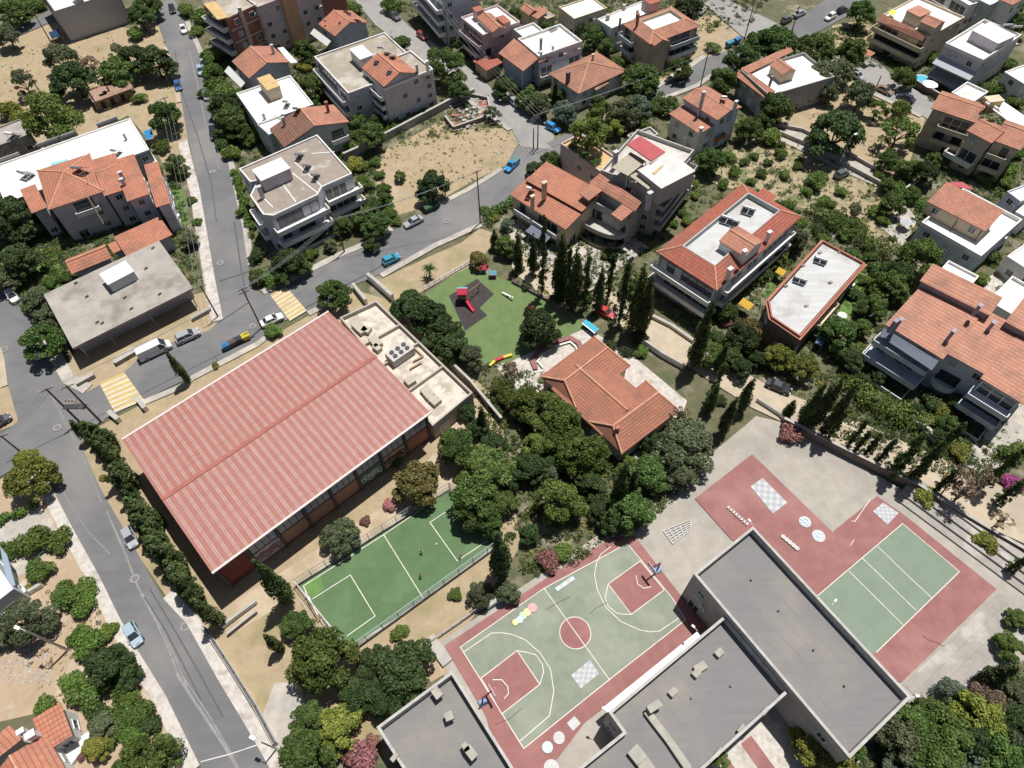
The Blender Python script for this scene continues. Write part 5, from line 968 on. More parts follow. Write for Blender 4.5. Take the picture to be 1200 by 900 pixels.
trees('B', (47, 398, 21), (135, 82, 18), (162, 16, 13), (190, 132, 18), (204, 190, 12), (265, 112, 20), (270, 137, 18), (277, 150, 14), (362, 100, 17), (356, 56, 14), (435, 155, 17), (427, 252, 15), (440, 261, 18), (435, 238, 12), (450, 231, 10), (522, 72, 22), (537, 104, 13), (542, 50, 10), (620, 110, 14), (593, 99, 13), (697, 40, 14), (678, 32, 10), (710, 53, 11), (750, 88, 21), (797, 78, 13), (870, 66, 19), (888, 52, 18), (850, 90, 16), (878, 148, 15), (895, 140, 11), (833, 185, 17), (910, 47, 23), (957, 52, 19), (910, 122, 18), (1000, 57, 16), (1010, 12, 14), (645, 188, 15), (592, 285, 15), (389, 342, 20), (537, 522, 27), (570, 550, 35), (556, 583, 33), (572, 605, 22), (590, 588, 18), (740, 597, 29), (760, 552, 24), (360, 845, 21), (357, 882, 29), (347, 730, 18), (752, 330, 16), (852, 362, 13), (830, 410, 18), (857, 416, 14), (1045, 330, 18), (1025, 357, 15), (985, 388, 21), (1047, 236, 14), (1042, 185, 12), (1067, 195, 11), (1192, 25, 12), (893, 315, 12), (435, 285, 10), (402, 262, 12), (785, 120, 11), (1112, 495, 12), (1062, 90, 11), (603, 15, 9), (172, 3, 13), (12, 10, 14))
trees('O', (68, 64, 15), (6, 38, 12), (42, 350, 15), (52, 370, 14), (5, 325, 14), (221, 280, 10), (632, 120, 15), (732, 126, 19), (967, 85, 19), (985, 80, 14), (972, 106, 12), (1010, 108, 17), (807, 515, 34), (790, 535, 26), (800, 556, 20), (645, 552, 14), (397, 627, 22), (562, 696, 16), (594, 692, 16), (25, 727, 22), (120, 850, 14), (932, 276, 17), (552, 416, 17), (1060, 865, 26), (386, 285, 9), (0, 745, 12), (625, 196, 10), (915, 293, 10))
trees('L', (24, 92, 14), (135, 56, 8), (577, 130, 10), (1002, 243, 10))
trees('U', (662, 126, 16), (747, 122, 15), (595, 261, 9), (725, 140, 12))
trees('G', (1057, 150, 21), (1030, 125, 12), (735, 545, 0.1+16), (420, 140, 11), (845, 888, 13), (1085, 883, 20), (1000, 872, 18), (1055, 128, 14))
trees('X', (32, 558, 23), (28, 537, 12), (915, 416, 18), (945, 428, 17), (395, 852, 27), (975, 880, 24), (950, 876, 20), (1150, 838, 25), (913, 300, 12), (720, 148, 12), (110, 876, 13))
trees('W', (487, 562, 28), (877, 385, 19), (500, 555, 18), (560, 302, 12))
trees('K', (105, 72, 10), (1162, 822, 20), (600, 432, 12))
trees('B', (1078, 862, 26), (1112, 858, 26), (1100, 888, 26), (1175, 884, 24), (1187, 757, 14), (1195, 725, 11), (1092, 836, 15))
trees('D', (1130, 822, 17), (1150, 868, 22), (1056, 878, 18), (1190, 848, 20)); trees('U', (1118, 812, 15), (1128, 880, 20), (1060, 900, 18), (1075, 895, 18))
trees('O', (1165, 850, 18), (1195, 815, 14), (1200, 880, 20))
trees('S', (159, 40, 9), (189, 172, 10), (185, 202, 8), (162, 115, 8), (42, 257, 8), (75, 325, 8), (247, 67, 12), (248, 84, 11), (252, 100, 12), (270, 180, 11), (235, 20, 11), (230, 36, 8), (217, 12, 9), (293, 163, 12), (287, 248, 10), (315, 327, 13), (365, 297, 9), (410, 170, 8), (427, 215, 12), (450, 220, 9), (460, 8, 12), (412, 10, 11), (472, 48, 9), (507, 62, 8), (590, 98, 9), (770, 128, 9), (810, 55, 9), (835, 55, 9), (853, 183, 9), (861, 200, 9), (872, 190, 6), (885, 183, 6), (893, 204, 7), (848, 216, 8), (880, 213, 6), (902, 160, 13), (915, 180, 8), (957, 212, 13), (1090, 65, 10), (1057, 85, 10), (1182, 200, 10), (1050, 220, 11), (1027, 247, 10), (987, 417, 13), (1005, 410, 10), (1162, 300, 10), (1147, 325, 9), (932, 257, 8), (875, 333, 12), (822, 380, 11), (795, 367, 7), (752, 412, 9), (712, 297, 9), (570, 247, 8), (320, 388, 11), (534, 696, 9), (467, 742, 11), (660, 648, 13), (40, 632, 17), (67, 635, 15), (10, 645, 13), (47, 668, 14), (100, 815, 18), (85, 797, 12), (52, 830, 13), (128, 738, 10), (1187, 530, 13), (1180, 75, 9), (925, 240, 7), (1020, 300, 9), (28, 8, 10), (45, 5, 8), (610, 315, 6), (455, 252, 11), (415, 160, 9), (240, 110, 8), (920, 205, 7), (935, 195, 6), (965, 235, 8), (985, 225, 7), (1000, 260, 8), (990, 275, 9), (870, 222, 6), (900, 190, 6), (915, 170, 6), (1180, 215, 8), (1190, 180, 8), (1172, 104, 10), (1150, 330, 6), (785, 245, 6), (795, 235, 6), (800, 250, 7), (815, 230, 6), (760, 245, 5), (440, 190, 8), (30, 205, 6), (1195, 355, 10), (1090, 250, 7), (465, 540, 9))
trees('T', (265, 155, 12), (262, 170, 10), (617, 335, 7), (680, 345, 9), (700, 412, 8), (716, 405, 8), (735, 412, 9), (205, 195, 7), (255, 50, 9), (1092, 470, 12), (1020, 470, 8), (1062, 478, 9), (840, 395, 10), (580, 480, 9), (615, 500, 12), (10, 697, 10), (640, 600, 12), (700, 575, 14), (845, 470, 8), (865, 425, 9), (1000, 345, 10), (960, 270, 9), (700, 130, 10), (660, 205, 8), (500, 88, 6), (350, 130, 9), (300, 300, 11), (605, 300, 8), (650, 350, 8), (665, 345, 9), (690, 350, 8))
trees('Y', (292, 156, 13), (356, 78, 9), (415, 193, 12), (1055, 126, 10), (580, 255, 7), (1085, 582, 13), (1155, 635, 12), (1125, 530, 11), (252, 428, 5), (32, 690, 6), (283, 220, 7), (1100, 340, 7), (10, 130, 12), (22, 138, 10), (875, 145, 8), (1105, 480, 11), (120, 560, 4), (870, 150, 7))
trees('F', (457, 592, 9), (428, 611, 7), (645, 657, 16), (925, 508, 14), (420, 886, 20), (405, 872, 10), (852, 378, 7), (437, 870, 9), (93, 885, 6), (850, 371, 5))
trees('V', (1187, 567, 10), (1178, 562, 7))
spires('C', (607, 275, 607, 317), (626, 279, 624, 322), (659, 282, 655, 350, 1.3), (676, 298, 671, 362, 1.2), (704, 317, 699, 366), (755, 318, 740, 388, 1.25), (762, 330, 750, 393, 1.2), (839, 361, 810, 431, 1.1), (850, 405, 840, 437), (880, 440, 866, 482), (862, 463, 845, 508), (845, 450, 828, 484), (571, 477, 567, 505), (597, 622, 588, 673, 1.3), (191, 409, 221, 449, .8), (306, 747, 330, 762, .8), (299, 652, 340, 705, 1.1), (91, 517, 150, 562, 1.0), (81, 492, 107, 517, 1), (222, 702, 260, 730, 1.1), (730, 540, 722, 592, 1.1), (742, 548, 735, 590), (653, 97, 650, 122), (582, 268, 580, 292), (967, 447, 938, 498, 1.1), (934, 470, 921, 488), (1007, 447, 962, 511, .9), (992, 443, 950, 502, .9), (980, 450, 945, 500, .9), (1195, 785, 1145, 801, 1.3))
spires('R', (651, 267, 635, 347), (736, 318, 725, 381, 1.3), (686, 308, 684, 362, 1.2), (660, 300, 664, 356), (1000, 487, 967, 518), (1017, 492, 993, 523), (1025, 510, 1000, 531), (1036, 513, 1012, 534), (1050, 515, 1026, 543), (1085, 508, 1040, 556, 1.2), (1075, 522, 1047, 556), (1117, 530, 1060, 566, 1.2), (1140, 505, 1070, 558, 1.2), (1200, 527, 1147, 572, 1.2), (1200, 560, 1165, 590, 1.2), (1130, 560, 1092, 578), (1200, 640, 1180, 668, 1.1), (722, 305, 712, 352, 1.1), (845, 425, 832, 470))
spires('N', (1135, 545, 1100, 582), (1150, 560, 1110, 592), (1170, 545, 1118, 585), (800, 475, 790, 505), (1182, 600, 1160, 620))
# the leaning cypress screen left of the sports hall
for i, (x, y) in enumerate([(108, 508), (116, 518), (124, 527), (131, 538), (137, 549), (143, 561), (149, 573), (155, 586), (161, 597), (168, 609), (175, 621), (182, 632), (190, 643), (198, 655), (206, 667), (214, 680), (222, 692), (122, 515), (147, 557), (173, 607), (204, 657)]):
    j = (i*37) % 7; spires('C' if i % 3 else 'R', (x-12-j*1.2, y-13-j, x+12, y+11, 1.3+.12*(j % 4)))
for x, y, r in ((200, 672, 9), (216, 692, 10), (176, 640, 8), (158, 604, 8), (232, 704, 8)): trees('B', (x, y, r))
# palm
t = tag(empty('palm_tree', P(504, 325)), 'small palm with arching fronds in the dry verge by the playground fence', 'palm'); mb = MB(); mb.tube((t.location.x, t.location.y, 0), (t.location.x, t.location.y, 1.8), .22, .18, 8); mb.build('trunk', BARK, t)
mb = MB(); o = Vector((t.location.x, t.location.y, 1.8))
for i in range(16):
    a = i*2.4; L = 1.8+.5*math.sin(i*3.1); d = Vector((math.cos(a), math.sin(a), 0)); e = Vector((-d.y, d.x, 0)); pv = o
    for j in range(5):
        nx = o+d*(L*(j+1)/5)+Vector((0, 0, 1.1*math.sin((j+1)/5*2.5)-.25*(j+1)/5)); w0, w1 = .26*(1-j/5.5), .26*(1-(j+1)/5.5); mb.poly([pv-e*w0, pv+e*w0, nx+e*w1, nx-e*w1]); pv = nx
mb.build('fronds', LM['shrub'], t)
# hedges
def hedge(label, px, wid, hgt, lm, nm='hedge'):
    p = [P(*q) for q in px]; rnd = np.random.default_rng(len(label)); bl = []
    for i in range(len(p)-1):
        L = (p[i+1]-p[i]).length; n = max(2, int(L/.9))
        for k in range(n+1):
            q = p[i].lerp(p[i+1], k/n); o = rnd.normal(size=2)*wid*.2; bl.append((q.x+o[0]-p[0].x, q.y+o[1]-p[0].y, hgt*(.4+.25*rnd.random()), wid*(.42+.18*rnd.random()), min(1.4, hgt/wid)))
    V, c = leaf_cloud(rnd, bl, min(14000, len(bl)*150), .3); o = bpy.data.objects.new(nm, leaf_mesh(nm, V, c, LM[lm])); COL.objects.link(o); o.location = (p[0].x, p[0].y, 0); return tag(o, label, 'hedge')
hedge('thick clipped hedge between the cypress row and the big orange roofed block', [(990, 455), (1030, 480), (1062, 495), (1085, 503)], 3.4, 2.6, 'shrub'); hedge('thick ivy covered hedge behind the terracotta edged villa', [(950, 252), (975, 268), (1005, 285), (1036, 300)], 3.0, 2.6, 'shrub')
hedge('low hedge beside the paved courtyard at the left edge', [(3, 611), (20, 605), (37, 595)], 1.3, 1.2, 'shrub'); hedge('hedge along the front of the double orange roofed house', [(572, 258), (588, 247), (602, 236)], 2.2, 1.8, 'broad'); hedge('hedge along the pavement right of the long left street', [(277, 205), (283, 225), (290, 250), (296, 275)], 1.6, 1.6, 'shrub')
hedge('hedge at the foot of the blank concrete wall by the pale street', [(620, 20), (640, 40), (655, 50)], 2, 2, 'broad'); hedge('hedge beside the driveway of the two level orange house', [(750, 145), (762, 130), (772, 118)], 2, 2.4, 'shrub'); hedge('hedge along the lane at the foot of the beige balcony house', [(1050, 232), (1065, 238), (1080, 245)], 2.2, 2, 'broad')
hedge('dark planting strip along the side of the red skirted block', [(872, 340), (890, 322), (912, 302), (930, 285)], 3, 2.4, 'broad'); hedge('creeper along the garden wall below the grey block with skylights', [(405, 185), (425, 172), (462, 150), (500, 132)], 1.2, 1.5, 'shrub')
# loose dry tufts and weeds (nobody could count them)
def tufts(name, polys, n, size, lm, seed, big=1.0):
    rnd = np.random.default_rng(seed); pts = []
    for q in polys:
        w_ = [P(*k) for k in q]; xs = [k.x for k in w_]; ys = [k.y for k in w_]; got = 0
        while got < n:
            x, y = rnd.uniform(min(xs), max(xs)), rnd.uniform(min(ys), max(ys)); ins = False; j = len(w_)-1
            for i in range(len(w_)):
                if (w_[i].y > y) != (w_[j].y > y) and x < (w_[j].x-w_[i].x)*(y-w_[i].y)/(w_[j].y-w_[i].y)+w_[i].x: ins = not ins
                j = i
            if ins: pts.append((x, y, .06, (.10+.30*rnd.random()**4)*big, .8)); got += 1
    V, c = leaf_cloud(rnd, pts, int(len(pts)*7*big), size); o = bpy.data.objects.new(name, leaf_mesh(name, V, c, LM[lm])); COL.objects.link(o); return tag(o, kind='stuff')
LOTS = [[(0, 80), (60, 40), (152, 40), (190, 35), (205, 80), (150, 130), (30, 180)], [(450, 185), (520, 145), (600, 155), (620, 178), (500, 240)], [(930, 130), (1000, 100), (1080, 138), (1050, 205)], [(850, 185), (905, 160), (1060, 240), (1040, 285), (920, 235)], [(300, 690), (440, 600), (500, 535), (520, 560), (350, 670)], [(0, 730), (60, 690), (110, 700), (180, 840), (60, 830)], [(460, 330), (540, 290), (560, 300), (480, 345)]]
LM['straw'] = leaf_mat('straw', (.24, .18, .09), (.33, .25, .13), (.42, .33, .18))
tufts('dry_grass', LOTS[:4]+LOTS[5:6], 380, .15, 'straw', 3); tufts('weeds', LOTS[:4]+LOTS[5:6], 40, .2, 'olive', 5)
WILD = [[(690, 0), (900, 0), (880, 30), (700, 60)], [(600, 250), (720, 230), (760, 400), (600, 330)], [(870, 240), (1100, 250), (1050, 480), (850, 430)], [(560, 420), (640, 440), (720, 640), (620, 680), (540, 520)], [(680, 560), (800, 480), (820, 560), (720, 640)], [(300, 40), (440, 100), (460, 240), (330, 330)], [(930, 470), (1130, 490), (1190, 560), (1100, 560), (950, 500)], [(1000, 870), (1060, 820), (1250, 760), (1250, 940), (950, 940)], [(0, 230), (60, 230), (80, 340), (20, 330)]]
BLOCKS = [[(655, 185), (760, 130), (835, 100), (900, 150), (1050, 228), (1200, 250), (1230, 560), (1125, 540), (900, 450), (810, 393), (705, 330), (600, 285), (600, 248)], [(230, 10), (405, -4), (480, 68), (550, 122), (590, 150), (440, 180), (446, 262), (312, 338), (296, 290), (282, 205), (255, 110)], [(450, 0), (640, 133), (755, 105), (805, 75), (812, 0), (640, -30)], [(910, 60), (1010, 20), (1190, 90), (1230, 260), (1095, 240), (1100, 130), (1060, 85)], [(-20, 215), (210, 215), (238, 330), (60, 400), (-20, 320)]]
tufts('undergrowth', BLOCKS, 1500, .24, 'shrub', 21, 2.2); tufts('undergrowth', BLOCKS, 1300, .26, 'dark', 22, 2.6); tufts('undergrowth', BLOCKS, 700, .22, 'olive', 23, 2.2); tufts('undergrowth', BLOCKS, 350, .2, 'straw', 24, 2.0)
tufts('undergrowth', WILD, 520, .26, 'broad', 9, 2.6); tufts('undergrowth', WILD, 170, .24, 'yel', 10, 1.8); tufts('undergrowth', WILD, 260, .24, 'olive', 12, 2.0)

trees('S', (82, 700, 17), (100, 690, 14), (98, 712, 13), (74, 692, 12), (105, 750, 17), (92, 745, 11), (150, 818, 17), (165, 835, 15), (140, 838, 16), (128, 860, 15), (155, 862, 15)); trees('D', (128, 780, 24), (145, 795, 15), (112, 775, 15)); trees('G', (172, 886, 27), (150, 892, 18), (192, 880, 16)); trees('T', (118, 842, 13), (176, 848, 13), (108, 800, 10))
trees('B', (905, 265, 11), (885, 300, 10), (1000, 300, 10), (960, 300, 0.1+8), (1040, 215, 9), (1070, 225, 9), (700, 118, 11), (760, 150, 10), (1110, 345, 10), (1055, 345, 11), (1010, 382, 12), (1095, 185, 9), (1185, 160, 10), (300, 322, 10), (330, 322, 12), (358, 312, 9), (412, 240, 9), (468, 205, 7), (378, 92, 10), (350, 108, 11), (365, 118, 9), (440, 140, 9), (640, 30, 8), (585, 100, 8), (655, 110, 9), (722, 72, 9), (740, 105, 10))
trees('D', (580, 520, 18), (600, 555, 18), (620, 625, 14), (690, 560, 18), (705, 600, 16), (720, 610, 18), (770, 520, 18), (640, 545, 16), (545, 480, 12), (560, 500, 14), (870, 430, 14), (890, 420, 12), (1030, 440, 10), (1010, 445, 10), (1075, 480, 10), (1120, 470, 11), (1100, 510, 9))
trees('S', (940, 260, 8), (910, 250, 9), (985, 255, 9), (1010, 270, 9), (965, 280, 8), (1025, 315, 9), (1015, 330, 8), (895, 290, 8), (860, 330, 9), (845, 345, 9), (930, 255, 7), (1035, 258, 8), (870, 240, 6), (975, 240, 6), (945, 225, 7), (825, 200, 7), (812, 215, 8), (805, 260, 7), (790, 262, 6), (1060, 195, 9), (1030, 205, 7), (640, 200, 8), (1155, 210, 9), (1165, 195, 8), (1190, 120, 8), (1160, 105, 8), (320, 165, 8), (425, 195, 8), (445, 205, 7), (455, 240, 9), (465, 260, 7), (215, 205, 6), (225, 235, 6), (232, 260, 6), (60, 330, 8), (35, 360, 9))
# ------------------------------------------------------------------ vehicles
def paint(name, c, metal=.0): return mat(name, c, rough=.32, spec=.5, metal=metal, coat=.6)
TYRE = mat('tyre rubber', (.018, .018, .019)); RIM = mat('alloy rim', (.40, .40, .41), rough=.35, metal=.7); LAMP = mat('headlight glass', (.62, .64, .66), rough=.15); TAIL = mat('tail light red', (.30, .02, .02), rough=.2); TRIM = mat('black trim', (.02, .02, .021), rough=.5)
CARMESH = {}
# x from rear to front, z of the shoulder line, half width
SHAPES = dict(hatch=dict(L=3.9, W=.85, belt=.88, roof=1.48, prof=[(-1.95, .72, .74), (-1.86, .90, .80), (-.9, .93, .85), (.55, .92, .85), (.95, .88, .84), (1.7, .74, .78), (1.93, .55, .66)], cab=[(-1.80, -1.45, .72, .60), (.98, .28, .74, .62)]),
              sedan=dict(L=4.5, W=.88, belt=.88, roof=1.42, prof=[(-2.25, .66, .72), (-2.15, .88, .80), (-1.5, .92, .86), (.6, .91, .88), (1.05, .88, .87), (2.0, .72, .80), (2.22, .52, .66)], cab=[(-1.62, -1.0, .74, .60), (1.08, .35, .76, .62)]),
              suv=dict(L=4.6, W=.94, belt=1.05, roof=1.72, prof=[(-2.28, .82, .80), (-2.2, 1.05, .88), (-1.2, 1.07, .93), (.7, 1.06, .94), (1.15, 1.03, .92), (2.05, .92, .86), (2.27, .62, .74)], cab=[(-2.1, -1.8, .82, .68), (1.18, .45, .84, .68)]),
              van=dict(L=6.0, W=1.02, belt=1.3, roof=2.45, prof=[(-3.0, 1.2, .96), (-2.95, 1.3, 1.0), (-1, 1.3, 1.02), (1.7, 1.3, 1.02), (2.2, 1.12, 1.0), (2.8, .92, .92), (2.99, .6, .8)], cab=[(-2.95, -2.9, .99, .93), (2.25, 1.45, 1.0, .90)]),
              pickup=dict(L=4.7, W=.86, belt=.98, roof=1.62, prof=[(-2.35, .78, .80), (-2.3, .80, .84), (-.25, .82, .86), (-.2, .98, .86), (.8, .98, .86), (1.2, .94, .85), (2.1, .82, .80), (2.34, .55, .7)], cab=[(-.3, -.15, .78, .66), (1.2, .55, .8, .66)]))
def car_meshes(kind):
    if kind in CARMESH: return CARMESH[kind]
    s = SHAPES[kind]; b = MB(); secs = []
    for x, z, w_ in s['prof']: secs.append([Vector((x, y, zz)) for y, zz in ((-w_*.92, .24), (-w_, .45), (-w_, z-.16), (-w_*.90, z), (w_*.90, z), (w_, z-.16), (w_, .45), (w_*.92, .24))])
    for i in range(len(secs)-1):
        for j in range(8): b.poly([secs[i][j], secs[i][(j+1) % 8], secs[i+1][(j+1) % 8], secs[i+1][j]][::-1], smooth=False)
    b.poly(secs[0]); b.poly(secs[-1][::-1])
    (xr0, xr1, wr0, wr1), (xf0, xf1, wf0, wf1) = s['cab']; zb, zt = s['belt']-.02, s['roof']
    lo = [Vector((xr0, -wr0, zb)), Vector((xf0, -wf0, zb)), Vector((xf0, wf0, zb)), Vector((xr0, wr0, zb))]; hi = [Vector((xr1, -wr1, zt)), Vector((xf1, -wf1, zt)), Vector((xf1, wf1, zt)), Vector((xr1, wr1, zt))]
    up = Vector((0, 0, .05)); hi2 = [h_*.97+Vector((0, 0, h_.z*.03+.045)) for h_ in hi]
    b.poly(hi2); [b.poly([hi[i], hi[(i+1) % 4], hi2[(i+1) % 4], hi2[i]]) for i in range(4)]
    for i in range(4): b.beam(lo[i], hi[i]-Vector((0, 0, .02)), .10, .03)
    mx0, mx1 = lo[0].lerp(lo[1], .52), hi[0].lerp(hi[1], .5); b.beam(mx0+Vector((0, -.012, 0)), mx1+Vector((0, -.012, 0)), .1, .03); m0, m1 = Vector((mx0.x, -mx0.y, mx0.z)), Vector((mx1.x, -mx1.y, mx1.z)); b.beam(m0+Vector((0, .012, 0)), m1+Vector((0, .012, 0)), .1, .03)
    for sg in (-1, 1): b.box((xf0-.25, sg*(wf0+.17), zb+.1), (.16, .2, .14))
    glass = MB(); gl = [v*1.0 for v in lo]
    if kind == 'van':                                 # closed load box, glass only round the cabin
        cx = .9
        bl, bh = [Vector((cx, -1.0, zb)), Vector((cx, 1.0, zb))], [Vector((cx, -.92, zt)), Vector((cx, .92, zt))]
        b.poly([lo[0], bl[0], bh[0], hi[0]]); b.poly([bl[1], lo[3], hi[3], bh[1]]); b.poly([lo[3], lo[0], hi[0], hi[3]]); b.poly([hi[0], bh[0], bh[1], hi[3]])
        glass.poly([bl[0], lo[1], hi[1], bh[0]]); glass.poly([lo[1], lo[2], hi[2], hi[1]]); glass.poly([lo[2], bl[1], bh[1], hi[2]])
    else:
        for i in range(4): glass.poly([lo[i], lo[(i+1) % 4], hi[(i+1) % 4], hi[i]])
        glass.poly(hi)
    xs = (s['L']*.31, -s['L']*.30); r = .32 if kind not in ('suv', 'van') else .37
    ty = MB(); ty.tube((0, -.11, 0), (0, .11, 0), r, n=16); rm = MB(); rm.tube((0, -.125, 0), (0, .125, 0), r*.6, n=10)
    hl = MB(); hl.box((0, 0, 0), (.22, .34, .13)); tl = MB(); tl.box((0, 0, 0), (.10, .26, .20))
    pl = MB(); pl.box((0, 0, 0), (.04, .5, .12))
    pz = s['prof'][-2][1]-.1
    CARMESH[kind] = dict(body=unit_mesh('body', b, TRIM), glass=unit_mesh('windows', glass, GLASS), tyre=unit_mesh('wheel', ty, TYRE), rim=unit_mesh('rim', rm, RIM), hl=unit_mesh('headlight', hl, LAMP), tl=unit_mesh('taillight', tl, TAIL), xs=xs, r=r, pz=pz, s=s); return CARMESH[kind]
def put(name, me, parent, loc, rz=0): o = bpy.data.objects.new(name, me); COL.objects.link(o); o.parent = parent; o.location = loc; o.rotation_euler.z = rz; return o
def car(x, y, hx, hy, kind, col, label, cat='car', z=.22, extra=None):
    M = car_meshes(kind); p, q = P(x, y), P(hx, hy); t = tag(empty('parked_'+('van' if kind == 'van' else 'pickup' if kind == 'pickup' else 'car'), (p.x, p.y, z), math.atan2(q.y-p.y, q.x-p.x)), label, cat, 'parked cars')
    b = put('body', M['body'], t, (0, 0, 0)); b.material_slots[0].link = 'OBJECT'; b.material_slots[0].material = col; put('windows', M['glass'], t, (0, 0, 0)); s = M['s']
    for sx in M['xs']:
        for sg in (-1, 1): w_ = put('wheel', M['tyre'], t, (sx, sg*(s['W']-.10), M['r'])); put('rim', M['rim'], w_, (0, 0, 0))
    for sg in (-1, 1): put('headlight', M['hl'], t, (s['L']/2-.16, sg*s['W']*.62, M['pz'])); put('taillight', M['tl'], t, (-s['L']/2+.03, sg*s['W']*.70, s['prof'][0][1]-.05))
    if extra: extra(t)
    return t
CW = paint('white car paint', (.68, .68, .67)); CS = paint('silver car paint', (.42, .43, .45), .3); CK = paint('black car paint', (.018, .019, .022)); CG = paint('grey car paint', (.12, .125, .13), .2); CB = paint('blue car paint', (.045, .12, .30)); CR = paint('red car paint', (.45, .025, .03)); CT = paint('turquoise car paint', (.03, .26, .38)); CLB = paint('light blue car paint', (.36, .47, .53), .2); CBZ = paint('bronze car paint', (.32, .22, .16), .3); CNV = paint('navy car paint', (.03, .035, .06)); CMR = paint('maroon car paint', (.28, .04, .05)); CBB = paint('bright blue cover', (.02, .24, .55))
car(459, 307, 471, 301, 'hatch', CT, 'turquoise blue hatchback parked by the dry verge across from the curved balcony block'); car(485, 263, 473, 269, 'sedan', CS, 'silver sedan parked at the kerb near the green dumpster')
car(159, 745, 167, 760, 'hatch', CLB, 'light blue hatchback parked on the lower left street'); car(155, 632, 161, 645, 'hatch', CS, 'silver car parked under the evergreen screen beside the sports hall')
car(184, 414, 203, 405, 'van', CW, 'white delivery van parked in front of the bare concrete roofed building', 'van'); car(222, 397, 233, 392, 'suv', CS, 'silver estate car parked just in front of the white delivery van')
car(320, 378, 331, 373, 'sedan', CW, 'white car parked next to the yellow crossing above the sports hall'); car(46, 413, 52, 424, 'suv', CW, 'white car under the street tree at the far left'); car(17, 350, 25, 361, 'hatch', CW, 'white car in tree shade at the upper end of the far left street'); car(2, 497, 12, 491, 'hatch', CG, 'dark car at the left edge by the dry corner plot')
car(203, 14, 206, 24, 'hatch', CK, 'black car at the top of the long left street'); car(216, 37, 220, 48, 'sedan', CW, 'white car parked near the top of the long left street'); car(236, 86, 239, 96, 'hatch', CLB, 'pale blue car parked by the hedge of the gabled house with white awnings')
car(210, 104, 213, 115, 'hatch', CB, 'dark blue car parked on the left side of the long left street'); car(243, 114, 246, 124, 'sedan', CS, 'silver car half under trees on the long left street'); car(252, 160, 254, 172, 'suv', CK, 'black sport utility car parked beside the white roof with yellow box')
car(463, 22, 472, 29, 'suv', CG, 'dark grey off road car on the pale street at the top'); car(495, 45, 504, 52, 'hatch', CMR, 'maroon red hatchback on the pale street below the blue grey balcony block'); car(541, 4, 548, 10, 'hatch', CG, 'dark car in shade behind the blue grey balcony block')
car(603, 123, 611, 129, 'hatch', CS, 'silver car in tree shade by the white terrace house'); car(634, 142, 642, 148, 'sedan', CG, 'dark grey car beside the bright blue car'); car(648, 153, 658, 158, 'hatch', CBB, 'bright blue car parked at the street corner')
car(801, 91, 812, 86, 'hatch', CR, 'bright red hatchback on the grey street by the cross roofed house'); car(760, 113, 769, 108, 'suv', CK, 'black car in deep tree shade on the grey street'); car(986, 15, 996, 10, 'hatch', CK, 'black car beside a white one on the street at the top right'); car(972, 23, 962, 29, 'hatch', CW, 'white hatchback on the street at the top right')
car(936, 19, 946, 14, 'sedan', CS, 'silver car on the far side of the street at the top right'); car(921, 26, 930, 21, 'hatch', CG, 'dark grey car behind the silver one at the top right'); car(1035, 109, 1046, 114, 'sedan', CBZ, 'bronze car parked by the dry plot below the house with orange front strip')
car(1060, 118, 1049, 113, 'sedan', CNV, 'navy blue car parked behind the bronze car'); car(1003, 92, 1013, 97, 'hatch', CS, 'pale silver car partly under trees near the bronze car'); car(985, 207, 995, 202, 'hatch', CG, 'dark grey car beside the walled footpath and the orchard')
car(822, 15, 828, 7, 'hatch', CW, 'white car at the edge of the pale forecourt at the top'); car(709, 369, 719, 374, 'hatch', CR, 'red car parked by the tall cypresses near the kindergarten'); car(911, 456, 923, 461, 'sedan', CK, 'black car in the shade on the tan street')
def load(t):
    m = MB(); m.box((-1.25, 0, 1.05), (1.9, 1.6, .6)); m.build('load_cover', mat('green tarpaulin', (.10, .20, .19)), None).parent = t
car(600, 197, 594, 203, 'pickup', CBB, 'small blue pickup with a green covered load beside the dry lot', 'pickup', extra=load)
# ------------------------------------------------------------------ bins
def bin_(x, y, hx, hy, col, label, w_=1.4, d=1.1):
    p, q = P(x, y), P(hx, hy); a = math.atan2(q.y-p.y, q.x-p.x); t = tag(empty('rubbish_bin', (p.x, p.y, .22), a), label, 'rubbish bin', 'rubbish bins')
    b = MB(); f0 = [Vector((sx*w_*.44, sy*d*.42, .15)) for sx, sy in ((-1, -1), (1, -1), (1, 1), (-1, 1))]; f1 = [Vector((sx*w_*.5, sy*d*.5, 1.15)) for sx, sy in ((-1, -1), (1, -1), (1, 1), (-1, 1))]
    for i in range(4): b.poly([f0[i], f0[(i+1) % 4], f1[(i+1) % 4], f1[i]])
    b.poly(f0[::-1]); b.poly(f1); o = b.build('body', col); o.parent = t; l = MB(); n = 6
    for i in range(n): a0, a1 = math.pi*i/n, math.pi*(i+1)/n; l.poly([(-w_*.52, d*.53*math.cos(a0), 1.153+.28*math.sin(a0)), (w_*.52, d*.53*math.cos(a0), 1.153+.28*math.sin(a0)), (w_*.52, d*.53*math.cos(a1), 1.153+.28*math.sin(a1)), (-w_*.52, d*.53*math.cos(a1), 1.153+.28*math.sin(a1))])
    for sg in (-1, 1): l.poly([(sg*w_*.52, d*.53*math.cos(math.pi*i/n), 1.153+.28*math.sin(math.pi*i/n)) for i in range(n+1)])
    o = l.build('lid', col); o.parent = t
    for sx in (-1, 1):
        for sy in (-1, 1): k = MB(); k.tube((sx*w_*.38, sy*d*.36-.05, .09), (sx*w_*.38, sy*d*.36+.05, .09), .09, n=8); o = k.build('wheel', TYRE); o.parent = t
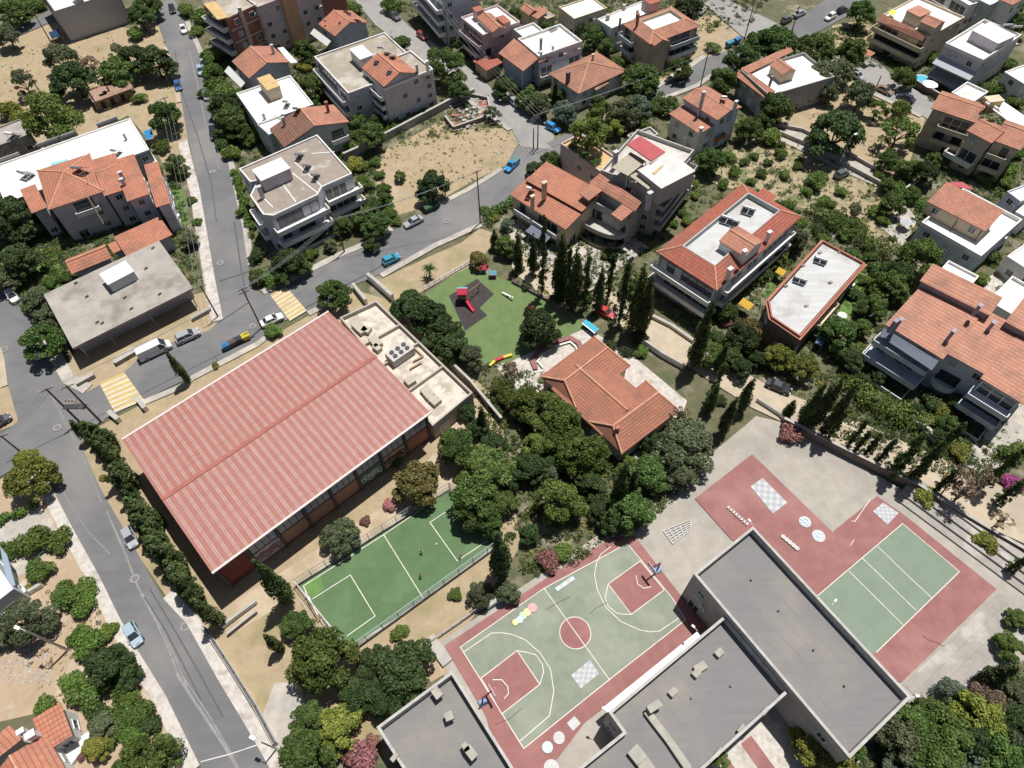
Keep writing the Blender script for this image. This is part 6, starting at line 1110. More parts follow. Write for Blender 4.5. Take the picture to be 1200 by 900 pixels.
bin_(267, 409, 276, 405, mat('blue bin plastic', (.05, .16, .34)), 'blue bin at the left end of the bin row by the sports hall'); bin_(274, 405.5, 283, 401, mat('brown bin plastic', (.12, .085, .08)), 'brown bin beside the blue bin by the sports hall'); bin_(281, 402, 290, 398, mat('dark bin plastic', (.05, .055, .06)), 'dark grey bin between the brown bin and the yellow bin'); bin_(290, 398, 299, 394, mat('yellow bin plastic', (.55, .45, .04)), 'yellow lidded bin at the right end of the bin row')
bin_(503, 248, 512, 244, mat('green bin plastic', (.045, .10, .06)), 'green dumpster by the dry lot, nearer the silver sedan', 2.0, 1.2); bin_(511, 243.5, 520, 239, MATS['green bin plastic'], 'green dumpster by the dry lot, farther from the silver sedan', 1.6, 1.2)
bin_(854, 55, 862, 51, mat('teal bin plastic', (.07, .22, .30)), 'teal bin at the edge of the grassy corner plot', 2.2, 1.3); bin_(863, 51, 870, 47, MATS['blue bin plastic'], 'blue bin beside the teal bin at the grassy corner plot', 2.0, 1.3)
# ------------------------------------------------------------------ poles and wires
TOPS = {}
def pole(key, base, top, label, m=WOODP, r=.16, arms=1, lamp=False, nm='utility_pole', cat='utility pole'):
    b = P(*base); h = height_of(base, top); t = tag(empty(nm, b), label, cat); mb = MB(); mb.tube(b, b+Vector((0, 0, h)), r, r*.65, 10); mb.build('pole', m, t)
    for i in range(arms):
        z = h-.35-.8*i; c = MB(); c.beam(b+Vector((-.85, -.5, z)), b+Vector((.85, .5, z)), .12, .12); o = c.build('crossarm', m, t)
        for u in (-1, 0, 1): k = MB(); k.tube(b+Vector((.8*u, .47*u, z+.12)), b+Vector((.8*u, .47*u, z+.3)), .06, n=6); k.build('insulator', WHITEP, o)
    if lamp: c = MB(); c.tube(b+Vector((0, 0, h-.1)), b+Vector((.9*lamp[0], .9*lamp[1], h+.15)), .05, n=6); o = c.build('lamp_arm', METAL, t); c = MB(); c.box(b+Vector((1.2*lamp[0], 1.2*lamp[1], h+.12)), (.8, .4, .16), math.atan2(lamp[1], lamp[0])); c.build('lamp_head', WHITEP, o)
    TOPS[key] = b+Vector((0, 0, h-.05)); return t
pole('a', (563, 262), (562, 200), 'tall wooden utility pole at the corner by the playground hedge'); pole('b', (404, 296), (394, 255), 'wooden utility pole in front of the curved balcony block'); pole('c', (820, 105), (830, 60), 'tall leaning looking utility pole behind the two level orange house'); pole('d', (630, 175), (631, 133), 'wooden utility pole at the corner of the dry lot and pale street'); pole('e', (625, 176), (625, 150), 'short stub pole just left of the corner utility pole', arms=0)
pole('f', (26, 531), (1, 510), 'utility pole at the corner of the yellow green tree in the lower left'); pole('g', (94, 495), (52, 457), 'left pole of the transformer pair in the junction beside the crossing', r=.2); pole('h', (119, 495), (77, 452), 'right pole of the transformer pair in the junction beside the crossing', r=.2); pole('i', (307, 385), (285, 337), 'utility pole at the kerb between the white car and the crossing', arms=2); pole('j', (256, 372), (235, 335), 'wooden pole at the corner of the bare concrete roofed building')
pole('k', (50, 113), (32, 82), 'wooden pole in the open dry lot beside the dense trees'); pole('l', (60, 50), (40, 12), 'wooden pole by the side street left of the blank grey building'); pole('m', (200, 102), (195, 86), 'short wooden pole beside the dark blue car', arms=0); pole('n', (926, 42), (937, 7), 'wooden pole on the street at the top right near the silver car'); pole('o', (872, 47), (885, 5), 'wooden pole by the pale forecourt at the top'); pole('p', (525, 56), (522, 12), 'wooden pole in front of the blue grey balcony block', arms=2); pole('q', (522, 229), (521, 201), 'wooden pole at the edge of the dry lot above the green dumpsters', arms=0)
pole('r', (204, 140), (196, 112), 'wooden pole under trees left of the long left street'); pole('s', (1025, 106), (1032, 88), 'dark pole beside the bronze car', arms=0)
pole('lamp1', (80, 762), (29, 740), 'grey concrete street lamp casting a shadow on the bare lower left plot', METAL, .19, 0, (-.9, .3), 'street_lamp', 'street lamp'); pole('lamp2', (982, 195), (1001, 161), 'white headed street lamp beside the walled footpath', METAL, .13, 0, (.8, .4), 'street_lamp', 'street lamp'); pole('lamp3', (325, 878), (314, 850), 'floodlight mast at the corner of the school fence by the lower street', METAL, .13, 0, (-.9, .4), 'street_lamp', 'floodlight mast')
pole('lamp4', (255, 423), (246, 408), 'thin street sign post by the bin row', METAL, .06, 0, False, 'sign_post', 'sign post'); pole('lamp5', (439, 326), (434, 308), 'thin steel post at the gate beside the sports hall entrance', METAL, .07, 0, False, 'sign_post', 'sign post')
def wire(k1, k2, label, off=(0, 0, 0), sag=.9):
    a, b = TOPS[k1]+Vector(off), TOPS[k2]+Vector(off); mb = MB(); pv = a
    for i in range(1, 13): t = i/12; q = a.lerp(b, t)-Vector((0, 0, sag*4*t*(1-t))); mb.tube(pv, q, .022, n=4, cap=False); pv = q
    tag(mb.build('overhead_wire', mat('aluminium wire', (.30, .30, .31), rough=.4), loc=a), label, 'overhead wire', 'overhead wires')
for k1, k2, d in (('i', 'b', 'from crossing pole to curved balcony block pole'), ('b', 'a', 'from curved balcony block to playground corner pole'), ('a', 'd', 'from playground corner to dry lot corner'), ('d', 'c', 'from dry lot corner to two level house pole'), ('g', 'i', 'from transformer poles to crossing pole'), ('f', 'g', 'from lower left corner to transformer poles'), ('c', 'o', 'from two level house to forecourt pole'), ('j', 'r', 'along the left side of the long left street'), ('d', 'p', 'along the pale street at the top')):
    for i, nm in ((-1, 'left'), (0, 'middle'), (1, 'right')): wire(k1, k2, f'{nm} thin wire of three {d}', (.8*i, .47*i, -.1))
TB = P(106, 495); t = tag(empty('transformer', TB+Vector((0, 0, 5))), 'grey transformer on a platform between the pair of poles in the junction', 'transformer'); mb = MB(); mb.beam(P(94, 495)+Vector((0, 0, 5)), P(119, 495)+Vector((0, 0, 5)), 1.0, .15); mb.build('platform', DARKM, t); mb = MB(); mb.box(TB+Vector((0, 0, 5.9)), (1.5, 1.0, 1.4)); mb.build('tank', METAL, t)
for u in (-1, 0, 1): mb = MB(); mb.tube(TB+Vector((u*.5, 0, 6.6)), TB+Vector((u*.5, 0, 7.1)), .1, n=8); mb.build('insulator', BRICK, t)
# ------------------------------------------------------------------ walls and fences
def wall(px, h, w_, m, label, nm='garden_wall', cat='wall', z=0):
    p = [P(*q) for q in px]; t = empty(nm, p[0]); tag(t, label, cat); mb = MB()
    for i in range(len(p)-1):
        a, b = p[i], p[i+1]; d = (b-a).normalized()*(w_*.499 if i < len(p)-2 else 0); mb.beam(a+Vector((0, 0, z)), b+d+Vector((0, 0, z-.001*i)), w_-.002*i, h)
    mb.build('wall', m, t); cp = MB()
    for i in range(len(p)-1): cp.beam(p[i]+Vector((0, 0, z+h+.002)), p[i+1]+Vector((0, 0, z+h+.002-.003*i)), w_+.1, .08)
    cp.build('coping', mat('wall coping', (.42, .39, .35), (.35, .33, .30), 1), t); return t
def fence(px, h, label, m=METAL, gap=2.4, rails=2, net=.45, base=.0, nm='fence', bm=GREYC, rm=None):
    p = [P(*q) for q in px]; t = tag(empty(nm, p[0]), label, 'fence')
    if base:
        mb = MB()
        for i in range(len(p)-1): mb.beam(p[i], p[i+1], .3-.002*i, base)
        mb.build('footing', bm, t)
    rl, nt_ = MB(), MB(); k = 0
    for i in range(len(p)-1):
        L = (p[i+1]-p[i]).length; n = max(1, int(L/gap)); d = (p[i+1]-p[i]).normalized()
        for j in range(n+(i == len(p)-2)):
            q = p[i].lerp(p[i+1], j/n); pb = MB(); pb.tube(q+Vector((0, 0, base)), q+Vector((0, 0, h)), .05, n=6); pb.build('post', m, t)
        for r in range(rails): z = base+(h-base)*(r+1)/rails-.05; rl.tube(p[i]+Vector((0, 0, z)), p[i+1]+Vector((0, 0, z)), .045, n=5)
        if net:
            for j in range(int(L/net)): q = p[i].lerp(p[i+1], (j+.5)*net/L); nt_.tube(q+Vector((0, 0, base)), q+Vector((0, 0, h)), .012, n=3, cap=False)
            for j in range(int((h-base)/net)): z = base+(j+.5)*net; nt_.tube(p[i]+Vector((0, 0, z)), p[i+1]+Vector((0, 0, z)), .012, n=3, cap=False)
    rl.build('rail', rm or m, t)
    if net: nt_.build('netting', m, t)
    return t
GFEN = mat('grey green fence steel', (.28, .32, .33), rough=.5)
fence([(349, 686), (527, 574)], 2.6, 'tall wire fence along the hall side of the football pitch', GFEN, base=.35); fence([(412, 764), (588, 637)], 2.6, 'tall wire fence along the lower side of the football pitch', GFEN, base=.4, rm=mat('pale rail paint', (.45, .50, .52)))
fence([(348, 685), (411, 764)], 2.4, 'wire fence with a white tube behind the left football goal', GFEN, base=.3, rm=WHITEP); fence([(528, 574), (589, 637)], 2.6, 'wire fence behind the tree shaded football goal', GFEN, base=.3)
fence([(497, 341), (552, 309)], 1.2, 'pale railing fence along the street side of the playground', WHITEP, 1.2, 2, .35, .3, bm=PINK); fence([(600, 331), (640, 352), (672, 376)], 1.4, 'railing fence on the upper right side of the playground', BROWNW, 1.2, 2, .35, .5, bm=BROWNW)
wall([(240, 735), (262, 768), (300, 827), (324, 872)], .9, .45, WHITEP, 'long low white wall with a dark railing along the lower street'); fence([(244, 738), (266, 771), (303, 829), (326, 872)], 2.0, 'dark railing standing just behind the low white street wall', DARKM, 2.2, 2, .3, 0)
wall([(262, 736), (283, 720), (302, 706)], 1.0, .35, WHITEP, 'white wall stub joining the street wall to the corner of the sports hall'); wall([(268, 745), (302, 718)], .9, .25, GREYC, 'grey wall stub parallel to the white one below the sports hall corner')
wall([(415, 338), (430, 357)], 1.5, .5, WHITEP, 'left white pillar wall of the gate beside the sports hall'); wall([(432, 327), (441, 334), (461, 352)], 1.6, .6, WHITEP, 'right white pillar wall of the gate beside the sports hall'); wall([(131, 486), (142, 495)], 1.2, .7, WHITEP, 'white gate wall left of the hall entrance at the lower crossing'); wall([(164, 470), (173, 482)], 1.2, .7, WHITEP, 'white gate wall right of the hall entrance at the lower crossing')
wall([(462, 360), (500, 402), (552, 452), (588, 496)], 1.7, .35, GREYC, 'grey boundary wall between the annex terraces and the kindergarten garden')
wall([(404, 188), (422, 180), (470, 155), (532, 122), (556, 112)], 1.9, .5, GREYC, 'long stepped concrete wall between the grey block with skylights and the dry lot'); wall([(522, 140), (532, 153), (570, 140)], 1.1, .4, STONE, 'low rubble wall around the debris corner of the dry lot'); wall([(575, 135), (572, 118), (545, 112)], 1.0, .4, STONE, 'low rubble wall at the street side of the debris corner')
wall([(912, 158), (945, 172), (990, 196), (1050, 228)], 1.1, .35, PAVE, 'pale wall along the lower side of the walled footpath'); wall([(905, 148), (940, 155), (985, 178), (1030, 203)], 1.0, .3, GREYC, 'grey wall along the upper side of the walled footpath'); wall([(1062, 96), (1078, 106), (1098, 117)], 1.7, .35, BROWNW, 'dark brown street wall in front of the white block with grey awnings'); wall([(1058, 225), (1095, 200)], 1, .3, CREAM, 'cream side wall left of the beige balcony house')
wall([(0, 717), (25, 702), (52, 686)], .9, .4, WHITEP, 'short white garden wall beside the left edge of the bare plot'); wall([(136, 427), (160, 413)], .9, 1.2, GREYC, 'grey concrete planter wall in front of the bare concrete roofed building'); wall([(92, 452), (112, 441)], .9, .8, GREYC, 'concrete kerb wall by the entrance of the bare concrete roofed building'); wall([(226, 376), (248, 364)], .8, .6, GREYC, 'curved corner kerb wall beside the bare concrete roofed building')
wall([(915, 497), (980, 530), (1070, 574), (1110, 600), (1160, 630), (1215, 662)], 2.0, .4, BROWNW, 'long brown retaining wall between the schoolyard and the cypress lined street', 'retaining_wall'); wall([(886, 470), (912, 487), (918, 492)], 1.0, .3, WHITEP, 'short pale wall at the corner of the schoolyard and the tan street')
wall([(1050, 488), (1085, 508), (1093, 522)], 1.5, .4, GREYC, 'grey garden wall below the clipped hedge'); wall([(688, 345), (720, 327)], .9, .3, CREAM, 'low cream wall at the foot of the penthouse block'); wall([(762, 372), (786, 384), (812, 402)], .9, .5, CREAM, 'low wall between the red skirted block and the tan street'); wall([(752, 402), (775, 418), (800, 432)], 1.3, .35, WHITEP, 'pale mural painted gate wall of the kindergarten')
fence([(575, 705), (507, 752)], 1.3, 'low pink grey fence between the pitch and the basketball court', PINK, 1.6, 2, 0, .3); wall([(503, 748), (525, 778)], .6, 1.5, WHITEP, 'thick white bench wall at the corner of the basketball court'); wall([(570, 712), (585, 702)], 1.2, .9, mat('mural blue', (.45, .55, .60)), 'small pale blue box wall beside the olive trees at the court edge')
for i, (p, q, n, lb, rise) in enumerate((((1203, 700), (1048, 585), 4, 'long concrete bleacher steps below the brown retaining wall', .38), ((1172, 693), (1058, 802), 4, 'pale worn terrace steps at the lower right side of the red court', .15))):
    o = stairs(p, q, n, rise, 1.25 if i == 0 else 1.5, mat('worn step concrete', (.33, .30, .27), (.26, .24, .215), .6, c3=(.42, .39, .35), s3=.3), 'terrace_steps', -1 if i == 0 else 1); tag(o, lb, 'steps')
# ------------------------------------------------------------------ court, pitch and playground things
def hoop(bx, by, tx, ty, label):
    b, q = P(bx, by, .24), P(tx, ty, .24); d = (q-b).normalized(); e = Vector((-d.y, d.x, 0)); t = tag(empty('basketball_hoop', b), label, 'basketball hoop', 'basketball hoops'); mb = MB(); mb.tube(b, b+Vector((0, 0, 3.0)), .11, n=8); mb.tube(b+Vector((0, 0, 2.9)), b+d*1.5+Vector((0, 0, 3.4)), .09, n=8); mb.tube(b+Vector((0, 0, 1.9)), b+d*1.5+Vector((0, 0, 3.0)), .06, n=6); mb.build('post', mat('dark red post', (.16, .04, .04)), t)
    c = b+d*1.55+Vector((0, 0, 3.35)); mb = MB(); mb.prism([c+d*s_+e*w_ for s_, w_ in ((0, -.9), (.06, -.9), (.06, .9), (0, .9))], 2.9, 3.95); mb.build('backboard', mat('backboard white', (.60, .66, .72)), t); rg = MB(); cc = c+d*.35; pts = [cc+Vector((.23*math.cos(a), .23*math.sin(a), -.05)) for a in [2*math.pi*i/14 for i in range(14)]]; [rg.tube(pts[i], pts[(i+1) % 14], .02, n=4) for i in range(14)]; rg.build('rim', CR, t)
    mb = MB(); mb.box(b+Vector((0, 0, .15)), (1.1, .9, .3), math.atan2(d.y, d.x)); mb.build('base', mat('blue padding', (.20, .28, .42)), t)
hoop(566, 823, 588, 808, 'basketball hoop at the left end of the green basketball court'); hoop(770, 668, 745, 684, 'basketball hoop at the far end under the tall trees')
def goal(x0, y0, x1, y1, bx, by, label):
    a, b, k = P(x0, y0, .21), P(x1, y1, .21), P(bx, by, .21); d = (k-(a+b)/2).normalized()*1.1; t = tag(empty('football_goal', (a+b)/2), label, 'football goal', 'football goals'); mb = MB(); H2 = Vector((0, 0, 2.0)); mb.tube(a, a+H2, .06, n=6); mb.tube(b, b+H2, .06, n=6); mb.tube(a+H2, b+H2, .06, n=6); mb.build('frame', WHITEP, t)
    nb = MB(); mb2 = [(a, b)]
    for i in range(8): u = i/7; p, q = a.lerp(b, u), (a+d).lerp(b+d, u); nb.tube(p+H2, q+Vector((0, 0, 1.4)), .012, n=3); nb.tube(q+Vector((0, 0, 1.4)), q+d*.3, .012, n=3)
    for z in (0, .7, 1.4): nb.tube(a+d+Vector((0, 0, z)), b+d+Vector((0, 0, z)), .015, n=3)
    nb.build('net', WHITEP, t)
goal(362, 698, 376, 725, 355, 722, 'football goal at the left end of the pitch'); goal(557, 608, 569, 622, 580, 606, 'football goal in the tree shade at the right end of the pitch')
q = P(511.5, 638, .21); mb = MB(); n_r = 10
for i in range(6):
    for j in range(n_r):
        f = lambda a, b: q+Vector((.14*math.sin(math.pi*a/6)*math.cos(2*math.pi*b/n_r), .14*math.sin(math.pi*a/6)*math.sin(2*math.pi*b/n_r), .14-.14*math.cos(math.pi*a/6))); mb.poly([f(i, j), f(i, j+1), f(i+1, j+1), f(i+1, j)], smooth=True)
tag(mb.build('football', WHITEP, loc=q), 'white football lying on the pitch in front of the goal area', 'ball')
# people: one skinned body with clothes over it
def person(x, y, face, shirt, shorts, hairc, label, pose=0, h=1.5, z=.21):
    b = P(x, y, z); t = tag(empty('person', b, face), label, 'person', 'children playing football'); k = h/1.75
    def skin(name, vs, es, rad, m, root=0, lev=1):
        me = bpy.data.meshes.new(name); me.from_pydata([(v[0]*k, v[1]*k, v[2]*k) for v in vs], es, []); o = bpy.data.objects.new(name, me); COL.objects.link(o); o.parent = t; me.materials.append(m); md = o.modifiers.new('skin', 'SKIN'); md.use_smooth_shade = True
        for i, r in enumerate(rad): r = r if isinstance(r, tuple) else (r, r); me.skin_vertices[0].data[i].radius = (r[0]*k, r[1]*k); me.skin_vertices[0].data[i].use_root = i == root
        sb = o.modifiers.new('sub', 'SUBSURF'); sb.levels = lev; sb.render_levels = lev; return o
    st = .16+.16*pose; ar = .25+.25*pose
    V = [(0, 0, .95), (0, 0, 1.2), (0, 0, 1.42), (.01, 0, 1.52), (.03, 0, 1.64), (.02, 0, 1.73),
         (0, .10, .9), (st, .11, .5), (-.02+st*.5, .11, .08), (.12+st*.5, .11, .03), (0, -.10, .9), (-st*.4, -.11, .5), (-st-.05, -.11, .08), (.09-st, -.11, .03),
         (0, .19, 1.4), (-.05, .19+ar*.5, 1.17), (.12, .21+ar*.6, .98), (.17, .22+ar*.6, .90), (0, -.19, 1.4), (.08, -.19-ar*.5, 1.17), (.24, -.21-ar*.5, 1.02), (.29, -.22-ar*.5, .95)]
    E_ = [(0, 1), (1, 2), (2, 3), (3, 4), (4, 5), (0, 6), (6, 7), (7, 8), (8, 9), (0, 10), (10, 11), (11, 12), (12, 13), (2, 14), (14, 15), (15, 16), (16, 17), (2, 18), (18, 19), (19, 20), (20, 21)]
    Rr = [(.11, .15), (.10, .14), (.11, .16), .055, .095, .085, .085, .06, .042, .038, .085, .06, .042, .038, .055, .042, .033, .032, .055, .042, .033, .032]
    skin('body', V, E_, Rr, mat('skin', (.42, .24, .16)), lev=2)
    skin('shirt', [V[0], V[1], V[2], V[14], tuple((Vector(V[14])*.4+Vector(V[15])*.6)), V[18], tuple((Vector(V[18])*.4+Vector(V[19])*.6))], [(0, 1), (1, 2), (2, 3), (3, 4), (2, 5), (5, 6)], [(.135, .175), (.125, .165), (.13, .185), .075, .07, .075, .07], shirt)
    skin('shorts', [V[0], V[6], tuple(Vector(V[6])*.3+Vector(V[7])*.7), V[10], tuple(Vector(V[10])*.3+Vector(V[11])*.7)], [(0, 1), (1, 2), (0, 3), (3, 4)], [(.13, .17), .115, .095, .115, .095], shorts)
    skin('hair', [(-.03, 0, 1.66), (0, 0, 1.76), (-.05, 0, 1.72)], [(0, 1), (0, 2)], [.095, .08, .07], hairc)
    mb = MB(); [mb.box((.115*k, sg*.035*k, 1.665*k), (.02*k, .025*k, .015*k)) for sg in (-1, 1)]
HAIR = mat('dark hair', (.03, .02, .015)); SHB = mat('black shorts', (.03, .03, .035)); SHW = mat('white shirt', (.72, .72, .70)); SHR = mat('red shirt', (.40, .07, .06))
person(494.5, 648, -2.2, SHW, SHB, HAIR, 'child in a white shirt running near the centre of the pitch', 1); person(540, 653.5, 2.9, SHW, SHB, HAIR, 'child in a white shirt standing at the corner of the goal area', 0); person(493.5, 676, .6, SHR, SHB, HAIR, 'child in a red shirt standing below the centre of the pitch', 0)
# playground
def part(t, name, m, fn): mb = MB(); fn(mb); return mb.build(name, m, t)
c = P(543, 352, .1); t = tag(empty('play_tower', c), 'play tower with a red slide and a small coloured roof on the dark mat', 'play tower'); RP = mat('red plastic', (.50, .04, .07)); 
for dx, dy in ((-.8, -.8), (.8, -.8), (.8, .8), (-.8, .8)): part(t, 'post', mat('play wood', (.30, .20, .12)), lambda mb: mb.box(c+Vector((dx, dy, 1.4)), (.12, .12, 2.8)))
part(t, 'deck', MATS['play wood'], lambda mb: mb.box(c+Vector((0, 0, 1.2)), (1.7, 1.7, .12)))
def roof_(mb): [mb.slab([c+Vector((-1, s_*1.0, 2.7)), c+Vector((1, s_*1.0, 2.7)), c+Vector((1, 0, 3.4)), c+Vector((-1, 0, 3.4))], .06, 0 if s_ > 0 else 1) for s_ in (-1, 1)]
mb = MB(); roof_(mb); mb.build('roof', [mat('blue play roof', (.16, .36, .45)), RP], t)
sd = (P(556, 366, .1)-c).normalized(); sn = Vector((-sd.y, sd.x, 0)); s0, s1, s2 = c+sd*.9+Vector((0, 0, 1.25)), c+sd*3.0+Vector((0, 0, .35)), c+sd*3.7+Vector((0, 0, .25))
def slide(mb):
    for p, q in ((s0, s1), (s1, s2)): mb.slab([p-sn*.3, p+sn*.3, q+sn*.3, q-sn*.3], .05); mb.beam(p+sn*.32, q+sn*.32, .06, .22); mb.beam(p-sn*.32, q-sn*.32, .06, .22)
part(t, 'slide', RP, slide)
part(t, 'ladder', MATS['play wood'], lambda mb: [mb.beam(c-sd*.9-sd*.25*i-sn*.4+Vector((0, 0, 1.1-.28*i)), c-sd*.9-sd*.25*i+sn*.4+Vector((0, 0, 1.1-.28*i)), .12, .06) for i in range(4)])
c2 = P(557, 345, .1); t = tag(empty('swing_frame', c2), 'swing frame beside the play tower on the dark mat', 'swing'); u2 = (P(566, 338, .1)-c2).normalized(); v2 = Vector((-u2.y, u2.x, 0))
part(t, 'top_bar', MATS['play wood'], lambda mb: mb.tube(c2-u2*1.6+Vector((0, 0, 2.1)), c2+u2*1.6+Vector((0, 0, 2.1)), .07, n=6))
for s_ in (-1, 1):
    for r in (-1, 1): part(t, 'leg', MATS['play wood'], lambda mb: mb.tube(c2+u2*1.6*s_+v2*.8*r, c2+u2*1.6*s_+Vector((0, 0, 2.1)), .06, n=6))
    part(t, 'swing_seat', DARKM, lambda mb: (mb.box(c2+u2*.7*s_+Vector((0, 0, .5)), (.5, .25, .06)), mb.tube(c2+u2*.7*s_+Vector((0, 0, .5)), c2+u2*.7*s_+Vector((0, 0, 2.05)), .02, n=4)))
def playhouse(x, y, col, label, s_=1.0):
    c = P(x, y, .1); t = tag(empty('playhouse', c), label, 'playhouse'); part(t, 'wall', col, lambda mb: mb.box(c+Vector((0, 0, .6*s_)), (1.3*s_, 1.2*s_, 1.2*s_))); part(t, 'roof', RP if col is not RP else MATS['blue play roof'], lambda mb: [mb.slab([c+Vector((-.8*s_, k*.75*s_, 1.15*s_)), c+Vector((.8*s_, k*.75*s_, 1.15*s_)), c+Vector((.8*s_, 0, 1.8*s_)), c+Vector((-.8*s_, 0, 1.8*s_))], .06) for k in (-1, 1)]); part(t, 'doorway', DARKM, lambda mb: mb.box(c+Vector((0, -.6*s_, .45*s_)), (.45*s_, .05, .85*s_)))
playhouse(566, 318, mat('teal plastic', (.12, .34, .40)), 'toy house with a red roof in the upper corner of the playground'); playhouse(578, 324, RP, 'red toy house in tree shade beside the other toy house', .9); playhouse(621, 366, MATS['blue play roof'], 'small blue toy house half under the round playground tree', .9)
c3 = P(595, 348, .1); t = tag(empty('seesaw', c3), 'white seesaw on the playground lawn', 'seesaw'); u3 = (P(603, 353, .1)-c3).normalized(); part(t, 'plank', WHITEP, lambda mb: mb.beam(c3-u3*1.4+Vector((0, 0, .35)), c3+u3*1.4+Vector((0, 0, .75)), .28, .07)); part(t, 'support', DARKM, lambda mb: mb.tube(c3, c3+Vector((0, 0, .55)), .14, n=8)); part(t, 'handle', DARKM, lambda mb: mb.box(c3+u3*1.0+Vector((0, 0, .85)), (.06, .4, .3)))
def lowwall(px, m, nm, lb, cat):
    t = tag(empty(nm, P(*px[0])), lb, cat); p = [P(*q, .1) for q in px]
    for i in range(len(p)-1): part(t, 'block', m[i % len(m)], lambda mb: mb.beam(p[i], p[i+1], .5, .5))
lowwall([(574, 430), (580, 424), (590, 420), (600, 417)], [mat('yellow plastic', (.60, .47, .08)), RP], 'sandpit_edge', 'curved yellow and red sandpit edge at the foot of the playground lawn', 'sandpit edge')
bq, br = P(684, 380, .1), P(699, 392, .1); t = tag(empty('bench', bq), 'long turquoise bench roof beside the kindergarten yard', 'bench'); TQ = mat('turquoise paint', (.06, .36, .48)); part(t, 'seat', TQ, lambda mb: mb.beam(bq+Vector((0, 0, .9)), br+Vector((0, 0, .9)), 1.3, .12)); part(t, 'edge', WHITEP, lambda mb: mb.beam(bq+Vector((-.4, -.6, 1.03)), br+Vector((-.4, -.6, 1.03)), .2, .06))
for u in (.1, .9): part(t, 'leg', DARKM, lambda mb: mb.box(bq.lerp(br, u)+Vector((0, 0, .44)), (.2, .8, .88)))
# scattered yard things
def cloth(px, z, m, nm, lb, cat, sagf=.3):
    t = tag(empty(nm, P(*px[0])), lb, cat); A, B, C, D = [P(*q, z) for q in px]; mb = MB(); n = 6
    f = lambda i, j: A.lerp(B, i/n).lerp(D.lerp(C, i/n), j/n)+Vector((0, 0, sagf*math.sin(math.pi*i/n)*math.sin(math.pi*j/n)+.08*math.sin(i*2.3+j*1.7)))
    for i in range(n):
        for j in range(n): mb.poly([f(i, j), f(i+1, j), f(i+1, j+1), f(i, j+1)], smooth=True)
    o = mb.build('cloth', m, t); md = o.modifiers.new('thick', 'SOLIDIFY'); md.thickness = .04
    for p in (A, B, C, D): part(t, 'pole', METAL, lambda mb: mb.tube((p.x, p.y, 0), (p.x, p.y, z-.02), .04, n=6))
cloth([(955, 402), (963, 385), (972, 390), (963, 406)], 1.8, mat('blue tarp cloth', (.12, .20, .36), (.20, .32, .5), .8), 'tarpaulin', 'crumpled blue tarpaulin shade beside the terracotta edged villa', 'tarpaulin', .7)
cloth([(865, 356), (871, 349), (884, 357), (877, 364)], 2.4, mat('yellow ochre cloth', (.58, .36, .05)), 'garden_canopy', 'yellow ochre garden canopy between the red skirted block and the villa', 'canopy', .1); cloth([(908, 319), (913, 313), (922, 318), (917, 324)], 2.2, MATS['yellow ochre cloth'], 'garden_canopy', 'small yellow ochre canopy close to the corner of the terracotta edged villa', 'canopy', .1)
cloth([(168, 154), (177, 151), (180, 160), (172, 164)], 2.2, mat('blue garden sheet', (.03, .24, .50)), 'garden_canopy', 'small blue sheet canopy at the end of the long white flat roof', 'canopy', .05); cloth([(57, 38), (68, 34), (72, 42), (61, 46)], 2.0, mat('dark blue sheet', (.02, .05, .11)), 'garden_canopy', 'dark blue sheet shelter left of the blank grey building', 'canopy', .1)
def parasol(x, y, r, m, lb, z=2.3):
    b = P(x, y, 0); b = P(x, y, z); b.z = 0; t = tag(empty('parasol', b), lb, 'parasol'); part(t, 'pole', METAL, lambda mb: mb.tube(b, b+Vector((0, 0, z+.3)), .04, n=6)); part(t, 'canopy', m, lambda mb: [mb.poly([b+Vector((r*math.cos(a), r*math.sin(a), z-.35)), b+Vector((r*math.cos(a+.785), r*math.sin(a+.785), z-.35)), b+Vector((0, 0, z+.2))]) for a in [i*.785 for i in range(8)]])
parasol(988, 368, .9, WHITEP, 'small white parasol on the lawn beside the terracotta edged villa'); parasol(1091, 97, 1.9, WHITEP, 'large white parasol beside the small blue pool'); parasol(1063, 258, 1.3, mat('pale grey cloth', (.45, .46, .48)), 'grey parasol on the paved yard left of the terrace house with pergola')
c4 = P(1079, 95); t = tag(empty('paddling_pool', c4), 'small round blue pool in front of the white block with grey awnings', 'pool'); part(t, 'rim', WHITEP, lambda mb: mb.tube(c4, c4+Vector((0, 0, .6)), 2.0, n=20)); part(t, 'water', mat('pool water', (.10, .42, .58), rough=.08), lambda mb: mb.tube(c4+Vector((0, 0, .6)), c4+Vector((0, 0, .63)), 1.75, n=20))
rnd = random.Random(4); mb = MB()
for i in range(170):
    x, y = rnd.uniform(528, 572), 0; y = rnd.uniform(118, 150)-(x-550)*.25; q = P(x, y); s_ = rnd.uniform(.2, .9); mb.box((q.x, q.y, s_*.25), (s_*1.2, s_*.9, s_*.5), rnd.random()*3, rnd.randrange(3))
for i in range(260): x, y = rnd.uniform(2, 60), rnd.uniform(755, 800); q = P(x, y); s_ = rnd.uniform(.08, .28); mb.box((q.x, q.y, s_*.2), (s_*1.2, s_*.9, s_*.4), rnd.random()*3, rnd.randrange(2))
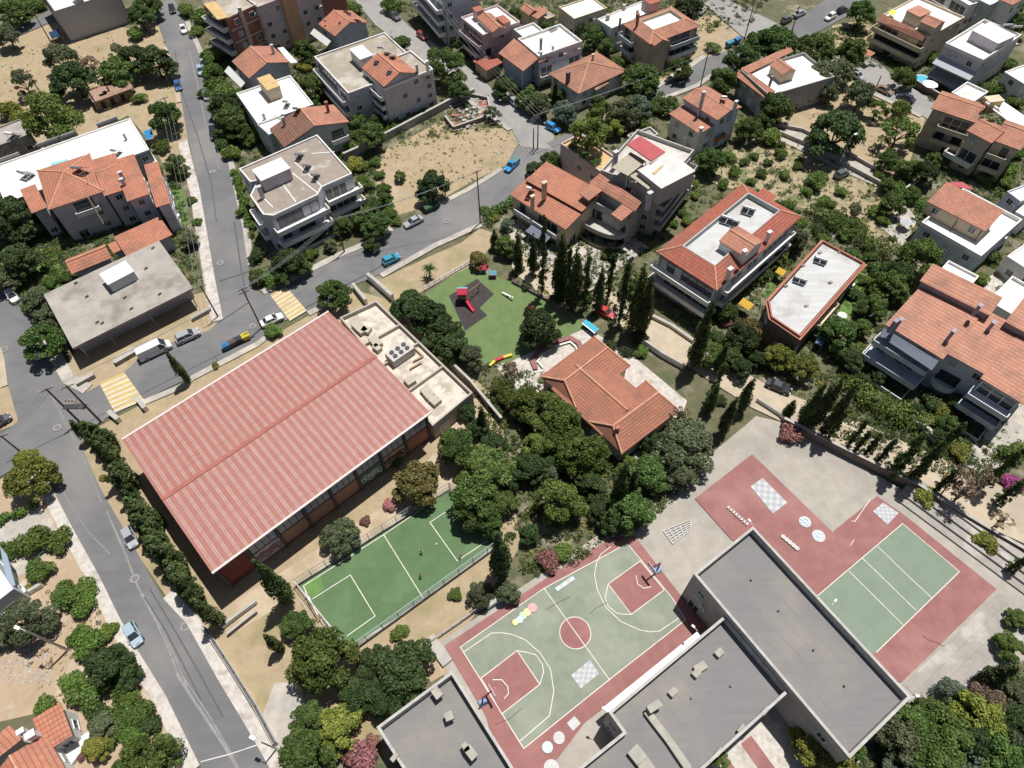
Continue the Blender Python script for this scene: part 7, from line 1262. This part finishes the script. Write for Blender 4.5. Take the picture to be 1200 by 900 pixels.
tag(mb.build('rubble', [GREYC, mat('broken pale stone', (.45, .41, .36), (.36, .32, .28), 2), BRICK]), kind='stuff')
# floodlights on the school corners
for hh, (x, y), (dx, dy) in ((hA, (882, 615), (-.6, .8)), (hA, (975, 709), (.7, .7)), (hA, (1068, 817), (.9, .1)), (hB, (713, 834), (-.8, .5)), (hB, (817, 739), (-.7, .7))):
    q = P(x, y, 8.2); part(hh.t, 'floodlight', WHITEP, lambda mb: (mb.tube(q, q+Vector((dx*.6, dy*.6, .28)), .04, n=6), mb.box(q+Vector((dx*.7, dy*.7, .3)), (.45, .28, .14), math.atan2(dy, dx))))
# ------------------------------------------------------------------ each plant gets a description of its own
def near(at):
    return min(LANDMARKS, key=lambda k: (k[1][0]-at[0])**2+(k[1][1]-at[1])**2)
def relation(at, lm):
    dx, dy = at[0]-lm[0], at[1]-lm[1]
    if abs(dx) < 14 and abs(dy) < 14: return 'against'
    if abs(dx) > 1.6*abs(dy): return 'right of' if dx > 0 else 'left of'
    if abs(dy) > 1.6*abs(dx): return 'below' if dy > 0 else 'above'
    return ('below-right of' if dx > 0 else 'below-left of') if dy > 0 else ('above-right of' if dx > 0 else 'above-left of')
def describe_plants():
    buck = {}
    for p in PLANTS:
        t, desc, at, rpx, s = p; nm, lm = near(at); key = f'{desc} {relation(at, lm)} the {nm}'; buck.setdefault(key, []).append(p)
    ordn = ['', 'second', 'third', 'fourth', 'fifth', 'sixth', 'seventh', 'eighth', 'ninth', 'tenth', 'eleventh', 'twelfth']
    for key, ps in buck.items():
        if len(ps) == 1: ps[0][0]['label'] = key; continue
        if len(ps) == 2:
            a, b = sorted(ps, key=lambda q: q[3])
            if b[3] > a[3]*1.18: a[0]['label'] = 'smaller '+key; b[0]['label'] = 'larger '+key; continue
        ps.sort(key=lambda q: q[2][0]); n = len(ps)
        for i, q in enumerate(ps):
            o = 'leftmost ' if i == 0 else 'rightmost ' if i == n-1 else ordn[i]+'-from-left ' if i < 12 else f'{i+1}th-from-left '
            q[0]['label'] = o+key
describe_plants()
